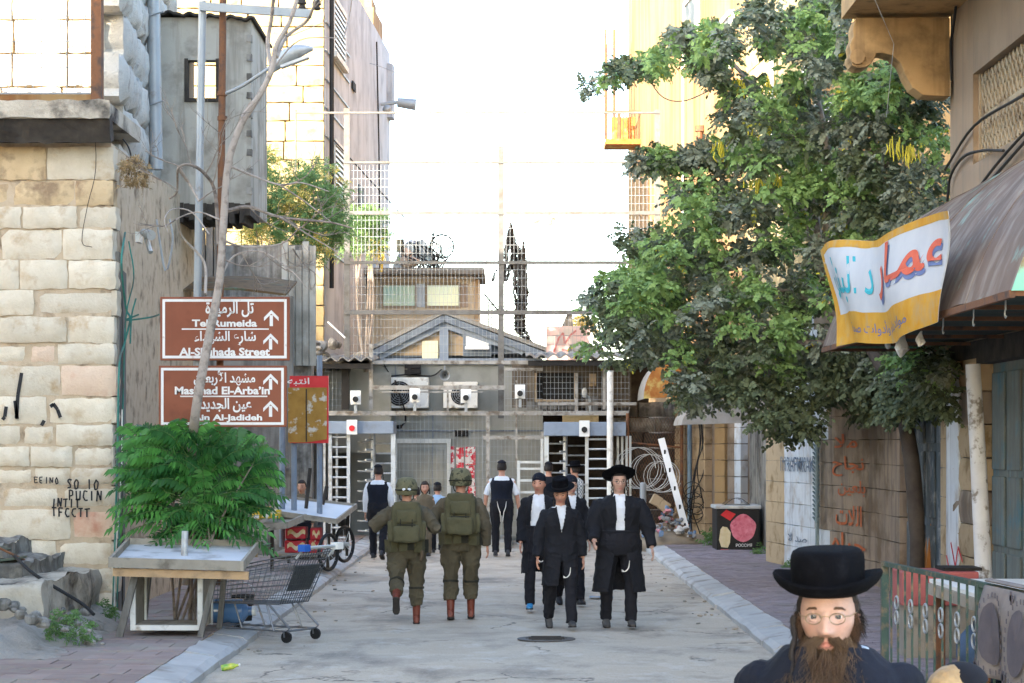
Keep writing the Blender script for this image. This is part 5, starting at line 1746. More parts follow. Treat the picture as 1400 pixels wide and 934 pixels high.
b = MB(); quad(b, NLp, NRp, FRp, FLp, .02); b.build('tray_bottom', topm, VC)
for a, c in ((NLp, NRp), (NRp, FRp), (FRp, FLp), (FLp, NLp)):
    b = MB(); d = (c - a).normalized() * .02; b.beam(a - d + Vector((0, 0, .015)), c + d + Vector((0, 0, .015)), .03, .10); b.build('tray_rim', greyw, VC)
b = MB(); b.beam(NLp + Vector((.02, .05, -.085)), NRp + Vector((.06, .05, -.085)), .05, .08); b.build('crossbeam', plank_m, VC)
b = MB(); b.beam(FLp + Vector((0, -.1, -.07)), FRp + Vector((0, -.1, -.07)), .05, .08); b.build('crossbeam', plank_m, VC)
for (x, y, x2, y2, D_) in ((185, 786, 163, 892, 21.4), (293, 790, 274, 890, 21.4), (205, 770, 196, 868, 22.4), (308, 772, 300, 868, 22.4)):
    b = MB(); A_, B_ = W(x, y, D_), W(x2, y2, D_); B_.z = .145 if B_.z > -.4 else B_.z; b.beam(A_, B_, .055, .07); b.build('leg', MT['wood_old'], VC)
# open crate under the tray
b = MB()
x0, x1, y0, y1, Dc0, Dc1 = 178, 277, 787, 862, 21.5, 22.2
for xa_, xb_ in ((x0, x0 + 7), (x1 - 7, x1)):
    b = MB(); wb(b, xa_, xb_, y0, y1 - 7, Dc0, Dc0 + .05); b.build('crate_post', MT['whitepaint'], VC)
b = MB()
wb(b, x0, x1, y1 - 7, y1, Dc0 - .003, Dc0 + .05)
fr_ = b.build('crate_frame', MT['whitepaint'], VC)
for xa_, xb_ in ((x0, x0 + 6), (x1 - 6, x1)):
    b = MB(); wb(b, xa_, xb_, y0, y1, Dc1, Dc1 + .05, Dc0); b.build('crate_post', MT['whitepaint'], VC)
for k in range(6):
    b = MB(); z_ = W(0, y1 - 4, Dc0).z; b.bx(W(x0 + 2, 0, Dc0).x, W(x1 - 2, 0, Dc0).x, Dc0 + .06 + .11 * k, Dc0 + .15 + .11 * k, z_, z_ + .018); b.build('slat', greyw, fr_)
for xa_ in (x0 + 1.5, x1 - 3):
    b = MB(); p0, p1 = W(xa_, y0, Dc0), W(xa_ + 1.5, y1, Dc0); b.bx(p0.x, p1.x, Dc0 + .06, Dc1, p1.z + .02, p0.z); b.build('side_board', greyw, fr_)
b = MB(); b.tube([W(252, 760, 21.9), W(253, 726, 21.9)], .035, 10); b.build('stub_pipe', MT['galv'], VC, smooth=True)

# ================================================================ shopping trolley
ST = thing('shopping_trolley', 'old wire supermarket trolley with a blue handle end standing on the kerb', 'trolley', Vector((-2.32, 22.35, 0.02)), rz=R(-30))
chrome = M('trolley_wire', '#6d7074', '#7d8084', 8, .4, .6, bump=0, c3='#7d746a', s3=8, t3=.62)


def loc(mb, name, mat, parent=ST, smooth=False):
    o = bpy.data.objects.new(name, mb.mesh(name, mat, smooth))
    COL.objects.link(o)
    o.parent = parent
    return o


def bask(u, v, w):
    """u 0 front .. 1 handle end, v across -1..1, w 0 bottom .. 1 rim"""
    x = -.95 + u * .98 + (.26 * w * u) - .0
    hw = (.19 + .07 * u) * (1 + .12 * w)
    zb = .38 + .0 * u
    zt = .70 + .22 * u
    return Vector((x, v * hw, zb + (zt - zb) * w + .02 * u))


b = MB()
for w in np.linspace(0, 1, 9):
    rr = .0035 if 0 < w < 1 else .008
    b.tube([bask(1, -1, w), bask(0, -1, w), bask(0, 1, w), bask(1, 1, w)], rr, 5)
for u in np.linspace(0, 1, 17):
    b.tube([bask(u, -1, 1), bask(u, -1, 0), bask(u, 1, 0), bask(u, 1, 1)], .0028, 4)
for v in np.linspace(-.9, .9, 9):
    b.tube([bask(0, v, 1), bask(0, v, 0), bask(1, v, 0)], .0035, 4)
loc(b, 'basket', chrome)['kind'] = 'stuff'
b = MB()
for v in np.linspace(-.96, .96, 13):
    b.tube([bask(1, v, 0), bask(1, v, 1.04)], .004, 4)
for w in np.linspace(0, 1.04, 12):
    b.tube([bask(1, -.96, w), bask(1, .96, w)], .004, 4)
b.sheet(lambda u, v: bask(.985, -.8 + 1.6 * u, .25 + .5 * v), 2, 2, .005)
loc(b, 'rear_flap', M('flap_grey', '#3f4347', '#4b4f53', 8, .5, .3, bump=0))['kind'] = 'stuff'
hA, hB = bask(1.05, -1, 1.08), bask(1.05, 1, 1.08)
b = MB(); b.tube([bask(1, -1, .9), hA], .013, 8); b.tube([bask(1, 1, .9), hB], .013, 8); b.tube([hA, hB], .017, 10); h_ = loc(b, 'handle', MT['galv'], smooth=True)
for p, m in ((hA, M('trolley_blue', '#1f4f9c', '#2b5caa', 5, .4, bump=0)), (hB, MT['white'])):
    b = MB(); b.box(p, (.09, .10, .07)); loc(b, 'handle_end', m, h_)
b = MB()
for s in (-1, 1):
    b.tube([Vector((-.85, s * .17, .12)), Vector((.12, s * .26, .12)), Vector((.16, s * .26, .15)), bask(.85, s, 0)], .012, 6)
    b.tube([Vector((-.5, s * .2, .12)), bask(.35, s * .9, 0)], .010, 6)
    b.tube([Vector((-.05, s * .25, .12)), bask(.8, s * .9, 0)], .010, 6)
b.tube([Vector((.12, -.26, .12)), Vector((.12, .26, .12))], .012, 6); b.tube([Vector((-.85, -.17, .12)), Vector((-.85, .17, .12))], .012, 6)
for k in range(6):
    b.tube([Vector((-.85 + .16 * k, -.18 - .013 * k, .14)), Vector((-.85 + .16 * k, .18 + .013 * k, .14))], .004, 4)
loc(b, 'chassis', chrome)
for x, y in ((.12, -.26), (.12, .26), (-.84, -.17), (-.84, .17)):
    b = MB(); b.tube([Vector((x, y - .015, .06)), Vector((x, y + .015, .06))], .06, 14); w_ = loc(b, 'wheel', MT['black'])
    b = MB(); b.beam(Vector((x - .01, y - .022, .06)), Vector((x - .02, y - .022, .13)), .006, .03); b.beam(Vector((x - .01, y + .022, .06)), Vector((x - .02, y + .022, .13)), .006, .03); loc(b, 'fork', chrome, w_)

# ================================================================ rear stall with goods
RS = thing('fruit_stall', 'wheeled market stall with a tilted white top and red snack boxes beneath, left kerb', 'stall', W(420, 785, 33.5))
Ds = 32.6
cs = [W(380, 702, Ds), W(460, 713, Ds), W(487, 692, Ds + 1.6), W(376, 680, Ds + 1.6)]
b = MB(); quad(b, *cs, .02); b.build('table_top', M('table_white', '#b5babf', '#c4c9cd', 2, .5, bump=.05), RS)
for a, c in zip(cs, cs[1:] + cs[:1]):
    b = MB(); b.beam(a, c, .03, .08); b.build('tray_rim', greyw, RS)
cs2 = [W(344, 724, Ds - .5), W(392, 718, Ds - .5), W(418, 707, Ds + .1), W(372, 708, Ds + .1)]
b = MB(); quad(b, *cs2, .02); b.build('side_tray', greyw, RS)
b = MB(); b.beam(cs2[0], cs2[1], .04, .1); b.beam(cs2[1], cs2[2], .04, .1); b.build('tray_rim', greyw, RS)
b = MB()
for x, y, x2, y2, D_ in ((372, 720, 372, 790, Ds), (450, 716, 448, 780, Ds), (476, 700, 474, 760, Ds + 1.5), (395, 690, 395, 770, Ds + 1.5)):
    b.beam(W(x, y, D_), W(x2, y2, D_), .05)
b.beam(W(372, 762, Ds), W(450, 764, Ds), .05); b.beam(W(450, 764, Ds), W(474, 745, Ds + 1.5), .05)
b.build('frame', MT['grime_shade'], RS)
b = MB(); wb(b, 374, 450, 757, 762, Ds, Ds + 1.4, Ds); b.build('lower_shelf', greyw, RS)
for px, D_ in ((449, Ds - .15), (471, Ds + 1.0)):
    cy = 755 if px < 460 else 744
    c = W(px, cy, D_)
    b = MB(); b.tube(arc(c, .27, 0, 360, 24, u=(.45, .89, 0)), .028, 8, caps=False); w_ = b.build('wheel', MT['black'], RS, smooth=True)
    b = MB()
    for k in range(8):
        a_ = R(k * 45 + 10); b.beam(c, c + Vector((.45, .89, 0)) * (.26 * math.cos(a_)) + Vector((0, 0, .26 * math.sin(a_))), .008)
    b.tube([c - Vector((.07, -.035, 0)), c + Vector((.07, -.035, 0))], .035, 8)
    b.build('spoke', MT['galv'], w_)
for x, y0, y1, D_ in ((421, 640, 700, Ds + .8), (444, 665, 690, Ds + 1.2)):
    b = MB(); b.tube([W(x + 3, y0, D_), W(x - 3, y1, D_)], .03, 8); b.build('pole', MT['grime_shade'], RS)
redbox = M('snack_red', '#b0222a', '#bd3038', 8, .45, bump=.1, c3='#d8c9a8', s3=9, t3=.66, soft3=.02)
for k, (x0, x1, y0, y1) in enumerate(((390, 418, 721, 737), (389, 417, 739, 756), (424, 438, 722, 738), (422, 440, 738, 757))):
    b = MB(); wb(b, x0, x1, y0, y1, Ds + .15 + .05 * (k % 2), Ds + .55)
    o = b.build('snack_box', redbox, None, bevel=.02)
    b = MB(); b.sheet(lambda u, v: (W(x0 + 2 + (x1 - x0 - 4) * u, 0, Ds).x, Ds + .14 + .05 * (k % 2), W(0, y0 + 6 - 3 * math.sin(u * 9) + 6 * v, Ds).z), 8, 1, .004); b.build('print', M('snack_print', '#d9d0ba', '#c9a24a', 9, .5, bump=0) if k == 0 else bpy.data.materials['snack_print'], o)
    tag(o, ('red snack carton on the stall shelf, upper of the left pair', 'red snack carton on the stall shelf, lower of the left pair', 'small red snack bag upper right beside the stall wheel', 'red snack bag lower right beside the stall wheel')[k], 'carton', 'red snack cartons under the stall')
yel = M('yellow_card', '#c9a51c', '#d3b436', 8, .5, bump=0, c3='#d8d2c0', s3=9, t3=.6, soft3=.02)
for k, (x0, x1, y0, y1) in enumerate(((345, 356, 695, 711), (357, 369, 693, 709), (370, 383, 697, 709))):
    b = MB(); wb(b, x0, x1, y0, y1, Ds - .3, Ds - .1); o = b.build('carton', yel, None, bevel=.01)
    b = MB(); wb(b, x0 + 2, x1 - 2, y0 + 9, y1 - 2, Ds - .31, Ds - .302); b.build('label_print', MT['white'], o)
    tag(o, ('leftmost yellow carton on the stall tray, nearest the bush', 'tallest yellow carton in the middle of the stall tray', 'rightmost yellow carton touching the white table top')[k], 'carton', 'yellow cartons on the stall tray')
t = thing('water_bucket', 'dark plastic bucket on the pavement behind the trolley', 'bucket', W(330, 880, 23.4))
b = MB(); b.lathe([(.10, 0), (.13, .28), (.14, .28), (.125, .26), (.10, .02)], 18, Matrix.Translation(Vector((W(332, 0, 23.4).x, 23.4, .145)))); b.build('body', MT['dark'], t, smooth=True)
b = MB(); b.tube(arc((W(332, 0, 23.4).x, 23.4, .42), .14, 0, 180, 12), .006, 5); b.build('handle', MT['galv'], t)
t = thing('water_jug', 'clear blue plastic water jug lying in the shade behind the front cart', 'jug', W(316, 850, 22.9))
b = MB(); m4 = Matrix.Translation(Vector((W(312, 0, 22.9).x, 22.9, .29))) @ Matrix.Rotation(R(90), 4, 'Y'); b.lathe([(.02, -.22), (.13, -.2), (.135, -.05), (.125, 0), (.135, .05), (.13, .16), (.05, .22), (.05, .26)], 16, m4)
b.build('body', M('jug_blue', '#4a6d96', '#5a7da6', 4, .2, bump=0, spec=.6), t, smooth=True)
b = MB(); b.lathe([(.055, .26), (.055, .30)], 12, m4); b.build('cap', MT['white'], t)

# ================================================================ left foreground: steps, rubble, chair frame
SP = thing('stone_steps', 'x', 'x'); del SP['label'], SP['category']; struct(SP)
rnd = random.Random(4)
for (x0, x1, y0, y1, D0, D1) in ((-60, 60, 800, 870, 21.0, 23.7), (-60, 34, 770, 805, 21.8, 23.7), (-60, 6, 742, 772, 22.5, 23.7)):
    b = MB(); A_, B_ = W(x0, y1, D0), W(x1, y0, D0)
    b.sheet(lambda u, v: (A_.x + (B_.x - A_.x) * u, D0 + (D1 - D0) * max(0, v - .4) / .6, A_.z + (B_.z - A_.z) * min(1, v / .4)), 26, 22)
    b.sheet(lambda u, v: (B_.x, D0 + (D1 - D0) * u, A_.z + (B_.z - A_.z) * v), 18, 10)
    b.jitter(.075, 1.9, x0 * .1); b.jitter(.035, 7, y0); b.jitter(.012, 22, 1)
    b.build('step_stone', MT['slab_conc'] if y0 == 800 else MT['plaster_old'], SP, smooth='all')
b = MB()
b.sheet(lambda u, v: (-7.2 + 3.05 * u, 19.2 + 4.7 * v, .13 + (.34 * (1 - u) ** .6 + .1) * min(1, v * 3.2) * min(1, (1 - u) * 5) + .05 * mnoise.noise(Vector((u * 9, v * 12, 3)))), 60, 70)
b.jitter(.05, 3.5, 2); b.jitter(.02, 11, 5)
b.build('rubble_bank', M('dust_bank', '#8f8a82', '#a39d94', 3, 1.0, bump=.8, bscale=30, c3='#6f6a63', s3=3, t3=.58, bdist=.03), SP, smooth='all')
for i in range(46):
    D_ = rnd.uniform(19.8, 23.0)
    px, r_ = rnd.uniform(5, 140), rnd.uniform(.02, .085)
    zz = .16 if px > 125 else .26 + (130 - px) * .0022
    b = MB(); b.ell((W(px, 0, D_).x, D_, zz), (r_, r_ * rnd.uniform(.7, 1.1), r_ * .65), nu=8, nv=6); b.jitter(r_ * .5, 9, i); b.build('rubble_stone', MT['plaster_old'], SP)
t = thing('rubble_block', 'rough grey boulder beside the left leg of the front cart', 'boulder', W(115, 870, 22))
b = MB(); b.ell(W(112, 862, 21.9), (.20, .2, .17), nu=14, nv=9); b.jitter(.09, 4, 3); b.build('rock', MT['plaster_old'], t, smooth=True)
t = thing('folding_chair', 'broken folding chair with a dark green seat dumped on the steps at the left edge', 'chair', W(8, 790, 22))
b = MB(); b.beam(W(-30, 770, 22.0), W(32, 762, 22.0), .3, .02); b.build('seat', M('dark_green', '#3b463c', '#4b5549', 6, .6, bump=.2), t)
b = MB(); b.beam(W(-30, 742, 22.2), W(12, 752, 22.2), .22, .02); b.build('backrest', bpy.data.materials['dark_green'], t)
for a_, c_ in (((-10, 745), (34, 766)), ((30, 764), (5, 795)), ((-15, 760), (10, 800))):
    b = MB(); b.tube([W(a_[0], a_[1], 22.0), W(c_[0], c_[1], 22.0)], .014, 6); b.build('frame_tube', MT['rust'], t)
o = MB().tube(spline([W(20, 760, 21.8), W(48, 786, 21.6), (W(110, 824, 21.4)), W(128, 840, 21.2)], 5), .018, 7).build('pipe', MT['cable'], smooth=True); tag(o, 'thin black pipe slanting down across the steps and rubble', 'pipe')
t = thing('plastic_bottle', 'small crushed green and yellow bottle on the road by the left kerb', 'bottle', W(314, 918, 19.8))
m4 = Matrix.Translation(Vector((W(314, 0, 19.6).x, 19.6, .035))) @ Matrix.Rotation(R(80), 4, 'Y')
b = MB(); b.lathe([(.01, -.08), (.03, -.075), (.03, .03), (.012, .07), (.012, .085)], 10, m4); b.build('body', M('bottle_green', '#5b9a4a', '#c9c34a', 14, .3, bump=0), t, smooth=True)
b = MB(); b.lathe([(.014, .085), (.014, .1)], 10, m4); b.build('cap', MT['white'], t)
t = thing('manhole_cover', 'dark round manhole cover set in the road in front of the walkers', 'manhole', (W(747, 0, 22.6).x, 22.6, 0.015))
b = MB(); b.lathe([(.31, 0), (.31, .008), (.29, .010), (.0, .010)], 28, Matrix.Translation(Vector((W(747, 0, 22.6).x, 22.6, .012))), caps=False); b.build('plate', M('cast_iron', '#4b4845', '#5a5652', 9, .7, bump=.4), t)
b = MB()
for k in range(5):
    b.box((W(747, 0, 22.6).x, 22.4 + .1 * k, .024), (.44 - .06 * abs(k - 2), .03, .008))
b.build('rib', MT['grime_shade'], t)
for lab, px, D_, m, r_ in (('dark scrap of paper on the road behind the right soldier', 641, 33.5, 'dark', .10), ('pale blue paper scrap on the road beside the big hatted man', 822, 28.6, 'bluegrey', .16), ('scrap of white paper by the left kerb near the trolley', 432, 31.5, 'white', .06)):
    b = MB(); b.sheet(lambda u, v: (W(px, 0, D_).x + (u - .5) * r_ * 2, D_ + (v - .5) * r_ * 1.6, .025 + .03 * abs(mnoise.noise(Vector((u * 3, v * 3, px))))), 5, 4, .003)
    tag(b.build('paper_scrap', MT[m]), lab, 'litter')
rnd = random.Random(31)
for i in range(70):
    sd_ = rnd.choice((-1, 1))
    x = (XL + abs(rnd.gauss(0, .35)) + .03) if sd_ < 0 else (XR - abs(rnd.gauss(0, .25)) - .03)
    y = rnd.uniform(18.5, 42)
    b = MB(); r_ = rnd.uniform(.008, .026); b.ell((x, y, .012 + r_ * .3), (r_ * 1.3, r_, r_ * .6), nu=6, nv=4); b.jitter(r_ * .4, 20, i)
    o = b.build('pebble', MT['earth'] if i % 3 else MT['plaster_old'], road)

# ================================================================ right side: freezer, boards, posts, fence with rug, banner
FZ = thing('ice_cream_freezer', 'black chest freezer printed with a pink ice cream scoop standing on the pavement', 'freezer', W(1010, 757, 39))
D = 39.0
b = MB(); wb(b, 980, 1039, 696, 756, D, D + .9); b.build('cabinet', MT['black'], FZ, bevel=.02)
b = MB(); wb(b, 978, 1041, 691, 696, D - .02, D + .92); b.build('lid', MT['galv'], FZ, bevel=.01)
b = MB(); b.sheet(lambda u, v: (W(992 + 34 * u, 0, D).x, D + .1 + .6 * v, W(0, 691, D).z + .13 * math.sin(u * math.pi) * (1 - .2 * v)), 10, 3, .01); b.build('curved_glass_lid', glassmat('lid_glass', '#39444a', .05, .75), FZ, smooth=True)
pk_ = M('scoop_pink', '#c75b6c', '#dd8a96', 9, .6, bump=.2, c3='#b54459', s3=7, t3=.6)
b = MB()
c = W(1016, 722, D)
pr = [(c.x + .235 * math.cos(a) * (1 + .05 * math.sin(5 * a)), c.z + .25 * math.sin(a) * (1 + .04 * math.cos(4 * a))) for a in [2 * math.pi * k / 28 for k in range(28)]]
b.prism(pr, .006, lambda u, v, w: Vector((u, D - .001 - w, v))); b.build('scoop_print', pk_, FZ)
b = MB(); b.prism([(W(x, y, D).x, W(x, y, D).z) for x, y in ((985, 724), (988, 720), (994, 721), (999, 728), (998, 742), (995, 749), (986, 748), (983, 738))], .006, lambda u, v, w: Vector((u, D - .001 - w, v))); b.build('cone_print', M('cone_cream', '#cdb98c', '#dccda8', 9, .6, bump=0), FZ)
b = MB(); b.prism([(W(x, y, D).x, W(x, y, D).z) for x, y in ((985, 704), (993, 697), (1006, 703), (998, 712))], .006, lambda u, v, w: Vector((u, D - .001 - w, v))); b.prism([(W(x, y, D).x, W(x, y, D).z) for x, y in ((985, 751), (996, 751), (996, 755), (985, 755))], .006, lambda u, v, w: Vector((u, D - .001 - w, v))); b.build('badge_print', MT['red'], FZ)['kind'] = 'stuff'
b = MB(); letter(b, 'РОССИЯ', 22 / F * D, 4.4 / F * D, flat(W(1017, 745.5, D).x, D - .010, W(1017, 745.5, D).z), .02); b.build('lettering', MT['white'], FZ)['kind'] = 'stuff'
for x in (984, 1035):
    b = MB(); wb(b, x - 2, x + 2, 755, 760, D + .05, D + .2); b.build('foot', MT['grime_shade'], FZ)
t = thing('kerb_ledge', 'worn stone ledge beside the freezer at the foot of the grey door', 'ledge', W(1035, 780, 37.3))
b = MB(); wb(b, 1012, 1052, 770, 800, 37.0, 38.6); b.jitter(.03, 5); b.build('ledge_stone', MT['jambstone'], t)

WP = thing('white_pole', 'thick whitewashed pole with flaking paint standing under the awning', 'pole', (W(1345, 0, 20.4).x, 20.4, .14))
b = MB(); b.tube([(W(1352, 0, 20.4).x, 20.4, .14), W(1345, 790, 20.4), W(1338, 640, 20.4), W(1330, 498, 20.4)], [.085, .083, .078, .072], 16)
b.build('shaft', M('whitewash', '#b3b5b9', '#c3c5c8', 5, .8, bump=.3, c3='#77716a', s3=7, t3=.60, soft3=.04), WP, smooth=True)
b = MB(); b.tube([W(1330, 498.5, 20.4), W(1330, 497.5, 20.4)], .06, 14); b.build('cap', MT['grime_shade'], WP)
for k, (a_, c_) in enumerate((((1272, 790, 25.6), (1290, 632, 26.0)), ((1262, 790, 25.9), (1284, 655, 26.2)))):
    o = MB().beam(W(*a_), W(*c_), .14 if k == 0 else .07, .05, up=(0, 1, 0)).build('leaning_board', M('orange_board', '#96612f', '#aa7440', 4, .8, bump=.2, streak='#7d4c22') if k == 0 else bpy.data.materials['orange_board'], bevel=.006)
    tag(o, ('wide orange brown board leaning against the shutter by the pier', 'narrow orange brown batten leaning behind the wide board')[k], 'board', 'boards leaning by the shutter')

# wrought fence
GF = thing('iron_fence', 'green painted wrought iron fence with ring ornaments at the lower right', 'fence', (3.2, 16.5, 0))
fa, fb = Vector((3.11, 17.7, 0)), Vector((3.51, 13.15, 0))
fd = (fb - fa)
zt0, zt1 = W(0, 772, 17.7).z, W(0, 800, 15.15).z
ftop = lambda t_: fa + fd * t_ + Vector((0, 0, 1.095))
b = MB(); b.beam(ftop(-.005), ftop(1), .05, .035); b.build('top_rail', M('fence_green', '#2e4540', '#3c544c', 6, .6, bump=.2, c3='#7d6a55', s3=9, t3=.58), GF)
fg = bpy.data.materials['fence_green']
b = MB(); b.beam(fa + Vector((0, 0, .22)), fb + Vector((0, 0, .22)), .035, .03); b.build('bottom_rail', fg, GF)
for t_ in (0, .57, .99):
    b = MB(); b.beam(fa + fd * t_ + Vector((0, 0, .0)), ftop(t_), .06); b.build('post', fg, GF)
nb = 22
dn = fd.normalized()
for i in range(1, nb):
    t_ = i / nb
    if abs(t_ - .57) < .012:
        continue
    b = MB(); b.beam(fa + fd * t_ + Vector((0, 0, .24)), ftop(t_) - Vector((0, 0, .02)), .016); b.build('bar', fg, GF)
    if i % 2 == 0 or i > 30:
        b = MB()
        for q, zc in enumerate((.80, .68)):
            c = fa + fd * t_ + Vector((-.012, 0, zc))
            b.tube(arc(c, .052, 0, 360, 16, u=dn, v=(0, 0, 1)), .009, 6, caps=False)
        b.build('ring_ornament', MT['greymetal'], GF, smooth=True)
RG = M('rug_grey', '#77706e', '#857e7a', 8, .95, bump=.5, bscale=120)
RGd = M('rug_dark', '#514d54', '#5d595f', 8, .95, bump=.5, bscale=120)
ta, tb = .625, .95


def rugp(u, v):
    t_ = ta + (tb - ta) * u
    fold = .045 * math.sin(u * 13 + 1.5 * math.sin(u * 5)) * v
    base = ftop(t_)
    return base + Vector((-.045 - .05 * min(1, v * 4) - fold, 0, .035 - .64 * v - .05 * u * v + (0 if v > .02 else -.02)))


b = MB(); b.sheet(rugp, 26, 22, .012); rg = b.build('rug', RG, None, smooth='all')
tag(rg, 'grey patterned rug with dark ovals hung over the iron fence', 'rug')
b = MB(); b.sheet(lambda u, v: ftop(ta + (tb - ta) * u) + Vector((-.045 + .075 * v, 0, .036 + .012 * math.sin(v * 3.14))), 14, 4, .012); b.build('fold_over', RG, rg)
b = MB()
for uc in (.20, .62):
    n = 20
    pts = [rugp(uc + .12 * math.cos(2 * math.pi * k / n), .52 + .33 * math.sin(2 * math.pi * k / n)) + Vector((-.016, 0, 0)) for k in range(n)]
    ctr = rugp(uc, .52) + Vector((-.018, 0, 0))
    b.add(pts + [ctr], [(k, (k + 1) % n, n) for k in range(n)])
    for k in range(26):
        a_ = 2 * math.pi * k / 26
        p = rugp(uc + .165 * math.cos(a_), .52 + .41 * math.sin(a_)) + Vector((-.016, 0, 0))
        b.box(p, (.004, .016, .034))
for uc, vc in ((.46, .1), (.46, .9), (.95, .9), (.02, .9)):
    p = rugp(uc, vc) + Vector((-.016, 0, 0)); b.box(p, (.006, .09, .04)); b.box(p, (.006, .04, .09))
b.build('oval_pattern', RGd, rg)['kind'] = 'stuff'

TB = thing('market_table', 'white topped trestle table behind the iron fence', 'table', (4.2, 17.5, .14))
b = MB(); b.bx(3.6, 4.5, 13.5, 18.3, .90, .93); b.build('table_top', MT['white'], TB)
b = MB(); b.bx(3.58, 4.57, 13.55, 18.25, .80, .897); b.build('apron', greyw, TB)
for x, y in ((3.65, 18.1), (4.5, 18.1), (3.65, 16.4), (4.5, 16.4), (3.65, 14.7), (4.5, 14.7)):
    b = MB(); b.bx(x - .04, x + .04, y - .04, y + .04, .14, .798); b.build('leg', MT['rust'], TB)
t = thing('red_crate', 'faded red crate standing behind the far end of the iron fence', 'crate', (3.9, 19.6, .14))
b = MB(); b.bx(3.55, 4.25, 19.3, 19.9, .62, .93); b.build('body', M('faded_red', '#8f4a48', '#a15a56', 4, .7, bump=.2), t, bevel=.015)
b = MB(); b.bx(3.6, 4.3, 19.35, 19.85, .14, .618); b.build('base', greyw, t)
b = MB(); b.bx(3.95, 4.3, 19.4, 19.8, 0.932, .96); b.build('lid', MT['dark'], t)
for k, (x, y, c1, c2, lab) in enumerate(((3.85, 17.2, '#3a4f6b', '#4d6480', 'dark blue bundle of clothes under the white market table'), (4.0, 15.9, '#1d1d20', '#2a2a2e', 'black plastic sack under the white market table'))):
    b = MB(); b.ell((x, y, .40), (.22, .35, .27)); b.jitter(.08, 4, k); tag(b.build('bundle', M('bundle_%s' % ('blue', 'black')[k], c1, c2, 6, .8, bump=.2), smooth=True), lab, 'bundle')

# cloth banner on the awning lip
yb0, yb1 = 24.15, 17.0


def banner(u, v):
    """u 0 far end .. 1 near end, v 0 bottom .. 1 top"""
    D_ = yb0 + (yb1 - yb0) * u
    zt_ = W(0, 343, 24.2).z + (W(0, 292, 17.0).z - W(0, 343, 24.2).z) * u + .05 * math.sin(u * 9)
    zb_ = 3.10 - .03 * u + .05 * math.sin(u * 6 + 1)
    Dsh = D_ - (-1.35 * (1 - u) + .1 * u) * 0 - (1 - v) * ((1.3) * (1 - u) - .55 * u)
    return Vector((3.50 + .05 * math.sin(u * 14 + v * 2) + .03 * math.sin(v * 5 + u * 4), Dsh, zb_ + (zt_ - zb_) * v))


bm_ = M('banner_white', '#cfd2d6', '#d9dbdd', 3, .75, bump=.1, trans=.25)
by = M('banner_yellow', '#d79a20', '#e0ad3c', 4, .75, bump=.1, trans=.25, c3='#c9a66a', s3=3, t3=.6)
b = MB(); b.sheet(banner, 48, 24, .004)
BN = b.build('cloth_banner', bm_, smooth='all'); tag(BN, 'white cloth shop banner with a yellow border and Arabic lettering tied to the awning', 'banner')


def bband(u0, u1, v0, v1, e=.0):
    mb = MB()
    def f(u, v):
        uu, vv = u0 + (u1 - u0) * u, v0 + (v1 - v0) * v
        wob = .012 * mnoise.noise(Vector((uu * 12, vv * 9, 1)))
        return banner(min(max(uu, 0), 1), min(max(vv + (wob if e and (v > .99 or v < .01) and 0.02 < vv < .98 else 0), 0), 1)) + Vector((-.006, 0, 0))
    mb.sheet(f, 40, 4, -.002)
    return mb


bo = bband(0, 1, 0, .30, 1)
for args in ((0, 1, .93, 1, 1), (0, .035, .30, .93, 0)):
    q = bband(*args); bo.add(q.v, q.f)
bo.build('border', by, BN)['kind'] = 'stuff'
tq = M('banner_turquoise', '#2aa5b5', '#3db4c2', 6, .8, bump=0)
ro = M('banner_red', '#c9563a', '#d2654a', 6, .8, bump=0)
nv_ = M('banner_navy', '#5b6a94', '#6b7aa2', 6, .8, bump=0)
for s, u0, u1, v0, v1, m, off, bold in (('عمـار', .53, .965, .36, .88, nv_, .009, .02), ('عمـار', .52, .955, .41, .92, ro, .013, .02), ('د البناء', .08, .47, .38, .84, tq, .010, .012),
                                        ('مواد بناء وأدوات صحية', .18, .82, .07, .22, nv_, .010, .0)):
    b = MB()
    vs, fs_ = text_mb(arabic(s), u1 - u0, v1 - v0, bold)
    um, vm = (u0 + u1) / 2, (v0 + v1) / 2
    b.add([banner(min(max(um + p[0], 0), 1), min(max(vm + p[1], 0), 1)) + Vector((-off, 0, 0)) for p in vs], fs_)
    b.build('lettering', m, BN)['kind'] = 'stuff'
for k, (px, py, D_, s_) in enumerate(((1233, 471, 20, 1.0), (1258, 462, 18.8, .6), (1213, 470, 20.6, .5))):
    b = MB()
    r0 = .075 * s_
    b.loft([[W(px, py - 14 * s_, D_) + Vector((.01 * math.cos(a), .01 * math.sin(a), 0)) for a in [k_ * .785 for k_ in range(8)]]] +
           [[W(px, py - 14 * s_, D_) + Vector((r0 * w_ * math.cos(a), r0 * w_ * math.sin(a), -z_ * s_)) for a in [k_ * .785 for k_ in range(8)]] for w_, z_ in ((.5, .05), (.8, .09), (1, .14), (.6, .19), (.3, .21))])
    b.jitter(.03 * s_, 16, k)
    tag(b.build('plastic_bag', MT['whitepaint'] if k < 2 else MT['galv'], smooth=True), ('largest white plastic bag hanging under the banner', 'small white plastic bag hanging under the near end of the banner', 'tiny grey plastic bag hanging left of the largest bag')[k], 'bag', 'plastic bags hanging under the banner')
o = MB().tube([W(1192, -10, 22), W(1222, 60, 22.5), W(1212, 160, 24)], .004, 4).build('hanging_cord', MT['galv']); tag(o, 'thin pale cord hanging from the balcony corbel', 'cord')

# ================================================================ plants
RNG = np.random.default_rng(12)


def unit(a):
    return a / np.maximum(np.linalg.norm(a, axis=-1, keepdims=True), 1e-9)


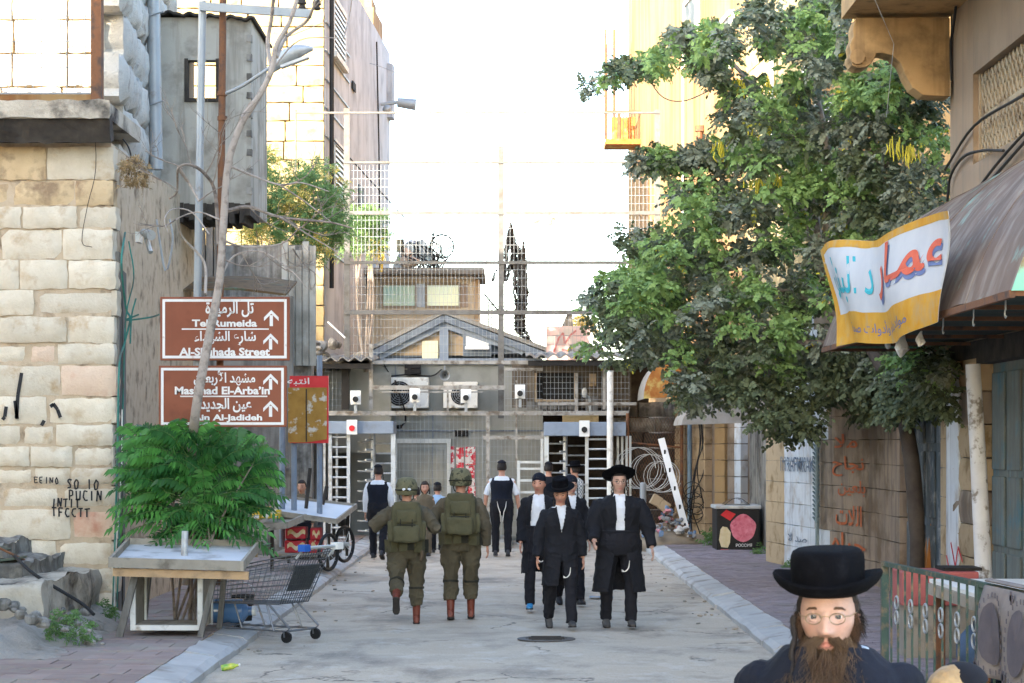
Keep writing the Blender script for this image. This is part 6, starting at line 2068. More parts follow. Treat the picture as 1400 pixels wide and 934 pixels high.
def pinnate(P, A, Nn, L, pairs, ll, lw, droop=0.3, leafdroop=0.3, fwd=0.6, jit=0.25, pointed=0.0, skip=0.0):
    """compound leaves: base P, axis A, normal Nn (n x 3), rachis length L (n); returns leaflet verts (n*m, 6, 3)"""
    n = len(P)
    A = unit(A)
    S = unit(np.cross(A, Nn))
    Nn = unit(np.cross(S, A))
    out = []
    for j in range(pairs * 2 + 1):
        t = (0.12 + 0.88 * (j // 2) / max(1, pairs - .5)) if j < pairs * 2 else 1.0
        sg = (1 if j % 2 else -1) if j < pairs * 2 else 0
        c = P + A * (L * t)[:, None] - np.array([0, 0, 1.0]) * (droop * L * t * t)[:, None]
        ax = unit(A - np.array([0, 0, 1.0]) * (2 * droop * t))
        d = S * sg + ax * (fwd if sg else 1.0) + RNG.normal(0, jit, (n, 3)) * .6
        d = unit(d) - np.array([0, 0, 1.0]) * leafdroop * RNG.uniform(.4, 1.4, (n, 1))
        d = unit(d)
        q = np.cross(d, Nn + RNG.normal(0, jit, (n, 3)))
        q = unit(q)
        size = (1 - .35 * abs(t - .45)) * RNG.uniform(.75, 1.2, (n, 1))
        l_, w_ = ll * size, lw * size
        k1, k2 = (.28, .70) if pointed else (.22, .80)
        pw = 1.0 if pointed else .92
        dr = np.array([0, 0, -1.0]) * (.18 * l_)
        v = np.stack([c, c + d * l_ * k1 + q * w_ * .5, c + d * l_ * k2 + q * w_ * .5 * (pw if not pointed else .55) + dr * .4, c + d * l_ + dr,
                      c + d * l_ * k2 - q * w_ * .5 * (pw if not pointed else .55) + dr * .4, c + d * l_ * k1 - q * w_ * .5], 1)
        if skip:
            v = v[RNG.random(n) > skip]
        out.append(v)
    return np.concatenate(out)


def leaf_mesh(name, chunks, mats, parent):
    """chunks = [(verts (k, 6, 3), material index)] -> one foliage mesh, part of its plant"""
    V = np.concatenate([c[0] for c in chunks]).astype(np.float32)
    k = len(V)
    V = V.reshape(-1, 3) - np.array(base_of(parent), dtype=np.float32)
    me = bpy.data.meshes.new(name)
    me.vertices.add(len(V))
    me.vertices.foreach_set('co', V.ravel())
    me.loops.add(k * 6)
    me.loops.foreach_set('vertex_index', np.arange(k * 6, dtype=np.int32))
    me.polygons.add(k)
    me.polygons.foreach_set('loop_start', np.arange(k, dtype=np.int32) * 6)
    me.polygons.foreach_set('loop_total', np.full(k, 6, dtype=np.int32))
    me.polygons.foreach_set('material_index', np.concatenate([np.full(len(c[0]), c[1], dtype=np.int32) for c in chunks]))
    for m in mats:
        me.materials.append(m)
    me.update(calc_edges=True)
    o = bpy.data.objects.new(name, me)
    COL.objects.link(o)
    o.parent = parent
    o['kind'] = 'stuff'
    return o


def in_poly(x, y, poly):
    c = False
    for i in range(len(poly)):
        (x1, y1), (x2, y2) = poly[i], poly[i - 1]
        if (y1 > y) != (y2 > y) and x < (x2 - x1) * (y - y1) / (y2 - y1) + x1:
            c = not c
    return c


LM = {}
LM['dark'] = M('leaf_dark', '#566047', '#677252', 2, .6, bump=0, isl=.28, trans=.22, spec=.35)
LM['dusty'] = M('leaf_dusty', '#737a6a', '#818876', 2, .8, bump=0, isl=.22, trans=.15)
LM['bright'] = M('leaf_bright', '#7c9858', '#90ab66', 2, .5, bump=0, isl=.22, trans=.35)
LM['yellow'] = M('leaf_yellow', '#a9a83a', '#bdb848', 2, .6, bump=0, isl=.2, trans=.3)
LM['frond'] = M('leaf_frond', '#427c36', '#5c9645', 2.5, .45, bump=0, isl=.25, trans=.38, spec=.4)
LM['frond_old'] = M('leaf_frond_old', '#2c5c2c', '#3a6c34', 2.5, .5, bump=0, isl=.22, trans=.3, spec=.4)
LM['feather'] = M('leaf_feather', '#56733f', '#688550', 2, .7, bump=0, isl=.25, trans=.3)
LM['feather_y'] = M('leaf_feather_yellow', '#b09a4a', '#bfae58', 2, .7, bump=0, isl=.25, trans=.3)
LM['weed'] = M('leaf_weed', '#55743f', '#678650', 4, .7, bump=0, isl=.25, trans=.3)
LM['dry'] = M('leaf_dry', '#8f7a58', '#a08a66', 4, .9, bump=0, isl=.25, trans=.2)
bark = M('bark', '#7c7066', '#94897d', 5, .95, bump=.6, bscale=40, c3='#5d534b', s3=6, t3=.58)
barkl = M('bark_light', '#9a8f84', '#aba096', 5, .9, bump=.45, bscale=50, c3='#7a7068', s3=9, t3=.58)

# ---- the big tree on the right
TR = thing('street_tree', 'large dense green tree leaning over the right pavement with yellow pods', 'tree', (4.86, 25.5, .14))
polys = [
    ([(845, 322), (880, 318), (905, 330), (925, 300), (918, 262), (935, 242), (985, 238), (998, 205), (1000, 180), (988, 150), (1000, 122), (1040, 112), (1062, 140), (1085, 165), (1110, 150), (1140, 140), (1165, 95),
      (1200, 80), (1240, 85), (1292, 132), (1292, 330), (1240, 330), (1150, 345), (1135, 480), (1180, 480), (1292, 480), (1292, 560), (1240, 572), (1180, 568), (1130, 560), (1100, 598), (1050, 603), (1032, 560), (985, 556), (930, 556),
      (925, 500), (900, 498), (880, 485), (850, 498), (835, 478), (808, 480), (806, 420), (815, 385), (838, 380), (850, 350)], 900, 30.0),
    ([(799, 120), (800, 106), (840, 94), (880, 82), (912, 74), (915, 52), (935, 40), (975, 44), (1000, 36), (1002, 60), (1010, 100), (1000, 130), (975, 115), (950, 92), (920, 95), (880, 100), (850, 108), (820, 123)], 120, 31.0),
    ([(862, 216), (890, 208), (930, 210), (960, 202), (1000, 200), (1000, 232), (960, 234), (930, 226), (900, 238), (872, 230)], 60, 31.0),
    ([(1005, 0), (1165, -10), (1165, 140), (1130, 140), (1100, 130), (1090, 165), (1065, 140), (1060, 75), (1035, 40), (1010, 25)], 120, 29.0)]
clumps = []
rnd = random.Random(77)
for poly, n, Dc in polys:
    xs, ys = [p[0] for p in poly], [p[1] for p in poly]
    got = 0
    while got < n:
        x, y = rnd.uniform(min(xs), max(xs)), rnd.uniform(min(ys), max(ys))
        if not in_poly(x, y, poly):
            continue
        if mnoise.noise(Vector((x / 38, y / 38, Dc))) < (-.34 if n > 200 else -.16) and y < 480:
            continue
        got += 1
        r = rnd.uniform(11, 20) if n > 200 else rnd.uniform(8, 14)
        D_ = Dc + rnd.uniform(-2.6, 2.2) * (1 if n > 100 else .5)
        if x > 1150:
            D_ = min(D_, 4.75 * F / (x - CX)) if y > 380 else min(D_, 28.0 - (x - 1150) * .012 + rnd.uniform(-1, 1) - (1.2 if y < 140 else 0))
        clumps.append((x, y, r, D_))
ch = {k: [] for k in range(4)}
for x, y, r, D_ in clumps:
    c = np.array(W(x, y, D_))
    R_ = r / F * D_
    ns = int(9 + r * .45)
    th = RNG.uniform(0, 2 * np.pi, ns)
    zc = RNG.uniform(-.55, 1, ns)
    rad = np.sqrt(1 - zc ** 2)
    dirs = np.stack([rad * np.cos(th), rad * np.sin(th), zc], 1)
    dirs[:, 1] -= .25
    P = c + dirs * R_ * RNG.uniform(.35, .95, (ns, 1))
    A = dirs * 1.0 + np.array([0, 0, -.25]) + RNG.normal(0, .35, (ns, 3))
    Nn = np.array([0, -.35, 1.0]) + dirs * .5 + RNG.normal(0, .25, (ns, 3))
    L = RNG.uniform(.11, .19, ns)
    v = mnoise.noise(Vector((x / 55, y / 55, 9))) + rnd.uniform(-.22, .22)
    # young shoots on some outer sprays, dust on others
    mi = 2 if v > .10 else 1 if v < -.12 else 0
    if y > 520 and x > 985:
        mi = 0  # dark leaves only: shade low under the crown put into the colour
    ch[mi].append(pinnate(P, A, Nn, L, 4, .062, .046, .25, .3, .5, .3, 0, .05))
    if rnd.random() < .10 and y < 520:
        ch[3].append(pinnate(P[:2], A[:2], Nn[:2], L[:2], 3, .05, .034, .4, .4))
leaf_mesh('crown', [(np.concatenate(ch[k]), k) for k in range(4) if ch[k]], [LM['dark'], LM['dusty'], LM['bright'], LM['yellow']], TR)
b = MB(); b.tube(spline([(4.86, 25.5, .1), (4.88, 25.6, 1.2), (4.82, 26.1, 2.4), (4.60, 27.4, 3.4), (4.25, 28.8, 4.3)], 5), [.11, .10, .095, .09, .09, .10, .10, .10, .10, .095, .09, .09, .09, .09, .085, .085, .08, .08, .075, .07, .07], 12)
tk = b.build('trunk', M('bark_dark', '#3f3833', '#4f4740', 5, .95, bump=.6, bscale=40), TR, smooth=True)
forks = [((4.25, 28.8, 4.3), (1100, 230, 29.5), (1040, 130, 30.5), (960, 70, 31), (805, 112, 31)), ((4.25, 28.8, 4.3), (1080, 250, 30), (1010, 222, 31), (868, 222, 31)),
         ((4.5, 27.9, 3.6), (1080, 400, 29.5), (960, 400, 30.5), (830, 440, 31)), ((4.25, 28.8, 4.3), (1130, 200, 28.5), (1100, 80, 29), (1080, 10, 29)), ((4.25, 28.8, 4.3), (1190, 250, 27.5), (1250, 200, 27)),
         ((4.5, 28.2, 3.4), (1060, 480, 29), (1060, 590, 29)), ((4.5, 28.2, 3.4), (1000, 470, 30), (940, 530, 30)), ((4.75, 26.6, 2.8), (1210, 520, 26.5), (1270, 540, 24.8))]
for i, f in enumerate(forks):
    pts = [Vector(f[0])] + [W(*p) for p in f[1:]]
    S = spline(pts, 6)
    b = MB(); b.tube(S, list(np.linspace(.06, .014, len(S))), 7); b.build('limb', bark, TR, smooth=True)
for px, py, D_ in ((1006, 118, 29.0), (1030, 187, 28.6), (1060, 250, 28.2), (1052, 120, 28.8), (1222, 205, 25.6), (1246, 208, 25.6), (985, 205, 29.5), (1035, 255, 28)):
    b = MB()
    for k in range(11):
        p = W(px + rnd.gauss(0, 7), py - 9 + rnd.gauss(0, 4), D_ + rnd.uniform(-.15, .15))
        l_ = rnd.uniform(.12, .24)
        b.tube([p, p + Vector((rnd.uniform(-.02, .02), 0, -l_ * .5)), p + Vector((rnd.uniform(-.04, .04), 0, -l_))], [.007, .011, .005], 5)
    b.build('pod_bunch', M('pod_yellow', '#b3a82e', '#c4b83c', 5, .6, bump=0) if px == 1006 else bpy.data.materials['pod_yellow'], TR)['kind'] = 'stuff'

# ---- fern leaved bush behind the front cart
BU = thing('fern_bush', 'bright green bush of long feathery leaves growing behind the front cart', 'bush', W(262, 800, 22.5))
rnd = random.Random(5)
P, A, Nn, L = [], [], [], []
tips = []
for i in range(300):
    px, py = rnd.uniform(182, 362), rnd.uniform(572, 722)
    if not in_poly(px, py, [(168, 590), (190, 572), (225, 556), (262, 566), (310, 575), (345, 590), (372, 612), (385, 640), (345, 690), (345, 742), (175, 742), (166, 700)]):
        continue
    if mnoise.noise(Vector((px / 26, py / 26, 4))) < -.22:
        continue
    D_ = 22.95 + rnd.uniform(-.5, .6)
    p = np.array(W(px, py, D_))
    c = np.array(W(262, 690, 22.6))
    d = p - c
    d = d / (np.linalg.norm(d) + 1e-6)
    a = d * np.array([1.0, .8, .55]) + np.array([rnd.uniform(-.6, .6), -.35 + rnd.uniform(-.5, .3), .32])
    a = a / np.linalg.norm(a)
    l_ = rnd.uniform(.40, .78)
    p = p - a * l_ * .55
    P.append(p); A.append(a); Nn.append((rnd.uniform(-.2, .2), -.75, .9)); L.append(l_)
P, A, Nn, L = map(np.array, (P, A, Nn, L))
sel = RNG.random(len(P)) < .52
lf = [(pinnate(P[s], A[s], Nn[s], L[s], 11, .125, .044, .44, .30, .45, .10, 1.0), k) for k, s in ((0, sel), (1, ~sel))]
leaf_mesh('fronds', lf, [LM['frond'], LM['frond_old']], BU)
b = MB()
for p, a, l_ in zip(P, A, L):
    b.tube([Vector(p + a * l_ * t - np.array([0, 0, .42 * l_ * t * t])) for t in (0, .25, .5, .75, 1)], [.006, .005, .004, .003, .002], 4, caps=False)
b.build('leaf_stalk', LM['weed'], BU)['kind'] = 'stuff'
for i in range(9):
    p0 = W(262 + rnd.uniform(-25, 25), 800, 22.6 + rnd.uniform(-.2, .2)); p0.z = .14
    p1 = Vector(P[rnd.randrange(len(P))])
    b = MB(); b.tube(spline([p0, p0.lerp(p1, .5) + Vector((rnd.uniform(-.1, .1), 0, .15)), p1], 4), [.016] * 4 + [.012] * 3 + [.007] * 2, 6); b.build('stem', bark, BU, smooth=True)

# ---- bare tree in front of the signs
BT = thing('bare_tree', 'thin leafless grey tree slanting up in front of the brown signs', 'tree', W(258, 800, 22.4))
Dt = 22.55
trunk = [(256, 800), (261, 640), (268, 560), (284, 470), (300, 385), (306, 300), (312, 225), (330, 170), (355, 130), (372, 95), (378, 62), (396, 30), (412, -20)]
S = spline([W(x, y, Dt + (.55 if y > 600 else .3 if y > 560 else 0)) for x, y in trunk], 5)
b = MB(); b.tube(S, list(np.linspace(.058, .020, len(S))), 10); b.build('trunk', barkl, BT, smooth=True)
limbs = [([(372, 95), (366, 60), (372, 20), (374, -15)], .028, .016), ([(378, 78), (392, 50), (420, 28), (432, 0)], .026, .012), ([(355, 130), (340, 145), (330, 160)], .02, .01),
         ([(311, 288), (341, 283), (383, 297), (450, 304), (482, 312)], .024, .007), ([(316, 228), (345, 240), (383, 253), (412, 250), (450, 262)], .014, .005), ([(383, 253), (420, 278), (452, 303)], .010, .004),
         ([(303, 328), (336, 338), (385, 333), (410, 311)], .014, .006), ([(383, 297), (420, 320), (470, 350)], .012, .004), ([(299, 335), (294, 264), (281, 239), (262, 226), (244, 230), (242, 262), (232, 272)], .024, .008),
         ([(281, 402), (279, 358), (250, 325), (242, 300)], .017, .008), ([(300, 385), (320, 350), (360, 345), (400, 372), (420, 395)], .012, .004), ([(355, 130), (385, 55), (400, 48), (445, 30)], .010, .004), ([(372, 95), (410, 55), (470, 52)], .010, .004),
         ([(470, 52), (478, 20), (482, -10)], .007, .004), ([(244, 230), (258, 250), (272, 275)], .022, .012), ([(300, 300), (270, 290), (240, 300), (224, 312)], .010, .004), ([(286, 320), (262, 290), (236, 286), (225, 300), (230, 318)], .009, .004)]
for pts, r0, r1 in limbs:
    S = spline([W(x, y, Dt + .25 * math.sin(i * 1.3) * (i > 0)) for i, (x, y) in enumerate(pts)], 5)
    b = MB(); b.tube(S, list(np.linspace(r0, r1, len(S))), 6); b.build('limb', barkl if r0 != .024 else bark, BT, smooth=True)
b = MB()
rnd = random.Random(17)


def twig(p, d, l_, r_, n):
    pts = [p]
    for k in range(5):
        d = (d + Vector((rnd.uniform(-.35, .35), rnd.uniform(-.25, .25), rnd.uniform(-.2, .3)))).normalized()
        pts.append(pts[-1] + d * l_ / 5)
    b.tube(pts, list(np.linspace(r_, r_ * .35, 6)), 4, caps=False)
    if n > 0:
        for q in (2, 3, 4):
            twig(pts[q], (d + Vector((rnd.uniform(-1, 1), rnd.uniform(-.5, .5), rnd.uniform(-.4, .8)))).normalized(), l_ * .6, r_ * .6, n - 1)


for px, py, dx, dz, l_ in ((265, 230, -.6, .8, .7), (280, 240, .3, 1, .8), (290, 255, .6, .7, .6), (250, 230, -.8, .5, .5), (272, 275, .5, .6, .5), (244, 262, -.6, .3, .5), (384, 253, .7, .1, .5), (420, 301, .8, -.2, .5), (390, 298, .5, -.6, .5),
                          (385, 333, .4, -.7, .45), (341, 283, .4, -.8, .5), (300, 350, .7, -.4, .6), (330, 345, .6, -.6, .5), (240, 300, -.5, -.5, .4), (412, 311, .6, .5, .4), (372, 20, .3, 1, .4), (430, 10, .6, .7, .4), (360, 345, .5, -.6, .5), (400, 340, .3, -.9, .45)):
    twig(W(px, py, Dt), Vector((dx, rnd.uniform(-.2, .2), dz)).normalized(), l_, .008, 2)
b.build('twig', bark, BT)['kind'] = 'stuff'


# ---- feathery shrubs against the far left wall
def shrub(lab, poly, n, D_, mats, base, ll=.06, seed=1):
    t = thing('shrub', lab, 'shrub', base)
    r_ = random.Random(seed)
    chs = {0: [], 1: []}
    xs, ys = [p[0] for p in poly], [p[1] for p in poly]
    got = 0
    while got < n:
        x, y = r_.uniform(min(xs), max(xs)), r_.uniform(min(ys), max(ys))
        if not in_poly(x, y, poly) or mnoise.noise(Vector((x / 22, y / 22, seed))) < -.18:
            continue
        got += 1
        c = np.array(W(x, y, D_ + r_.uniform(-1, 1)))
        ns = 8
        d = RNG.normal(0, 1, (ns, 3)); d[:, 2] += .5; d = unit(d)
        Lr = RNG.uniform(.14, .30, ns)
        k = 1 if mnoise.noise(Vector((x / 30, y / 30, 5 + seed))) > .30 and len(mats) > 1 else 0
        chs[k].append(pinnate(c + d * .05, d, np.array([0, -.4, 1.0]) + RNG.normal(0, .3, (ns, 3)), Lr, 5, ll, ll * .3, .3, .2, .9, .3, 1.0))
    leaf_mesh('foliage', [(np.concatenate(chs[k]), k) for k in chs if chs[k]], mats, t)
    b0 = Vector(base)
    for k in range(5):
        x, y = r_.uniform(min(xs) + 15, max(xs) - 15), r_.uniform(min(ys) + 10, max(ys) - 20)
        b = MB(); S = spline([b0, b0.lerp(W(x, y, D_), .5) + Vector((r_.uniform(-.2, .2), 0, .1)), W(x, y, D_)], 5); b.tube(S, list(np.linspace(.05, .012, len(S))), 6); b.build('stem', bark, t, smooth=True)
    return t


shrub('feathery green shrub growing against the sunlit wall at the back left', [(335, 228), (350, 212), (378, 208), (400, 232), (440, 222), (468, 248), (474, 330), (440, 352), (405, 362), (375, 352), (345, 345), (325, 300)], 400, 38.5, [LM['feather'], LM['feather_y']], Vector((W(400, 0, 38.5).x, 38.5, 0)), .07, 1)
shrub('small yellowing shrub behind the left fence post', [(470, 290), (500, 284), (528, 298), (532, 334), (505, 346), (474, 342)], 90, 45.5, [LM['feather'], LM['feather_y']], Vector((W(500, 0, 45.5).x, 45.5, 3.6)), .08, 2)
shrub('dry yellow bush behind the pink wall', [(780, 425), (800, 420), (812, 432), (815, 450), (790, 450)], 24, 52.5, [LM['feather_y']], Vector((W(798, 0, 52.5).x, 52.5, 3.5)), .08, 3)

for lab, poly, n, D_, m in (('low green weeds growing on the rubble below the graffiti wall', [(58, 868), (75, 842), (105, 836), (128, 850), (130, 880), (62, 882)], 46, 20.6, 'weed'), ('small weeds at the bottom left corner', [(18, 934), (30, 908), (60, 905), (72, 934)], 26, 20.0, 'weed'),
                            ('weeds sprouting at the foot of the house corner', [(132, 846), (140, 826), (160, 830), (162, 850)], 14, 23.4, 'weed'), ('grass tuft growing beside the ice cream freezer', [(1030, 775), (1036, 745), (1048, 748), (1055, 785)], 16, 37.6, 'weed'),
                            ('weeds at the foot of the cream pier right of the freezer', [(1068, 785), (1072, 770), (1085, 772), (1090, 790)], 9, 33.6, 'weed'), ('small weeds beside the rubbish under the cable bundle', [(962, 742), (968, 726), (982, 730), (984, 744)], 12, 40.6, 'weed'),
                            ('dry brown tuft growing from the corner of the stone house', [(162, 235), (170, 218), (195, 216), (205, 236), (200, 255), (175, 256)], 34, 24.0, 'dry')):
    c = W(sum(p[0] for p in poly) / len(poly), max(p[1] for p in poly), D_)
    t = thing('weed', lab, 'weed', c)
    r_ = random.Random(n)
    V = []
    b = MB()
    for i in range(n):
        while True:
            x, y = r_.uniform(min(p[0] for p in poly), max(p[0] for p in poly)), r_.uniform(min(p[1] for p in poly), max(p[1] for p in poly))
            if in_poly(x, y, poly):
                break
        p = np.array(W(x, y, D_ + r_.uniform(-.25, .25)))
        d = RNG.normal(0, .7, (5, 3)) + np.array([0, 0, .8])
        V.append(pinnate(np.repeat(p[None], 5, 0), d, RNG.normal(0, .4, (5, 3)) + np.array([0, -.5, 1]), RNG.uniform(.05, .12, 5) * (D_ / 24), 3, .04 * D_ / 22, .016 * D_ / 22, .3, .3, .7, .3, 1.0))
        if i % 3 == 0:
            q = Vector((p[0], p[1], c.z)); b.tube([q + Vector((r_.uniform(-.05, .05), 0, 0)), Vector(p)], .003, 4, caps=False)
    leaf_mesh('leaves', [(np.concatenate(V), 0)], [LM[m]], t)
    b.build('stem', LM[m], t)['kind'] = 'stuff'

# ================================================================ people
def clothmat(n, c1, c2, bump=.35, bs=14, bd=.03, rough=.9, **k):
    return M(n, c1, c2, 5, rough, bump=bump, bscale=bs, bdist=bd, **k)


PM = {}
PM['skin'] = M('skin', '#b0806a', '#ba8b75', 14, .55, bump=.08, bscale=90, vcol='tint', spec=.35)
PM['skin_tan'] = M('skin_tan', '#a87a60', '#b0836a', 14, .55, bump=.08, bscale=90, vcol='tint', spec=.35)
PM['skin_pale'] = M('skin_pale', '#b08a78', '#bd9a88', 22, .6, bump=.25, bscale=160, vcol='tint', spec=.35)
PM['black_wool'] = clothmat('black_wool', '#131419', '#191a20')
PM['navy_wool'] = clothmat('navy_wool', '#0d111b', '#131826')
PM['black_trouser'] = clothmat('black_trouser', '#15151a', '#1b1b21', bs=10)
PM['white_shirt'] = clothmat('white_shirt', '#c9ccd2', '#d3d6da', bs=16, bump=.4)
PM['olive'] = clothmat('olive', '#4a4436', '#575042', bs=13, bump=.5, rough=.95)
PM['olive_trouser'] = clothmat('olive_trouser', '#433d2f', '#504a3a', bs=11, bump=.55, rough=.95)
PM['pack'] = clothmat('pack', '#45432f', '#54513c', bs=22, bump=.4, rough=.9)
PM['pack_dark'] = clothmat('pack_dark', '#24241e', '#2e2e26', bs=22)
PM['camo'] = M('camo_cover', '#6b664f', '#55553f', 9, .95, bump=.4, bscale=25, c3='#3b3d2f', s3=12, t3=.55, soft3=.02, bdist=.02)
PM['boot'] = M('boot_leather', '#5c2b1f', '#6b3526', 12, .5, bump=.3, bscale=40)
PM['sole'] = M('boot_sole', '#2b2826', '#3a3633', 12, .9, bump=.3)
PM['shoe'] = M('shoe_leather', '#26262a', '#323236', 12, .5, bump=.15)
PM['shoe_grey'] = M('shoe_grey', '#3f3e3e', '#4b4a49', 12, .6, bump=.15)
PM['shoe_blue'] = M('shoe_blue', '#2f78a8', '#3a8aba', 12, .5, bump=.15)
PM['hair'] = M('hair_dark', '#1c1715', '#2a2320', 30, .6, bump=.5, bscale=80)
PM['hair_brown'] = M('hair_brown', '#3f2d20', '#5a4230', 30, .6, bump=.4, bscale=80, isl=.3)
PM['hair_fair'] = M('hair_fair', '#8d7350', '#a98d64', 30, .6, bump=.3, bscale=80, isl=.2)
PM['beard'] = M('beard_hair', '#4f3d2e', '#77624c', 9, .65, bump=0, isl=.35)
PM['felt'] = M('hat_felt', '#08080b', '#0d0e12', 8, .95, bump=.35, bscale=260, spec=.08, c3='#16171b', s3=18, t3=.62)
PM['velvet'] = M('velvet', '#111218', '#171922', 8, .95, bump=.1, bscale=200)
PM['eye'] = M('eye_white', '#d5d0ca', '#dcd8d2', 5, .25, bump=0, spec=.5)
PM['iris'] = M('iris', '#2b2a28', '#353330', 5, .35, bump=0, spec=.25)
PM['pupil'] = M('pupil', '#0a0a0a', '#0d0d0d', 5, .15, bump=0, spec=.5)
PM['cord'] = M('tzitzit_cord', '#cfcac0', '#d8d4cb', 30, .9, bump=0)
PM['gold'] = M('wire_frame', '#8a7a58', '#94845f', 5, .3, .8, bump=0)
PM['check'] = M('check_shirt', '#c9cdd0', '#d3d6d9', 5, .9, bump=.2)
_nt = PM['check'].node_tree
_ck = _nt.nodes.new('ShaderNodeTexChecker'); _ck.inputs['Scale'].default_value = 26
_ck.inputs['Color1'].default_value = hx('#cfd4d8'); _ck.inputs['Color2'].default_value = hx('#7d8a94')
_nt.links.new(_nt.nodes['Principled BSDF'].inputs['Base Color'].links[0].from_node.inputs[0].links[0].from_socket if False else _ck.outputs[0], _nt.nodes['Principled BSDF'].inputs['Base Color'])
_tc = _nt.nodes.new('ShaderNodeTexCoord'); _nt.links.new(_tc.outputs['Object'], _ck.inputs['Vector'])
PM['light_blue'] = clothmat('light_blue', '#8fa8c4', '#9db4cc')
PM['brown_cloth'] = clothmat('brown_cloth', '#5b5040', '#685c4a')
PM['glove'] = clothmat('glove', '#20222a', '#282a33')


def remesh(mb, voxel, smooth=4, noise=0.0, nscale=9.0, seed=0.0):
    """closed overlapping shapes become one continuous skin"""
    me = bpy.data.meshes.new('skin')
    me.from_pydata(mb.v, [], mb.f)
    bm = bmesh.new(); bm.from_mesh(me); bmesh.ops.recalc_face_normals(bm, faces=bm.faces); bm.to_mesh(me); bm.free()
    o = bpy.data.objects.new('skin', me)
    COL.objects.link(o)
    m = o.modifiers.new('r', 'REMESH'); m.mode = 'VOXEL'; m.voxel_size = voxel; m.adaptivity = 0.0
    if smooth:
        s = o.modifiers.new('s', 'SMOOTH'); s.factor = .5; s.iterations = smooth
    dg = bpy.context.evaluated_depsgraph_get()
    out = bpy.data.meshes.new_from_object(o.evaluated_get(dg))
    bpy.data.objects.remove(o)
    bpy.data.meshes.remove(me)
    if noise:
        n = len(out.vertices)
        co = np.empty(n * 3, np.float32); out.vertices.foreach_get('co', co); co = co.reshape(-1, 3)
        nr = np.empty(n * 3, np.float32); out.vertex_normals.foreach_get('vector', nr); nr = nr.reshape(-1, 3)
        k = np.array([mnoise.noise((float(c[0]) * nscale * 1.2 + seed, float(c[1]) * nscale * 1.2, float(c[2]) * nscale * .8)) + .5 * mnoise.noise((float(c[0]) * nscale * 2.5, float(c[1]) * nscale * 2.5 + seed, float(c[2]) * nscale * 2.0)) for c in co], np.float32)
        rd = np.array([1 - abs(mnoise.noise((float(c[0]) * nscale * 1.1 + seed, float(c[1]) * nscale * 1.1 + float(c[2]) * nscale * .5, float(c[2]) * nscale * 1.0))) * 2.2 for c in co], np.float32)
        k = .7 * k + .9 * (np.clip(rd, 0, 1) ** 3 - .25)
        co += nr * (k * noise)[:, None]
        out.vertices.foreach_set('co', co.ravel())
    out.polygons.foreach_set('use_smooth', [True] * len(out.polygons))
    out.update()
    return out


def cut(me, test):
    """removes the faces whose centre passes test(x, y, z), then gives the open shell a cloth's thickness"""
    bm = bmesh.new(); bm.from_mesh(me)
    d = [f for f in bm.faces if test(*f.calc_center_median())]
    bmesh.ops.delete(bm, geom=d, context='FACES')
    bm.to_mesh(me); bm.free()
    o = bpy.data.objects.new('shell', me); COL.objects.link(o)
    m = o.modifiers.new('t', 'SOLIDIFY'); m.thickness = .010; m.offset = -1
    dg = bpy.context.evaluated_depsgraph_get()
    out = bpy.data.meshes.new_from_object(o.evaluated_get(dg))
    bpy.data.objects.remove(o)
    return out


def link(name, me, mats, parent):
    for m in (mats if isinstance(mats, (list, tuple)) else [mats]):
        me.materials.append(m)
    o = bpy.data.objects.new(name, me)
    COL.objects.link(o)
    o.parent = parent
    return o


def part(name, mb, mats, parent, smooth=True):
    o = bpy.data.objects.new(name, mb.mesh(name, mats))
    bm = bmesh.new(); bm.from_mesh(o.data); bmesh.ops.recalc_face_normals(bm, faces=bm.faces); bm.to_mesh(o.data); bm.free()
    if smooth:
        o.data.polygons.foreach_set('use_smooth', [True] * len(o.data.polygons))
        o.data.set_sharp_from_angle(angle=R(50))
    COL.objects.link(o)
    o.parent = parent
    return o


def ringp(c, rx, ry, n=20, p=2.3, rot=0.0):
    """superellipse ring in a level plane"""
    out = []
    for k in range(n):
        a = 2 * math.pi * k / n
        ca, sa = math.cos(a), math.sin(a)
        x = rx * math.copysign(abs(ca) ** (2 / p), ca)
        y = ry * math.copysign(abs(sa) ** (2 / p), sa)
        out.append(Vector((c[0] + x * math.cos(rot) - y * math.sin(rot), c[1] + x * math.sin(rot) + y * math.cos(rot), c[2])))
    return out


def head_pts(nu, nv):
    th = np.linspace(.001, math.pi - .001, nv)[:, None]
    ph = np.linspace(0, 2 * math.pi, nu, endpoint=False)[None, :]
    dx, dy, dz = np.sin(th) * np.cos(ph), np.sin(th) * np.sin(ph), np.cos(th) * np.ones_like(ph)
    x, y, z = .073 * dx, .094 * dy, .118 * dz
    t = np.maximum(0, -z / .118)
    x = x * (1 - .24 * t ** 1.5)
    y = np.where(y < 0, y * (1 - .28 * t), y)
    f = np.clip(dy * 1.6, 0, 1)
    g = lambda v, m, s: np.exp(-((v - m) / s) ** 2)
    y = y + f * (.012 * g(z, -.100, .022) * g(x, 0, .030) + .006 * g(z, .022, .010) * g(x, 0, .055)
                 - .013 * g(z, .0, .013) * (g(x, .031, .016) + g(x, -.031, .016)))
    q = np.clip((.014 - z) / .054, 0, 1)
    cutoff = 1 / (1 + np.exp((-.049 - z) / .0028))
    y = y + f * (.034 * q ** 1.1 * cutoff * np.exp(-(x / (0.0085 + .0080 * q)) ** 2))
    y = y + f * (.009 * g(z, -.042, .008) * (g(x, .014, .007) + g(x, -.014, .007)))
    y = y + f * (.007 * g(z, -.066, .0055) * g(x, 0, .021) + .008 * g(z, -.079, .006) * g(x, 0, .019) - .006 * g(z, -.0722, .0025) * g(x, 0, .024))
    x = x + np.sign(x) * .005 * g(z, -.022, .020) * g(y, .055, .03)
    return np.stack([x, y, z], -1)


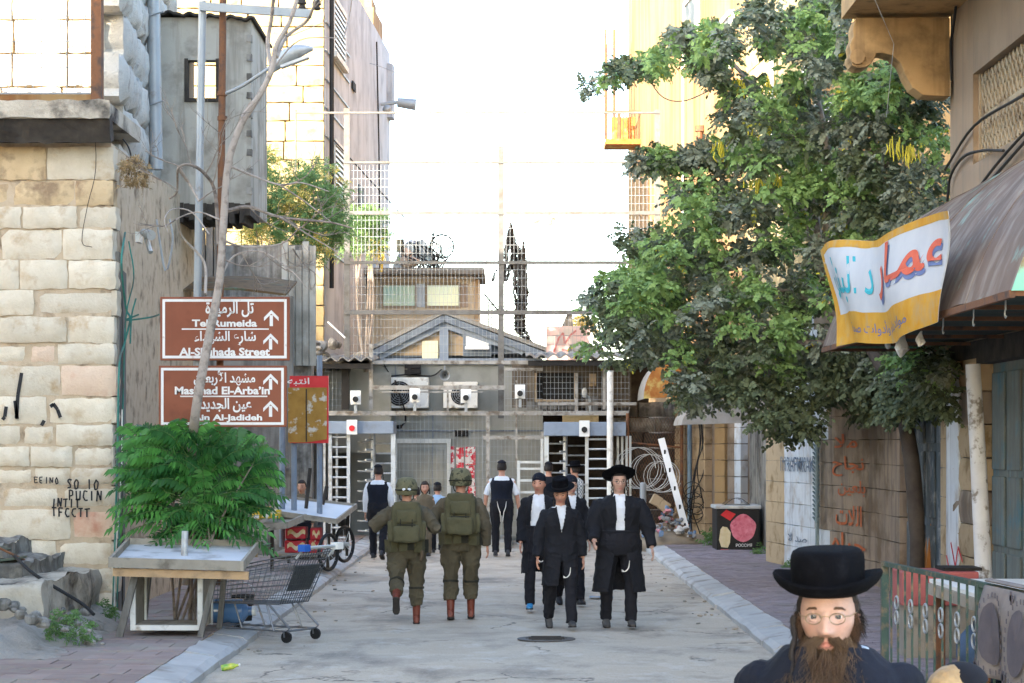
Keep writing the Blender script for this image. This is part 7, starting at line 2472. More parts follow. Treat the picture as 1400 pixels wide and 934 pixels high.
def person(label, loc_, h=1.75, rz=0.0, skin='skin', legs=((14, 8), (-12, 25)), arms=((-8, 8, 20), (10, 8, 25)), build=1.0, head=(0, 0, 0), top=None, coat=None, trousers='black_trouser',
           shoes='shoe', boots=False, hat=None, hair='hair', hair_long=False, beard=0, glasses=False, sidelocks=False, tzitzit=False, belt=None, soldier=False, group=None, voxel=.008, detail=1, vest=None, lean=0.0,
           sleeves='long', hide_legs=False, name='person', armfix=None, curl=.5, hs_=1.09, shz=0.0, nk=0.0):
    """one figure: continuous body, clothes, hair, hat and shoes as parts. top: (material, 'shirt'); coat: dict(mat, hem, open)"""
    root = thing(name, label, 'person', loc_, rz, group)
    k = h / 1.75
    V3 = lambda x, y, z: Vector((x * k, y * k, z * k))
    # joints
    J = {}
    lows = []
    for s, (a, kb) in zip((-1, 1), legs):
        a, kb = R(a), R(kb)
        hip = Vector((s * .095 * build, 0, .92))
        knee = hip + Vector((s * .012, math.sin(a), -math.cos(a))) * .44
        ank = knee + Vector((0, math.sin(a - kb), -math.cos(a - kb))) * .41
        fp = min(0.0, (a - kb) * .9 + (.12 if a - kb > 0 else 0)) if a - kb < -.12 else max(0, (a - kb) * .5)     # foot pitch: heel rises behind, toe rises in front
        J[s] = (hip, knee, ank, fp)
        lows += [ank.z - .079 * math.cos(fp) + y * math.sin(fp) for y in (-.08, .178)]
    dz = -min(lows)
    for s in (-1, 1):
        J[s] = tuple(p + Vector((0, 0, dz)) for p in J[s][:3]) + (J[s][3],)
    up = lambda z: z + dz - 0.0
    tl = math.tan(R(lean))
    C = lambda z, y=0, x=0: Vector((x, y + max(0, z - .92) * tl, up(z)))
    A = {}
    for s, (f, o, e) in zip((-1, 1), arms):
        f, o, e = R(f), R(o), R(e)
        sh = C(1.372 + shz, 0, s * .172 * build)
        u = Vector((s * math.sin(o), math.sin(f) * math.cos(o), -math.cos(f) * math.cos(o)))
        el = sh + u * .285
        w = Vector((s * math.sin(o) * .35, math.sin(f + e), -math.cos(f + e))).normalized()
        wr = el + w * .25
        A[s] = [sh, el, wr, w]
        if armfix and s in armfix:
            el, wr = [Vector(q) + Vector((0, 0, dz)) for q in armfix[s]]
            A[s] = [sh, el, wr, (wr - el).normalized()]
    B = lambda r: r * build
    torso = [(.84, .155, .105), (.92, .168, .118), (1.02, .155, .108), (1.12, .150, .104), (1.24, .168, .116), (1.33, .180, .118), (1.385, .160, .104), (1.425, .120, .088), (1.46, .085, .072)]

    def torso_mb(mb, d, z0=.84, z1=1.46, extra=()):
        rings = [ringp(C(z, .0), B(rx) + d, (ry * (1 + (build - 1) * 1.4)) + d) for z, rx, ry in torso if z0 - .001 <= z <= z1 + .001]
        mb.loft(rings)

    # head frame
    ht, hs, hn = [R(q) for q in head]       # turn, side tilt, nod (down positive)
    HR = (Matrix.Rotation(ht, 3, 'Z') @ Matrix.Rotation(hs, 3, 'Y') @ Matrix.Rotation(-hn, 3, 'X'))
    hc = C(1.622 - nk, .025 + nk * .3)
    hk = hs_ if h > 1.5 else 1.0 / k * (.9 + .1 * k)

    def H(x, y, z):
        return hc + HR @ (Vector((x, y, z)) * hk)

    sc = lambda mb: setattr(mb, 'v', [(p[0] * k, p[1] * k, p[2] * k) for p in mb.v]) or mb
    # ---- body
    b = MB()
    torso_mb(b, -.012)
    b.tube([C(1.43, .0), C(1.50, .008), hc + Vector((0, -.012, -.06))], [.065, .056, .058], 14)
    hp = head_pts(40 if detail < 2 else 120, 32 if detail < 2 else 100)
    nv_, nu_ = hp.shape[:2]
    b.loft([[H(*hp[j, i]) for i in range(nu_)] for j in range(nv_)])
    for s in (-1, 1):
        b.ell(H(s * .075, -.006, -.012), (.010, .019, .031), rot=HR, nu=10, nv=8)
        if detail > 1:
            for zz, rr, off in ((.0076, .0036, .012), (-.0082, .0030, .0105)):
                b.tube([H(s * (.031 + .0155 * math.cos(t)), .071 + .0115 * math.sin(t), zz * math.sin(t) ** .5 - 0) for t in np.linspace(.05, math.pi - .05, 9)], rr, 6)
        sh, el, wr, w = A[s]
        b.tube([sh, sh.lerp(el, .35), el, el.lerp(wr, .3), wr], [.048, .046, .040, .041, .028], 12)
        # hand: palm, four curled fingers of unequal length, thumb from the side of the palm
        fw = w
        side = Vector((0, 1, 0)) - fw * fw.y
        side = side.normalized() if side.length > .2 else Vector((s, 0, 0))
        nrm = fw.cross(side).normalized() * (-1 if fw.cross(side).x * s > 0 else 1)      # palm faces the thigh
        pm = wr + fw * .05
        rot = Matrix((side, nrm, fw)).transposed()
        b.ell(pm, (.039, .016, .055), rot=rot, nu=12, nv=8)
        for q, (off, ln) in enumerate(((-.028, .058), (-.010, .070), (.009, .075), (.027, .066))):
            base = wr + fw * (.088 - abs(off) * .25) + side * off
            p1 = base + (fw * math.cos(.35 * curl) + nrm * math.sin(.35 * curl)) * ln * .48
            p2 = p1 + (fw * math.cos(1.3 * curl) + nrm * math.sin(1.3 * curl)) * ln * .32
            p3 = p2 + (fw * math.cos(2.0 * curl) + nrm * math.sin(2.0 * curl)) * ln * .24
            b.tube([base - fw * .02, p1, p2, p3], [.0095, .0092, .0085, .0068], 8)
        tb = wr + fw * .028 + side * .030
        b.tube([tb - side * .012, tb + side * .022 + fw * .028 + nrm * .008, tb + side * .026 + fw * .058 + nrm * .020], [.013, .0105, .008], 8)
        hip, knee, ank, fp = J[s]
        b.tube([hip, hip.lerp(knee, .4), knee, knee.lerp(ank, .3), ank], [B(.078), .072, .050, .052, .036], 12)
        fd = Vector((0, math.cos(fp), math.sin(fp)))
        b.tube([ank + Vector((0, -.02, -.02)), ank + fd * .06 + Vector((0, 0, -.040)), ank + fd * .11 + Vector((0, 0, -.050))], [.028, .022, .014], 10)
    sc(b)
    me = remesh(b, voxel * k, 2)
    at = me.color_attributes.new('tint', 'FLOAT_COLOR', 'POINT')
    n = len(me.vertices)
    co = np.empty(n * 3, np.float32); me.vertices.foreach_get('co', co)
    lc = (co.reshape(-1, 3) / k - np.array(hc)) @ np.array(HR) / hk
    X, Y, Z = lc[:, 0], lc[:, 1], lc[:, 2]
    g = lambda v, m, s: np.exp(-((v - m) / s) ** 2)
    front = np.clip(Y / .03, 0, 1)
    lip = front * np.clip(g(Z, -.0725, .0105) * g(X, 0, .022) * 1.5, 0, 1)
    flush = front * np.clip(g(Z, -.028, .018) * (g(X, .040, .018) + g(X, -.040, .018)) + g(Z, -.038, .014) * g(X, 0, .014), 0, 1)
    ear = g(np.abs(X), .082, .010) * g(Z, -.012, .04)
    col = np.ones((n, 4), np.float32)
    col[:, 0] *= 1 - .12 * lip
    col[:, 1] *= 1 - .42 * lip - .09 * flush - .15 * ear
    col[:, 2] *= 1 - .38 * lip - .09 * flush - .15 * ear
    at.data.foreach_set('color', col.ravel())
    link('body', me, PM[skin], root)
    # ---- face
    for s in (-1, 1):
        e = MB()
        N_ = 16 if detail > 1 else 8
        ec = Vector((s * .031, .0675 + (.0022 if detail > 1 else 0), .000))
        r_ = .0128
        rings = []
        for j in range(1, N_):
            a = math.pi * j / N_
            rings.append([H(*(ec + Vector((r_ * math.sin(a) * math.cos(t), r_ * math.cos(a), r_ * math.sin(a) * math.sin(t))))) for t in [2 * math.pi * q / N_ for q in range(N_)]])
        e.loft(rings)
        sc(e)
        mi = []
        nb_ = N_ - 2
        for j in range(nb_):
            a = math.pi * (j + 1.5) / N_
            mi += [2 if a < .30 else 1 if a < .70 else 0] * N_
        mi += [2, 0]
        if detail < 2:
            mi = [1 if q < N_ * 2 else 0 for q in range(len(e.f) - 2)] + [1, 0]
        e.mi = mi
        part('eye', e, [PM['eye'], PM['iris'], PM['pupil']], root)
        e = MB(); e.tube([H(s * .013, .090, .0195), H(s * .028, .0885, .0235), H(s * .042, .0795, .0225), H(s * .051, .070, .0165)], [.0028, .0040, .0034, .0012], 6); sc(e)
        part('eyebrow', e, PM['hair' if detail < 2 and hair != 'hair_fair' else 'hair_brown'], root)
    # ---- hair as a shell over the scalp
    if hair:
        hp2 = head_pts(64, 48)
        m = MB()
        def keep(q):
            x, y, z = q
            if y > .03:
                return z > .062 + (.0 if detail < 2 else .0)
            return z > -.045 + (.10 if y > -.005 else .0) * (abs(x) > .05) * (y + .005) / .03 - (.06 if hair_long else 0)
        ok = np.array([[keep(hp2[j, i]) for i in range(64)] for j in range(48)])
        vs = []
        for j in range(48):
            for i in range(64):
                q = Vector(hp2[j, i])
                th_ = (.010 if not hair_long else .018) * (1 + .35 * mnoise.noise(q * 60))
                vs.append(H(*(q + q.normalized() * (th_ if ok[j, i] else -.004))))
        fs_ = []
        for j in range(47):
            for i in range(64):
                i2 = (i + 1) % 64
                if ok[j, i] or ok[j, i2] or ok[j + 1, i] or ok[j + 1, i2]:
                    fs_.append((j * 64 + i, j * 64 + i2, (j + 1) * 64 + i2, (j + 1) * 64 + i))
        m.add(vs, fs_)
        if hair_long:
            m.ell(H(0, -.075, -.09), (.055, .035, .09))
        sc(m); part('hair', m, PM[hair], root)
    if sidelocks:
        for s in (-1, 1):
            m = MB()
            L_ = .15 if detail < 2 else .19
            m.tube([H(s * (.074 + .004 * math.sin(t * 22)), .018 + .004 * math.cos(t * 22) + .006 * t, -.005 - L_ * t) + Vector((s * .012 * t, 0, 0)) for t in np.linspace(0, 1, 18)], list(np.linspace(.009, .006, 18)), 7)
            sc(m); part('sidelock', m, PM['hair' if hair == 'hair' else hair or 'hair'], root)
    if glasses:
        m = MB()
        for s in (-1, 1):
            m.tube([H(s * .031 + .0205 * math.cos(t), .0955, -.004 + .0145 * math.sin(t)) for t in np.linspace(0, 2 * math.pi, 20)], .0011 if detail > 1 else .0022, 5, caps=False)
            m.tube([H(s * .0515, .0955, .002), H(s * .066, .085, .003), H(s * .078, .0, .006)], .0011 if detail > 1 else .002, 5)
        m.tube([H(-.0105, .0965, .001), H(0, .100, .003), H(.0105, .0965, .001)], .0011 if detail > 1 else .002, 5)
        sc(m); gf = part('glasses', m, PM['gold'] if detail > 1 else PM['shoe'], root)
        for s in (-1, 1):
            m = MB()
            m.add([H(s * .031 + .0195 * math.cos(t), .0955, -.004 + .0137 * math.sin(t)) for t in np.linspace(0, 2 * math.pi, 20)[:-1]], [tuple(range(19))])
            sc(m); part('lens', m, glassmat('spectacle_glass', '#e8eef0', .05, .045) if 'spectacle_glass' not in bpy.data.materials else bpy.data.materials['spectacle_glass'], gf, False)
    # ---- clothes
    V = voxel * k * 1.15
    ab = .012 * (build - 1) / .15
    arm_r = lambda d: [.060 + d + ab, .058 + d + ab, .054 + d + ab, .053 + d, .046 + d]

    def sleeve(mb, s, d, end=1.0):
        sh, el, wr, w = A[s]
        e_ = el.lerp(wr, .93) if end == 1.0 else sh.lerp(el, end)
        if end == 1.0:
            mb.tube([sh + Vector((-s * .03, 0, .0)), sh.lerp(el, .4), el, el.lerp(wr, .4), e_], arm_r(d), 14)
        else:
            mb.tube([sh + Vector((-s * .03, 0, 0)), sh.lerp(el, .5), e_], [.060 + d, .060 + d, .062 + d], 14)
        mb.ell(sh + Vector((-s * .020, 0, .002)), (.068 + d, .064 + d, .052 + d))

    if top:
        m = MB(); torso_mb(m, .008, .84)
        m.loft([ringp(C(1.42, .002), .095, .082), ringp(C(1.455, .008), .068, .066), ringp(C(1.470, .012), .062, .064)])
        if sleeves:
            for s in (-1, 1):
                sleeve(m, s, .0, 1.0 if sleeves == 'long' else .95)
        sc(m); sh_ = link('shirt', remesh(m, V, 3, .003 if detail < 2 else .002, 12, h), PM[top], root)
        m = MB()
        for s in (-1, 1):
            m.add([C(1.470, .070, s * .006), C(1.478, .050, s * .058), C(1.440, .074, s * .078), C(1.405, .102, s * .030)], [(0, 1, 2, 3)])
            m.add([C(1.478, .066, s * .006), C(1.486, .045, s * .060), C(1.442, .080, s * .081), C(1.405, .108, s * .031)], [(0, 1, 2, 3)])
        sc(m); part('collar', m, PM[top], sh_)
    if vest:
        m = MB(); torso_mb(m, .020, .92, 1.41)
        for s in (-1, 1):
            m.ell(C(1.375, -.005, s * .120 * build), (.065, .088, .062))
        sc(m); me = remesh(m, V, 3, .003, 10, h)
        me = cut(me, lambda x, y, z: y > 0 and abs(x) < k * max(0, (z / k - dz - 1.10)) * .30) if not soldier else me
        link('vest', me, PM[vest], root)
    if trousers:
        m = MB()
        by_ = 1 + (build - 1) * 1.4
        m.loft([ringp(C(.80), B(.140), .115 * by_), ringp(C(.88), B(.180), .132 * by_), ringp(C(.96), B(.182), .134 * by_), ringp(C(1.05), B(.172), .126 * by_)])
        for s in (-1, 1):
            hip, knee, ank, fp = J[s]
            ex = .012 if soldier else 0
            end = ank + (knee - ank).normalized() * (.0 if not boots else .17)
            m.tube([hip + Vector((0, 0, .04)), hip.lerp(knee, .35), knee, knee.lerp(ank, .45) if not boots else knee.lerp(ank, .35), end + Vector((0, 0, -.02))], [B(.100) + ex, B(.094) + ex, .074 + ex, .070 + ex * 1.5, .066 + ex], 14)
            if soldier:
                m.ell(hip.lerp(knee, .55) + Vector((s * .085, 0, 0)), (.032, .075, .10))
        sc(m); tr_ = link('trousers', remesh(m, V, 3, .016 if soldier else .009, 8, h * 3), PM[trousers], root)
        if soldier:
            for s in (-1, 1):
                hip, knee, ank, fp = J[s]
                m = MB(); d_ = (ank - knee).normalized(); m.tube([knee + d_ * .03, knee + d_ * .055], .096, 18); m.ell(knee + Vector((0, .07, 0)), (.06, .035, .08)); sc(m); part('knee_pad', m, PM['pack_dark'], tr_)
    if coat:
        hem = coat['hem']
        m = MB(); torso_mb(m, .026, .84)
        for s in (-1, 1):
            sleeve(m, s, .012)
        fl = coat.get('flare', 1.0)
        if hem < .84:
            zz = np.linspace(1.0, hem, 6)
            sw = coat.get('swing', 0)
            m.loft([ringp(C(z, .01 - sw * (1.0 - z) * .3, sw * (1.0 - z) * coat.get('side', 0)), B(.172) + (1.0 - z) * .10 * fl, .135 + (1.0 - z) * .13 * fl) for z in zz])
        m.loft([ringp(C(1.41, -.004), .135, .100), ringp(C(1.445, -.008), .098, .086), ringp(C(1.492, -.014), .072, .070)])
        sc(m); me = remesh(m, V, 3, .011 if detail < 2 else .008, 7, h * 5)
        op = coat['open']           # [(z, half width)]
        oz, ow = [q[0] for q in op][::-1], [q[1] for q in op][::-1]
        off = coat.get('shift', 0)
        me = cut(me, lambda x, y, z: (y > .0 and z / k - dz < 1.52 and abs(x / k - off) < float(np.interp(z / k - dz, oz, ow)) and not (abs(x / k) > .13 * build and z / k - dz > 1.0)) or z / k - dz < hem + .015)
        ct = link('coat', me, PM[coat['mat']], root)
        # lapels and buttons
        m = MB()
        for s in (-1, 1):
            q = [(1.47, .055), (1.40, .085), (1.32, .070), (1.22, max(.028, float(np.interp(1.22, oz, ow))))]
            yb = lambda z, x: max(.03, (float(np.interp(z, [t[0] for t in torso], [t[2] for t in torso])) * (1 + (build - 1) * 1.4) + .030) * math.sqrt(max(.05, 1 - min(.9, abs(x) / (.2 * build)) ** 2.3)))
            inner = [C(z, yb(z, np.interp(z, oz, ow)) + .006, off + s * float(np.interp(z, oz, ow))) for z, x in q]
            outer = [C(z, yb(z, x + .02) + .010, off + s * (float(np.interp(z, oz, ow)) + (.046 if i in (1, 2) else .012))) for i, (z, x) in enumerate(q)]
            n_ = len(q)
            m.add(inner + outer + [p + Vector((0, .006, 0)) for p in inner + outer], [(i, i + 1, n_ + i + 1, n_ + i) for i in range(n_ - 1)] + [(2 * n_ + i, 3 * n_ + i, 3 * n_ + i + 1, 2 * n_ + i + 1) for i in range(n_ - 1)])
        sc(m); part('lapel', m, PM[coat['mat']], ct)
    if belt:
        m = MB(); m.loft([ringp(C(z, .0), B(.158) + d, .112 * (1 + (build - 1) * 1.4) + d) for z, d in ((1.045, .018), (1.05, .024), (1.075, .024), (1.08, .018))]); sc(m); part('belt', m, PM[belt], root)
    if tzitzit:
        m = MB()
        for s in (-1, 1):
            y = -.15 if tzitzit == 'back' else .16
            if tzitzit != 'back' and s > 0:
                continue
            for q in range(3):
                m.tube([C(1.0, y, s * .085), C(.9, y * 1.15, s * .07 + .004 * q), C(.8, y * 1.2, s * (.035 if tzitzit == 'back' else .075) + .004 * q), C(.66 - .02 * q, y * 1.2, s * .02 if tzitzit == 'back' else s * .08)][(0 if tzitzit == 'back' else 2):] if tzitzit == 'back' else spline([C(.74, .20, s * .10), C(.66, .215, s * .09 + .004 * q), C(.62, .215, s * .05 + .004 * q), C(.64 - .01 * q, .21, s * .01)], 4), .0035, 5)
        sc(m); part('fringe_cord', m, PM['cord'], root)
        if tzitzit == 'back':
            m = MB(); m.loft([ringp(C(.99), B(.172), .130), ringp(C(.93), B(.182), .140), ringp(C(.885, -.02), B(.17), .125)]); sc(m); part('shirt_tail', m, PM['white_shirt'], root)
    # ---- shoes
    for s in (-1, 1):
        hip, knee, ank, fp = J[s]
        m = MB()
        RX = Matrix.Rotation(fp, 3, 'X')
        F_ = lambda x, y, z: ank + RX @ Vector((x, y, z))
        prof = [(-.075, .026, -.062, .012), (-.06, .036, -.072, .03), (-.01, .040, -.072, .04), (.05, .040, -.072, .006), (.11, .044, -.072, -.02), (.15, .038, -.072, -.032), (.178, .020, -.068, -.045)]
        rings = []
        for y, w_, z0, z1 in prof:
            rings.append([F_(w_ * math.cos(t) * (1 if math.sin(t) > -.2 else 1.02), y, (z0 + z1) / 2 + (z1 - z0) / 2 * math.copysign(abs(math.sin(t)) ** .7, math.sin(t))) for t in [2 * math.pi * q / 14 for q in range(14)]])
        m.loft(rings)
        if boots:
            d_ = (knee - ank).normalized()
            m.tube([F_(0, -.015, -.03), ank + d_ * .06, ank + d_ * .13, ank + d_ * .21], [.044, .046, .050, .055], 14)
        sc(m)
        so_ = part('boot' if boots else 'shoe', m, PM['boot' if boots else shoes], root)
        m = MB()
        m.loft([[F_(w_ * 1.06 * math.cos(t), y, (-.079 if math.sin(t) < 0 else -.064)) for t in [2 * math.pi * q / 12 + .26 for q in range(12)]] for y, w_, z0, z1 in prof])
        sc(m); part('sole', m, PM['sole'], so_)
    # ---- hats
    if hat:
        kind = hat if isinstance(hat, str) else hat[0]
        m = MB()
        hm = Matrix.Translation(hc) @ (HR.to_4x4()) @ Matrix.Scale(hk, 4)
        if kind == 'kippah':
            pr = [(.076 * math.sin(a), .072 + .060 * math.cos(a)) for a in np.linspace(1.5, .02, 8)]
            m.lathe(pr, 20, hm @ Matrix.Translation((0, -.028 if detail < 2 else -.018, 0)), 1, 1.10); nm, mt = 'skullcap', 'velvet'
        elif kind == 'cap':
            pr = [(.084, .03)] + [(.084 * math.sin(a), .050 + .082 * math.cos(a)) for a in np.linspace(1.5, .02, 8)]
            m.lathe(pr, 20, hm @ Matrix.Translation((0, -.010, 0)), 1, 1.18); nm, mt = 'skullcap', 'navy_wool'
        elif kind in ('hat', 'bigbrim'):
            br, ch_, tilt = (.165, .115, 4) if kind == 'hat' else (.178, .085, -22)
            t4 = hm @ Matrix.Translation((0, -.010, .062)) @ Matrix.Rotation(R(-tilt), 4, 'X')
            pr = [(.082, -.012), (br - .02, .004), (br, .016), (br + .002, .022), (br - .012, .018), (.100, .010), (.098, .016), (.094, ch_ * .6), (.086, ch_), (.06, ch_ + .008), (.03, ch_ - .004), (.002, ch_ - .006)]
            m.lathe(pr, 32, t4, .97, 1.14); nm, mt = 'hat', 'felt'
        elif kind == 'tall':
            t4 = hm @ Matrix.Translation((0, -.008, .064)) @ Matrix.Rotation(R(-2), 4, 'X')
            NN = 48
            prof_ = [(.080, -.014), (.112, -.006), (.138, .004), (.150, .016), (.153, .026), (.149, .033), (.142, .031), (.122, .016), (.104, .009), (.1015, .016), (.1025, .04), (.1035, .07), (.1015, .092), (.096, .104), (.084, .110), (.05, .112), (.002, .112)]
            rings = []
            for r_, z in prof_:
                ring = []
                for q in range(NN):
                    a = 2 * math.pi * q / NN
                    lift = .020 * max(0, (r_ - .10) / .05) * (math.cos(a) ** 2) - .006 * max(0, (r_ - .10) / .05) * (math.sin(a) ** 2)
                    ring.append(t4 @ Vector((r_ * math.cos(a) * .95, r_ * math.sin(a) * 1.13, z + lift)))
                rings.append(ring)
            m.loft(rings); nm, mt = 'hat', 'felt'
        elif kind == 'helmet':
            pr = [(.118, -.035), (.126, -.034), (.132, .0), (.134, .04), (.126, .085), (.105, .125), (.07, .148), (.03, .156), (.002, .157)]
            NN = 28
            rings = []
            for r_, z in pr:
                rings.append([hm @ Vector((r_ * math.cos(a) * .93, r_ * math.sin(a) * 1.08 - .008, z + (.022 if math.sin(a) > .5 else -.012 * (math.sin(a) < -.3)) * (z < .02))) for a in [2 * math.pi * q / NN for q in range(NN)]])
            m.loft(rings); m.jitter(.006, 18, h); nm, mt = 'helmet', 'camo'
        sc(m); ho = part(nm, m, PM[mt], root)
        if kind == 'helmet':
            m = MB()
            m.tube([hm @ Vector((math.cos(a) * .127, math.sin(a) * .146 - .008, .012)) for a in np.linspace(3.3, 6.1, 14)], .009, 6); sc(m); part('strap', m, PM['pack_dark'], ho)
            m = MB()
            for s in (-1, 1):
                m.ell(hm @ Vector((s * .030, -.150, .020)), (.022, .012, .016))
            sc(m); part('counterweight_pad', m, PM['white_shirt'] if hat[1] else PM['camo'], ho)
            m = MB()
            for s in (-1, 1):
                m.tube([H(s * .086, -.02, -.02), H(s * .075, .02, -.09), H(s * .02, .05, -.125)], .007, 5)
            m.ell(H(0, -.095, -.03), (.05, .02, .03)); sc(m); part('chin_strap', m, PM['pack_dark'], ho)
        elif kind == 'hat':
            m = MB(); m.lathe([(.1005, .014), (.1012, .016), (.0985, .034), (.0975, .034)], 32, t4, .97, 1.14, caps=False); sc(m); part('hat_band', m, PM['velvet'], ho)
    # ---- soldier's load
    if soldier:
        m = MB(); torso_mb(m, .026, .92)
        for s in (-1, 1):
            sleeve(m, s, .010)
        m.loft([ringp(C(1.43, -.004), .105, .085), ringp(C(1.50, -.006), .070, .068)])
        sc(m); jk = link('jacket', remesh(m, V, 3, .014, 9, h * 7), PM['olive'], root)
        m = MB(); sh, el, wr, w = A[-1]; m.ell(sh.lerp(el, .55) + Vector((-.062, 0, 0)), (.010, .035, .045)); sc(m); part('shoulder_patch', m, PM['pack'], jk)
        bp = None
        for nm, c_, s_, bv in (('backpack', (0, -.215, 1.235), (.37, .20, .46), .05), ('pack_pocket', (0, -.325, 1.11), (.31, .11, .21), .03), ('pack_pocket', (0, -.315, 1.32), (.25, .07, .15), .02), ('pack_lid', (0, -.225, 1.445), (.31, .18, .10), .03), ('side_pouch', (-.19, -.20, 1.14), (.08, .14, .24), .02), ('side_pouch', (.19, -.20, 1.14), (.08, .14, .24), .02)):
            m = MB(); m.box(C(c_[2], c_[1], c_[0]), s_); sc(m)
            o = bpy.data.objects.new(nm, m.mesh(nm, PM['pack']))
            bm = bmesh.new(); bm.from_mesh(o.data); bmesh.ops.recalc_face_normals(bm, faces=bm.faces)
            bmesh.ops.subdivide_edges(bm, edges=bm.edges[:], cuts=5, use_grid_fill=True)
            bmesh.ops.smooth_vert(bm, verts=bm.verts[:], factor=.5, use_axis_x=True, use_axis_y=True, use_axis_z=True)
            bmesh.ops.smooth_vert(bm, verts=bm.verts[:], factor=.5, use_axis_x=True, use_axis_y=True, use_axis_z=True)
            for v in bm.verts:
                v.co += mnoise.noise_vector(v.co * 9 + Vector((h, h, h))) * .016
            bm.to_mesh(o.data); bm.free()
            o.data.polygons.foreach_set('use_smooth', [True] * len(o.data.polygons))
            COL.objects.link(o); o.parent = bp or root
            if bp is None:
                bp = o
                m = MB()
                for s in (-1, 1):
                    m.tube([C(1.42, -.13, s * .10), C(1.47, -.03, s * .115), C(1.44, .10, s * .115), C(1.30, .15, s * .12), C(1.12, .08, s * .17), C(1.08, -.12, s * .16)], .020, 6)
                m.tube([C(1.36, -.31, -.11), C(1.36, -.31, .11)], .010, 5); m.tube([C(1.22, -.365, -.11), C(1.22, -.365, .11)], .008, 5)
                for s in (-1, 1):
                    m.tube([C(1.46, -.20, s * .07), C(1.36, -.32, s * .07), C(1.22, -.365, s * .07), C(1.04, -.35, s * .07)], .007, 5)
                sc(m); part('strap', m, PM['pack_dark'], bp)
        m = MB(); m.loft([ringp(C(z), B(.190), .150 * (1 + (build - 1) * 1.4)) for z in (.93, 1.0)]); sc(m); bl = part('web_belt', m, PM['pack'], root)
        for q, (x, y, w_, hh, mt) in enumerate(((-.15, -.13, .11, .13, 'pack'), (-.04, -.165, .09, .10, 'pack'), (.055, -.165, .075, .085, 'pack_dark'), (.15, -.13, .11, .15, 'pack'), (-.205, .0, .07, .15, 'pack'), (.205, .0, .07, .16, 'pack_dark'))):
            m = MB(); m.box(C(.95, y * (1.1 if y < -.1 else 1), x * 1.05), (w_, .085, hh), rot=-x * 3); m.jitter(.01, 20, q); sc(m); part('pouch', m, PM[mt], bl)
        if hat[1]:
            m = MB(); m.tube([C(.93, -.15, .17), C(.88, -.17, .19), C(.82, -.16, .18), C(.78, -.15, .17)], [.025, .035, .03, .015], 8); m.jitter(.02, 12); sc(m); part('rag', m, M('rag_brown', '#4f4437', '#5d4f40', 9, .9), bl)
    return root


XD = lambda px, D_: ((px - CX) / F * D_, D_, 0.0)
PI = math.pi
WKS = 'people walking in the street'
person('soldier with white pads on the helmet and one heel raised, left of the pair', XD(556, 24.6), 1.66, 0.04, legs=((-26, 38), (4, 4)), armfix={-1: ((-.42, .0, 1.17), (-.24, .08, 1.36)), 1: ((.36, -.02, 1.16), (.30, .17, 1.15))}, soldier=True,
       trousers='olive_trouser', boots=True, hat=('helmet', True), group='pair of soldiers', build=1.20)
person('taller soldier with his bare right hand hanging, right of the pair', XD(630, 25.2), 1.74, 0.0, legs=((-4, 4), (6, 2)), arms=((10, 10, 60), (-2, 17, 12)), armfix={-1: ((-.36, .0, 1.15), (-.28, .2, 1.12))}, soldier=True,
       trousers='olive_trouser', boots=True, hat=('helmet', False), group='pair of soldiers', build=1.20, head=(-6, 0, 4))
person('tall young man in a big round black hat, glasses and long open black coat', XD(846, 24.1), 1.76, PI + .06, build=1.34, legs=((6, 3), (-5, 8)), arms=((12, 20, 10), (16, 12, 40)), top='white_shirt', sleeves=None,
       coat=dict(mat='black_wool', hem=.37, open=[(1.52, .06), (1.40, .055), (1.2, .045), (1.05, .055), (.95, .05), (.85, .06), (.37, .15)], flare=1.25, swing=.0), hat=('bigbrim',), glasses=True, sidelocks=True, belt='black_wool', skin='skin_pale',
       shoes='shoe_grey', tzitzit=True, head=(4, 0, -2), group=WKS)
person('boy in a black hat and buttoned black coat looking down, walking in front', XD(766, 23.9), 1.63, PI + .1, build=1.10, legs=((18, 6), (-8, 22)), arms=((-2, 13, 12), (4, 15, 10)), top='white_shirt', sleeves=None,
       coat=dict(mat='black_wool', hem=.50, open=[(1.52, .06), (1.42, .055), (1.25, .022), (1.16, .0), (.9, .0), (.5, .05)], flare=.75), hat=('hat',), sidelocks=True, skin='skin', shoes='shoe_grey', tzitzit=True, head=(-12, 2, 14), group=WKS)
person('young man with dark cap, wide open coat, white shirt and bright blue shoes', XD(737, 26.5), 1.69, PI - .08, build=1.08, legs=((-3, 10), (12, 6)), arms=((6, 5, 16), (4, 7, 18)), top='white_shirt', sleeves=None,
       coat=dict(mat='black_wool', hem=.45, open=[(1.52, .07), (1.40, .08), (1.2, .10), (1.0, .11), (.45, .14)], flare=1.0, shift=.0), hat=('cap',), skin='skin', sidelocks=False, belt='black_wool', shoes='shoe_blue', tzitzit=True, head=(-10, 0, 0), group=WKS)
person('young man half hidden behind the front boy, pale face and white collar', XD(780, 27.4), 1.66, PI + .25, legs=((10, 4), (-10, 18)), arms=((8, 8, 14), (-6, 8, 14)), top='white_shirt', sleeves=None,
       coat=dict(mat='black_wool', hem=.70, open=[(1.52, .06), (1.42, .055), (1.25, .02), (1.18, .0), (.6, .0)], flare=.6), hat=('cap',), sidelocks=True, skin='skin_pale', head=(6, 0, 2), group=WKS)
person('man in a dark vest and white shirt walking away by the left turnstile', XD(517, 38.3), 1.68, -.12, build=1.12, legs=((8, 2), (-8, 16)), arms=((-4, 8, 10), (6, 8, 14)), top='white_shirt', vest='navy_wool', hat=('kippah',), sidelocks=True, group=WKS, voxel=.010)
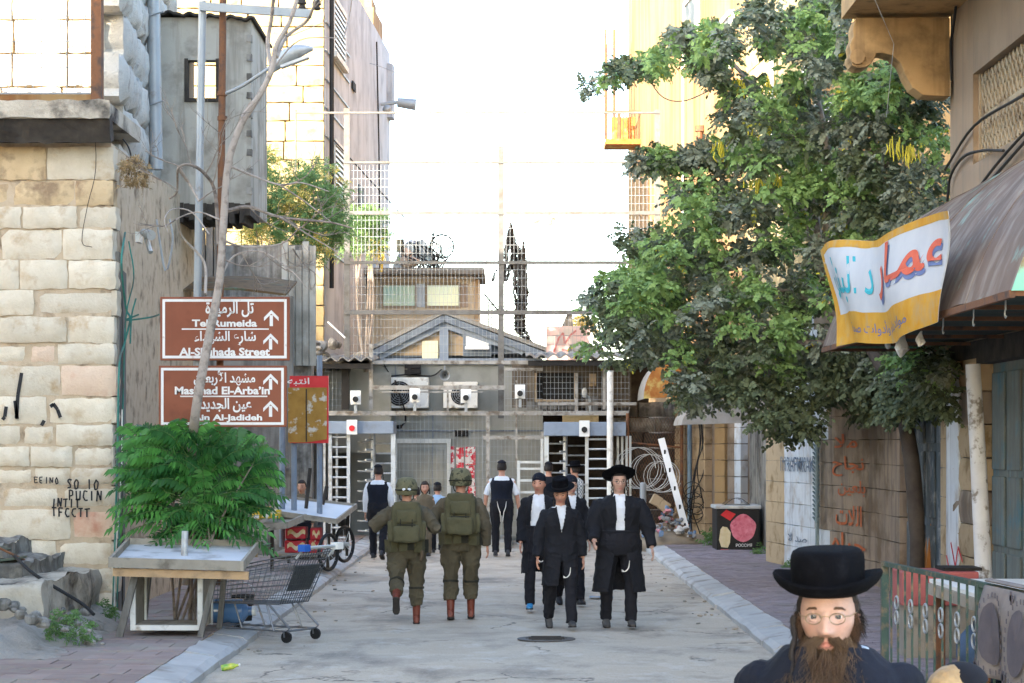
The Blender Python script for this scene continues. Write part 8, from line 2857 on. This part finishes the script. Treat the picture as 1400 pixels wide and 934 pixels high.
person('man in a dark vest with short sleeves and white fringe cords walking away', XD(686, 39.3), 1.75, 0.0, build=1.16, legs=((3, 3), (-3, 5)), arms=((2, 18, 8), (2, 18, 8)), top='white_shirt', sleeves='short', vest='navy_wool', hat=('kippah',), tzitzit='back', group=WKS, voxel=.010)
person('man in a black hat and checked shirt standing at the right turnstile', XD(787, 42.0), 1.68, PI * .25, top='check', hat=('hat',), group='people at the gate', voxel=.011, legs=((2, 2), (-2, 4)))
person('person with dark hair and black coat seen from behind near the right turnstile', XD(750, 41.6), 1.72, .0, top='black_trouser', hat=('kippah',), group='people at the gate', voxel=.011, legs=((2, 2), (-2, 4)))
person('girl with long dark hair facing us between the two soldiers', XD(581, 39.6), 1.36, PI - .2, top='brown_cloth', trousers='brown_cloth', hair_long=True, group='children beyond the soldiers', voxel=.011, legs=((2, 2), (-2, 4)), head=(20, 0, 0))
person('small child with short dark hair left of the girl', XD(569, 40.3), 1.25, .1, top='brown_cloth', group='children beyond the soldiers', voxel=.011, legs=((2, 2), (-2, 4)))
person('boy in a light blue shirt and skullcap walking away between the soldiers', XD(598, 40.3), 1.31, .0, top='light_blue', hat=('kippah',), group='children beyond the soldiers', voxel=.011, legs=((6, 2), (-6, 12)))
person('dark haired vendor peering over the white stall top', XD(413, 36.4), 1.45, PI - .1, top='brown_cloth', skin='skin_tan', voxel=.011, legs=((2, 2), (-2, 4)), head=(-8, 0, 0))

# ================================================================ the two figures nearest the lens
MAN = person('bearded man in a tall black hat and spectacles, closest of all', XD(1133, 5.8), 1.815, PI - R(10), build=1.10, skin='skin_pale', legs=((4, 2), (-4, 6)), arms=((2, 8, 12), (2, 8, 12)), top='white_shirt', sleeves=None,
             coat=dict(mat='navy_wool', hem=.75, open=[(1.52, .060), (1.44, .050), (1.30, .022), (1.2, .0), (.75, .0)], flare=.6), hat=('tall',), glasses=True, sidelocks=False, hair='hair', head=(-3, 1, 1), voxel=.0036, detail=2, shoes='shoe', hs_=.985, shz=-.012, nk=.072)
kM = 1.815 / 1.75
mb_ = [c for c in MAN.children if c.name.startswith('body')][0]
nV = len(mb_.data.vertices)
co_ = np.empty(nV * 3, np.float32); mb_.data.vertices.foreach_get('co', co_); co_ = co_.reshape(-1, 3)
nr_ = np.empty(nV * 3, np.float32); mb_.data.vertex_normals.foreach_get('vector', nr_); nr_ = nr_.reshape(-1, 3)
hat_ = [c for c in MAN.children if c.name.startswith('hat')][0]
eyes_ = [c for c in MAN.children if c.name.startswith('eye') and not c.name.startswith('eyeb')]
eL = [np.array([v.co for v in e.data.vertices]).mean(0) for e in eyes_]
kM *= .985
ec_ = (eL[0] + eL[1]) / 2 - np.array([0, .0697 * kM, 0])        # head origin
loc_c = (co_ - ec_) / kM
rs = np.random.default_rng(4)


def strands(name, mask, n, length, direction, mat, parent, width=.0011, seed=0, curl=.012, lift=.25, segs=5):
    """separate tapering hairs rooted on the skin"""
    idx = np.where(mask)[0]
    if not len(idx):
        return
    pick = rs.choice(idx, n)
    V, Fc = [], []
    for q in pick:
        p = co_[q] + rs.normal(0, .002, 3)
        c = loc_c[q]
        nrm = nr_[q]
        L_ = length(c) * rs.uniform(.65, 1.15)
        d = np.array(direction(c)) + rs.normal(0, .16, 3)
        ph = rs.uniform(0, 6.28); fr = rs.uniform(14, 30)
        pts = []
        for k in range(segs + 1):
            t = k / segs
            o = nrm * lift * L_ * (1 - (1 - t) ** 2) * .6
            w_ = np.array([math.sin(ph + fr * t * L_ * 4), .6 * math.cos(ph + fr * t * L_ * 4), 0]) * curl * t * min(1, L_ / .05)
            pts.append(p + d * L_ * t + o + w_)
        o0 = len(V)
        for k, a in enumerate(pts):
            r_ = width * (1 - .75 * k / segs) * rs.uniform(.8, 1.2)
            V += [a + np.array([r_, 0, 0]), a + np.array([-r_ * .5, r_ * .87, 0]), a + np.array([-r_ * .5, -r_ * .87, 0])]
        for k in range(segs):
            for s in range(3):
                s2 = (s + 1) % 3
                Fc.append((o0 + k * 3 + s, o0 + k * 3 + s2, o0 + k * 3 + 3 + s2, o0 + k * 3 + 3 + s))
    me = bpy.data.meshes.new(name); me.from_pydata([tuple(map(float, v)) for v in V], [], Fc)
    me.materials.append(mat); me.polygons.foreach_set('use_smooth', [True] * len(me.polygons))
    o = bpy.data.objects.new(name, me); COL.objects.link(o); o.parent = parent; o['kind'] = 'stuff'
    return o


X, Y, Z = loc_c[:, 0], loc_c[:, 1], loc_c[:, 2]
jaw = (Z < -.056 + .10 * np.maximum(0, .045 - Y) * .35) & (Z > -.135) & (Y > -.005) & (np.abs(X) < .085) & ~((np.abs(X) < .023) & (Z > -.086) & (Z < -.058)) & ~((Z > -.072) & (Y > .055) & (np.abs(X) < .050) & (Z > -.062))
side = (Z >= -.055) & (Z < .005) & (Y > .0) & (Y < .030) & (np.abs(X) > .062) & (np.abs(X) < .080)
must = (Z > -.066) & (Z < -.053) & (Y > .055) & (np.abs(X) < .032) & (np.abs(X) > .002)
BD = strands('beard', jaw, 4200, lambda c: .05 + .10 * max(0, min(1, (-c[2] - .06) / .05)) * max(.25, 1 - abs(c[0]) / .085), lambda c: (c[0] * 2.2, .62 if c[1] > .02 else .25, -1.0), PM['beard'], MAN, .0013, curl=.010, lift=.42)
strands('beard', side, 700, lambda c: .030, lambda c: (c[0] * 1.5, .15, -1.0), PM['hair_brown'], MAN, .0010, curl=.006, lift=.35)
strands('moustache', must, 520, lambda c: .026 + .008 * (abs(c[0]) > .015), lambda c: (math.copysign(.75, c[0]), .16, -.62), PM['beard'], MAN, .0010, curl=.003, lift=.2)
nape = (Z > -.060) & (Z < .055) & (Y < .012) & (np.abs(X) > .045)
strands('hair', nape, 1500, lambda c: .035, lambda c: (c[0] * 2.0, -.15, -.85), PM['hair'], MAN, .0011, curl=.006, lift=.35)
for s in (1,):
    m = MB()
    o0 = Vector(ec_)
    pts, rr = [], []
    for t in np.linspace(0, 1, 40):
        pts.append(o0 + Vector((s * (.084 + .010 * t) + .003 * math.sin(t * 22), .018 + .060 * min(1, t * 1.6) + .003 * math.cos(t * 22), -.005 - .26 * t)) * kM)
        rr.append(.0095 * (1 - .35 * t) * (1 + .18 * math.sin(t * 52)))
    m.tube(pts, rr, 9)
    part('sidelock', m, PM['hair'], MAN)

KID = person('fair haired child in a black skullcap at the very bottom right edge', XD(1312, 5.9), 1.445, R(125), skin='skin_pale', hair='hair_fair', hat=('kippah',), top='white_shirt', legs=((3, 2), (-3, 5)), head=(0, 0, 4), voxel=.006, detail=1)
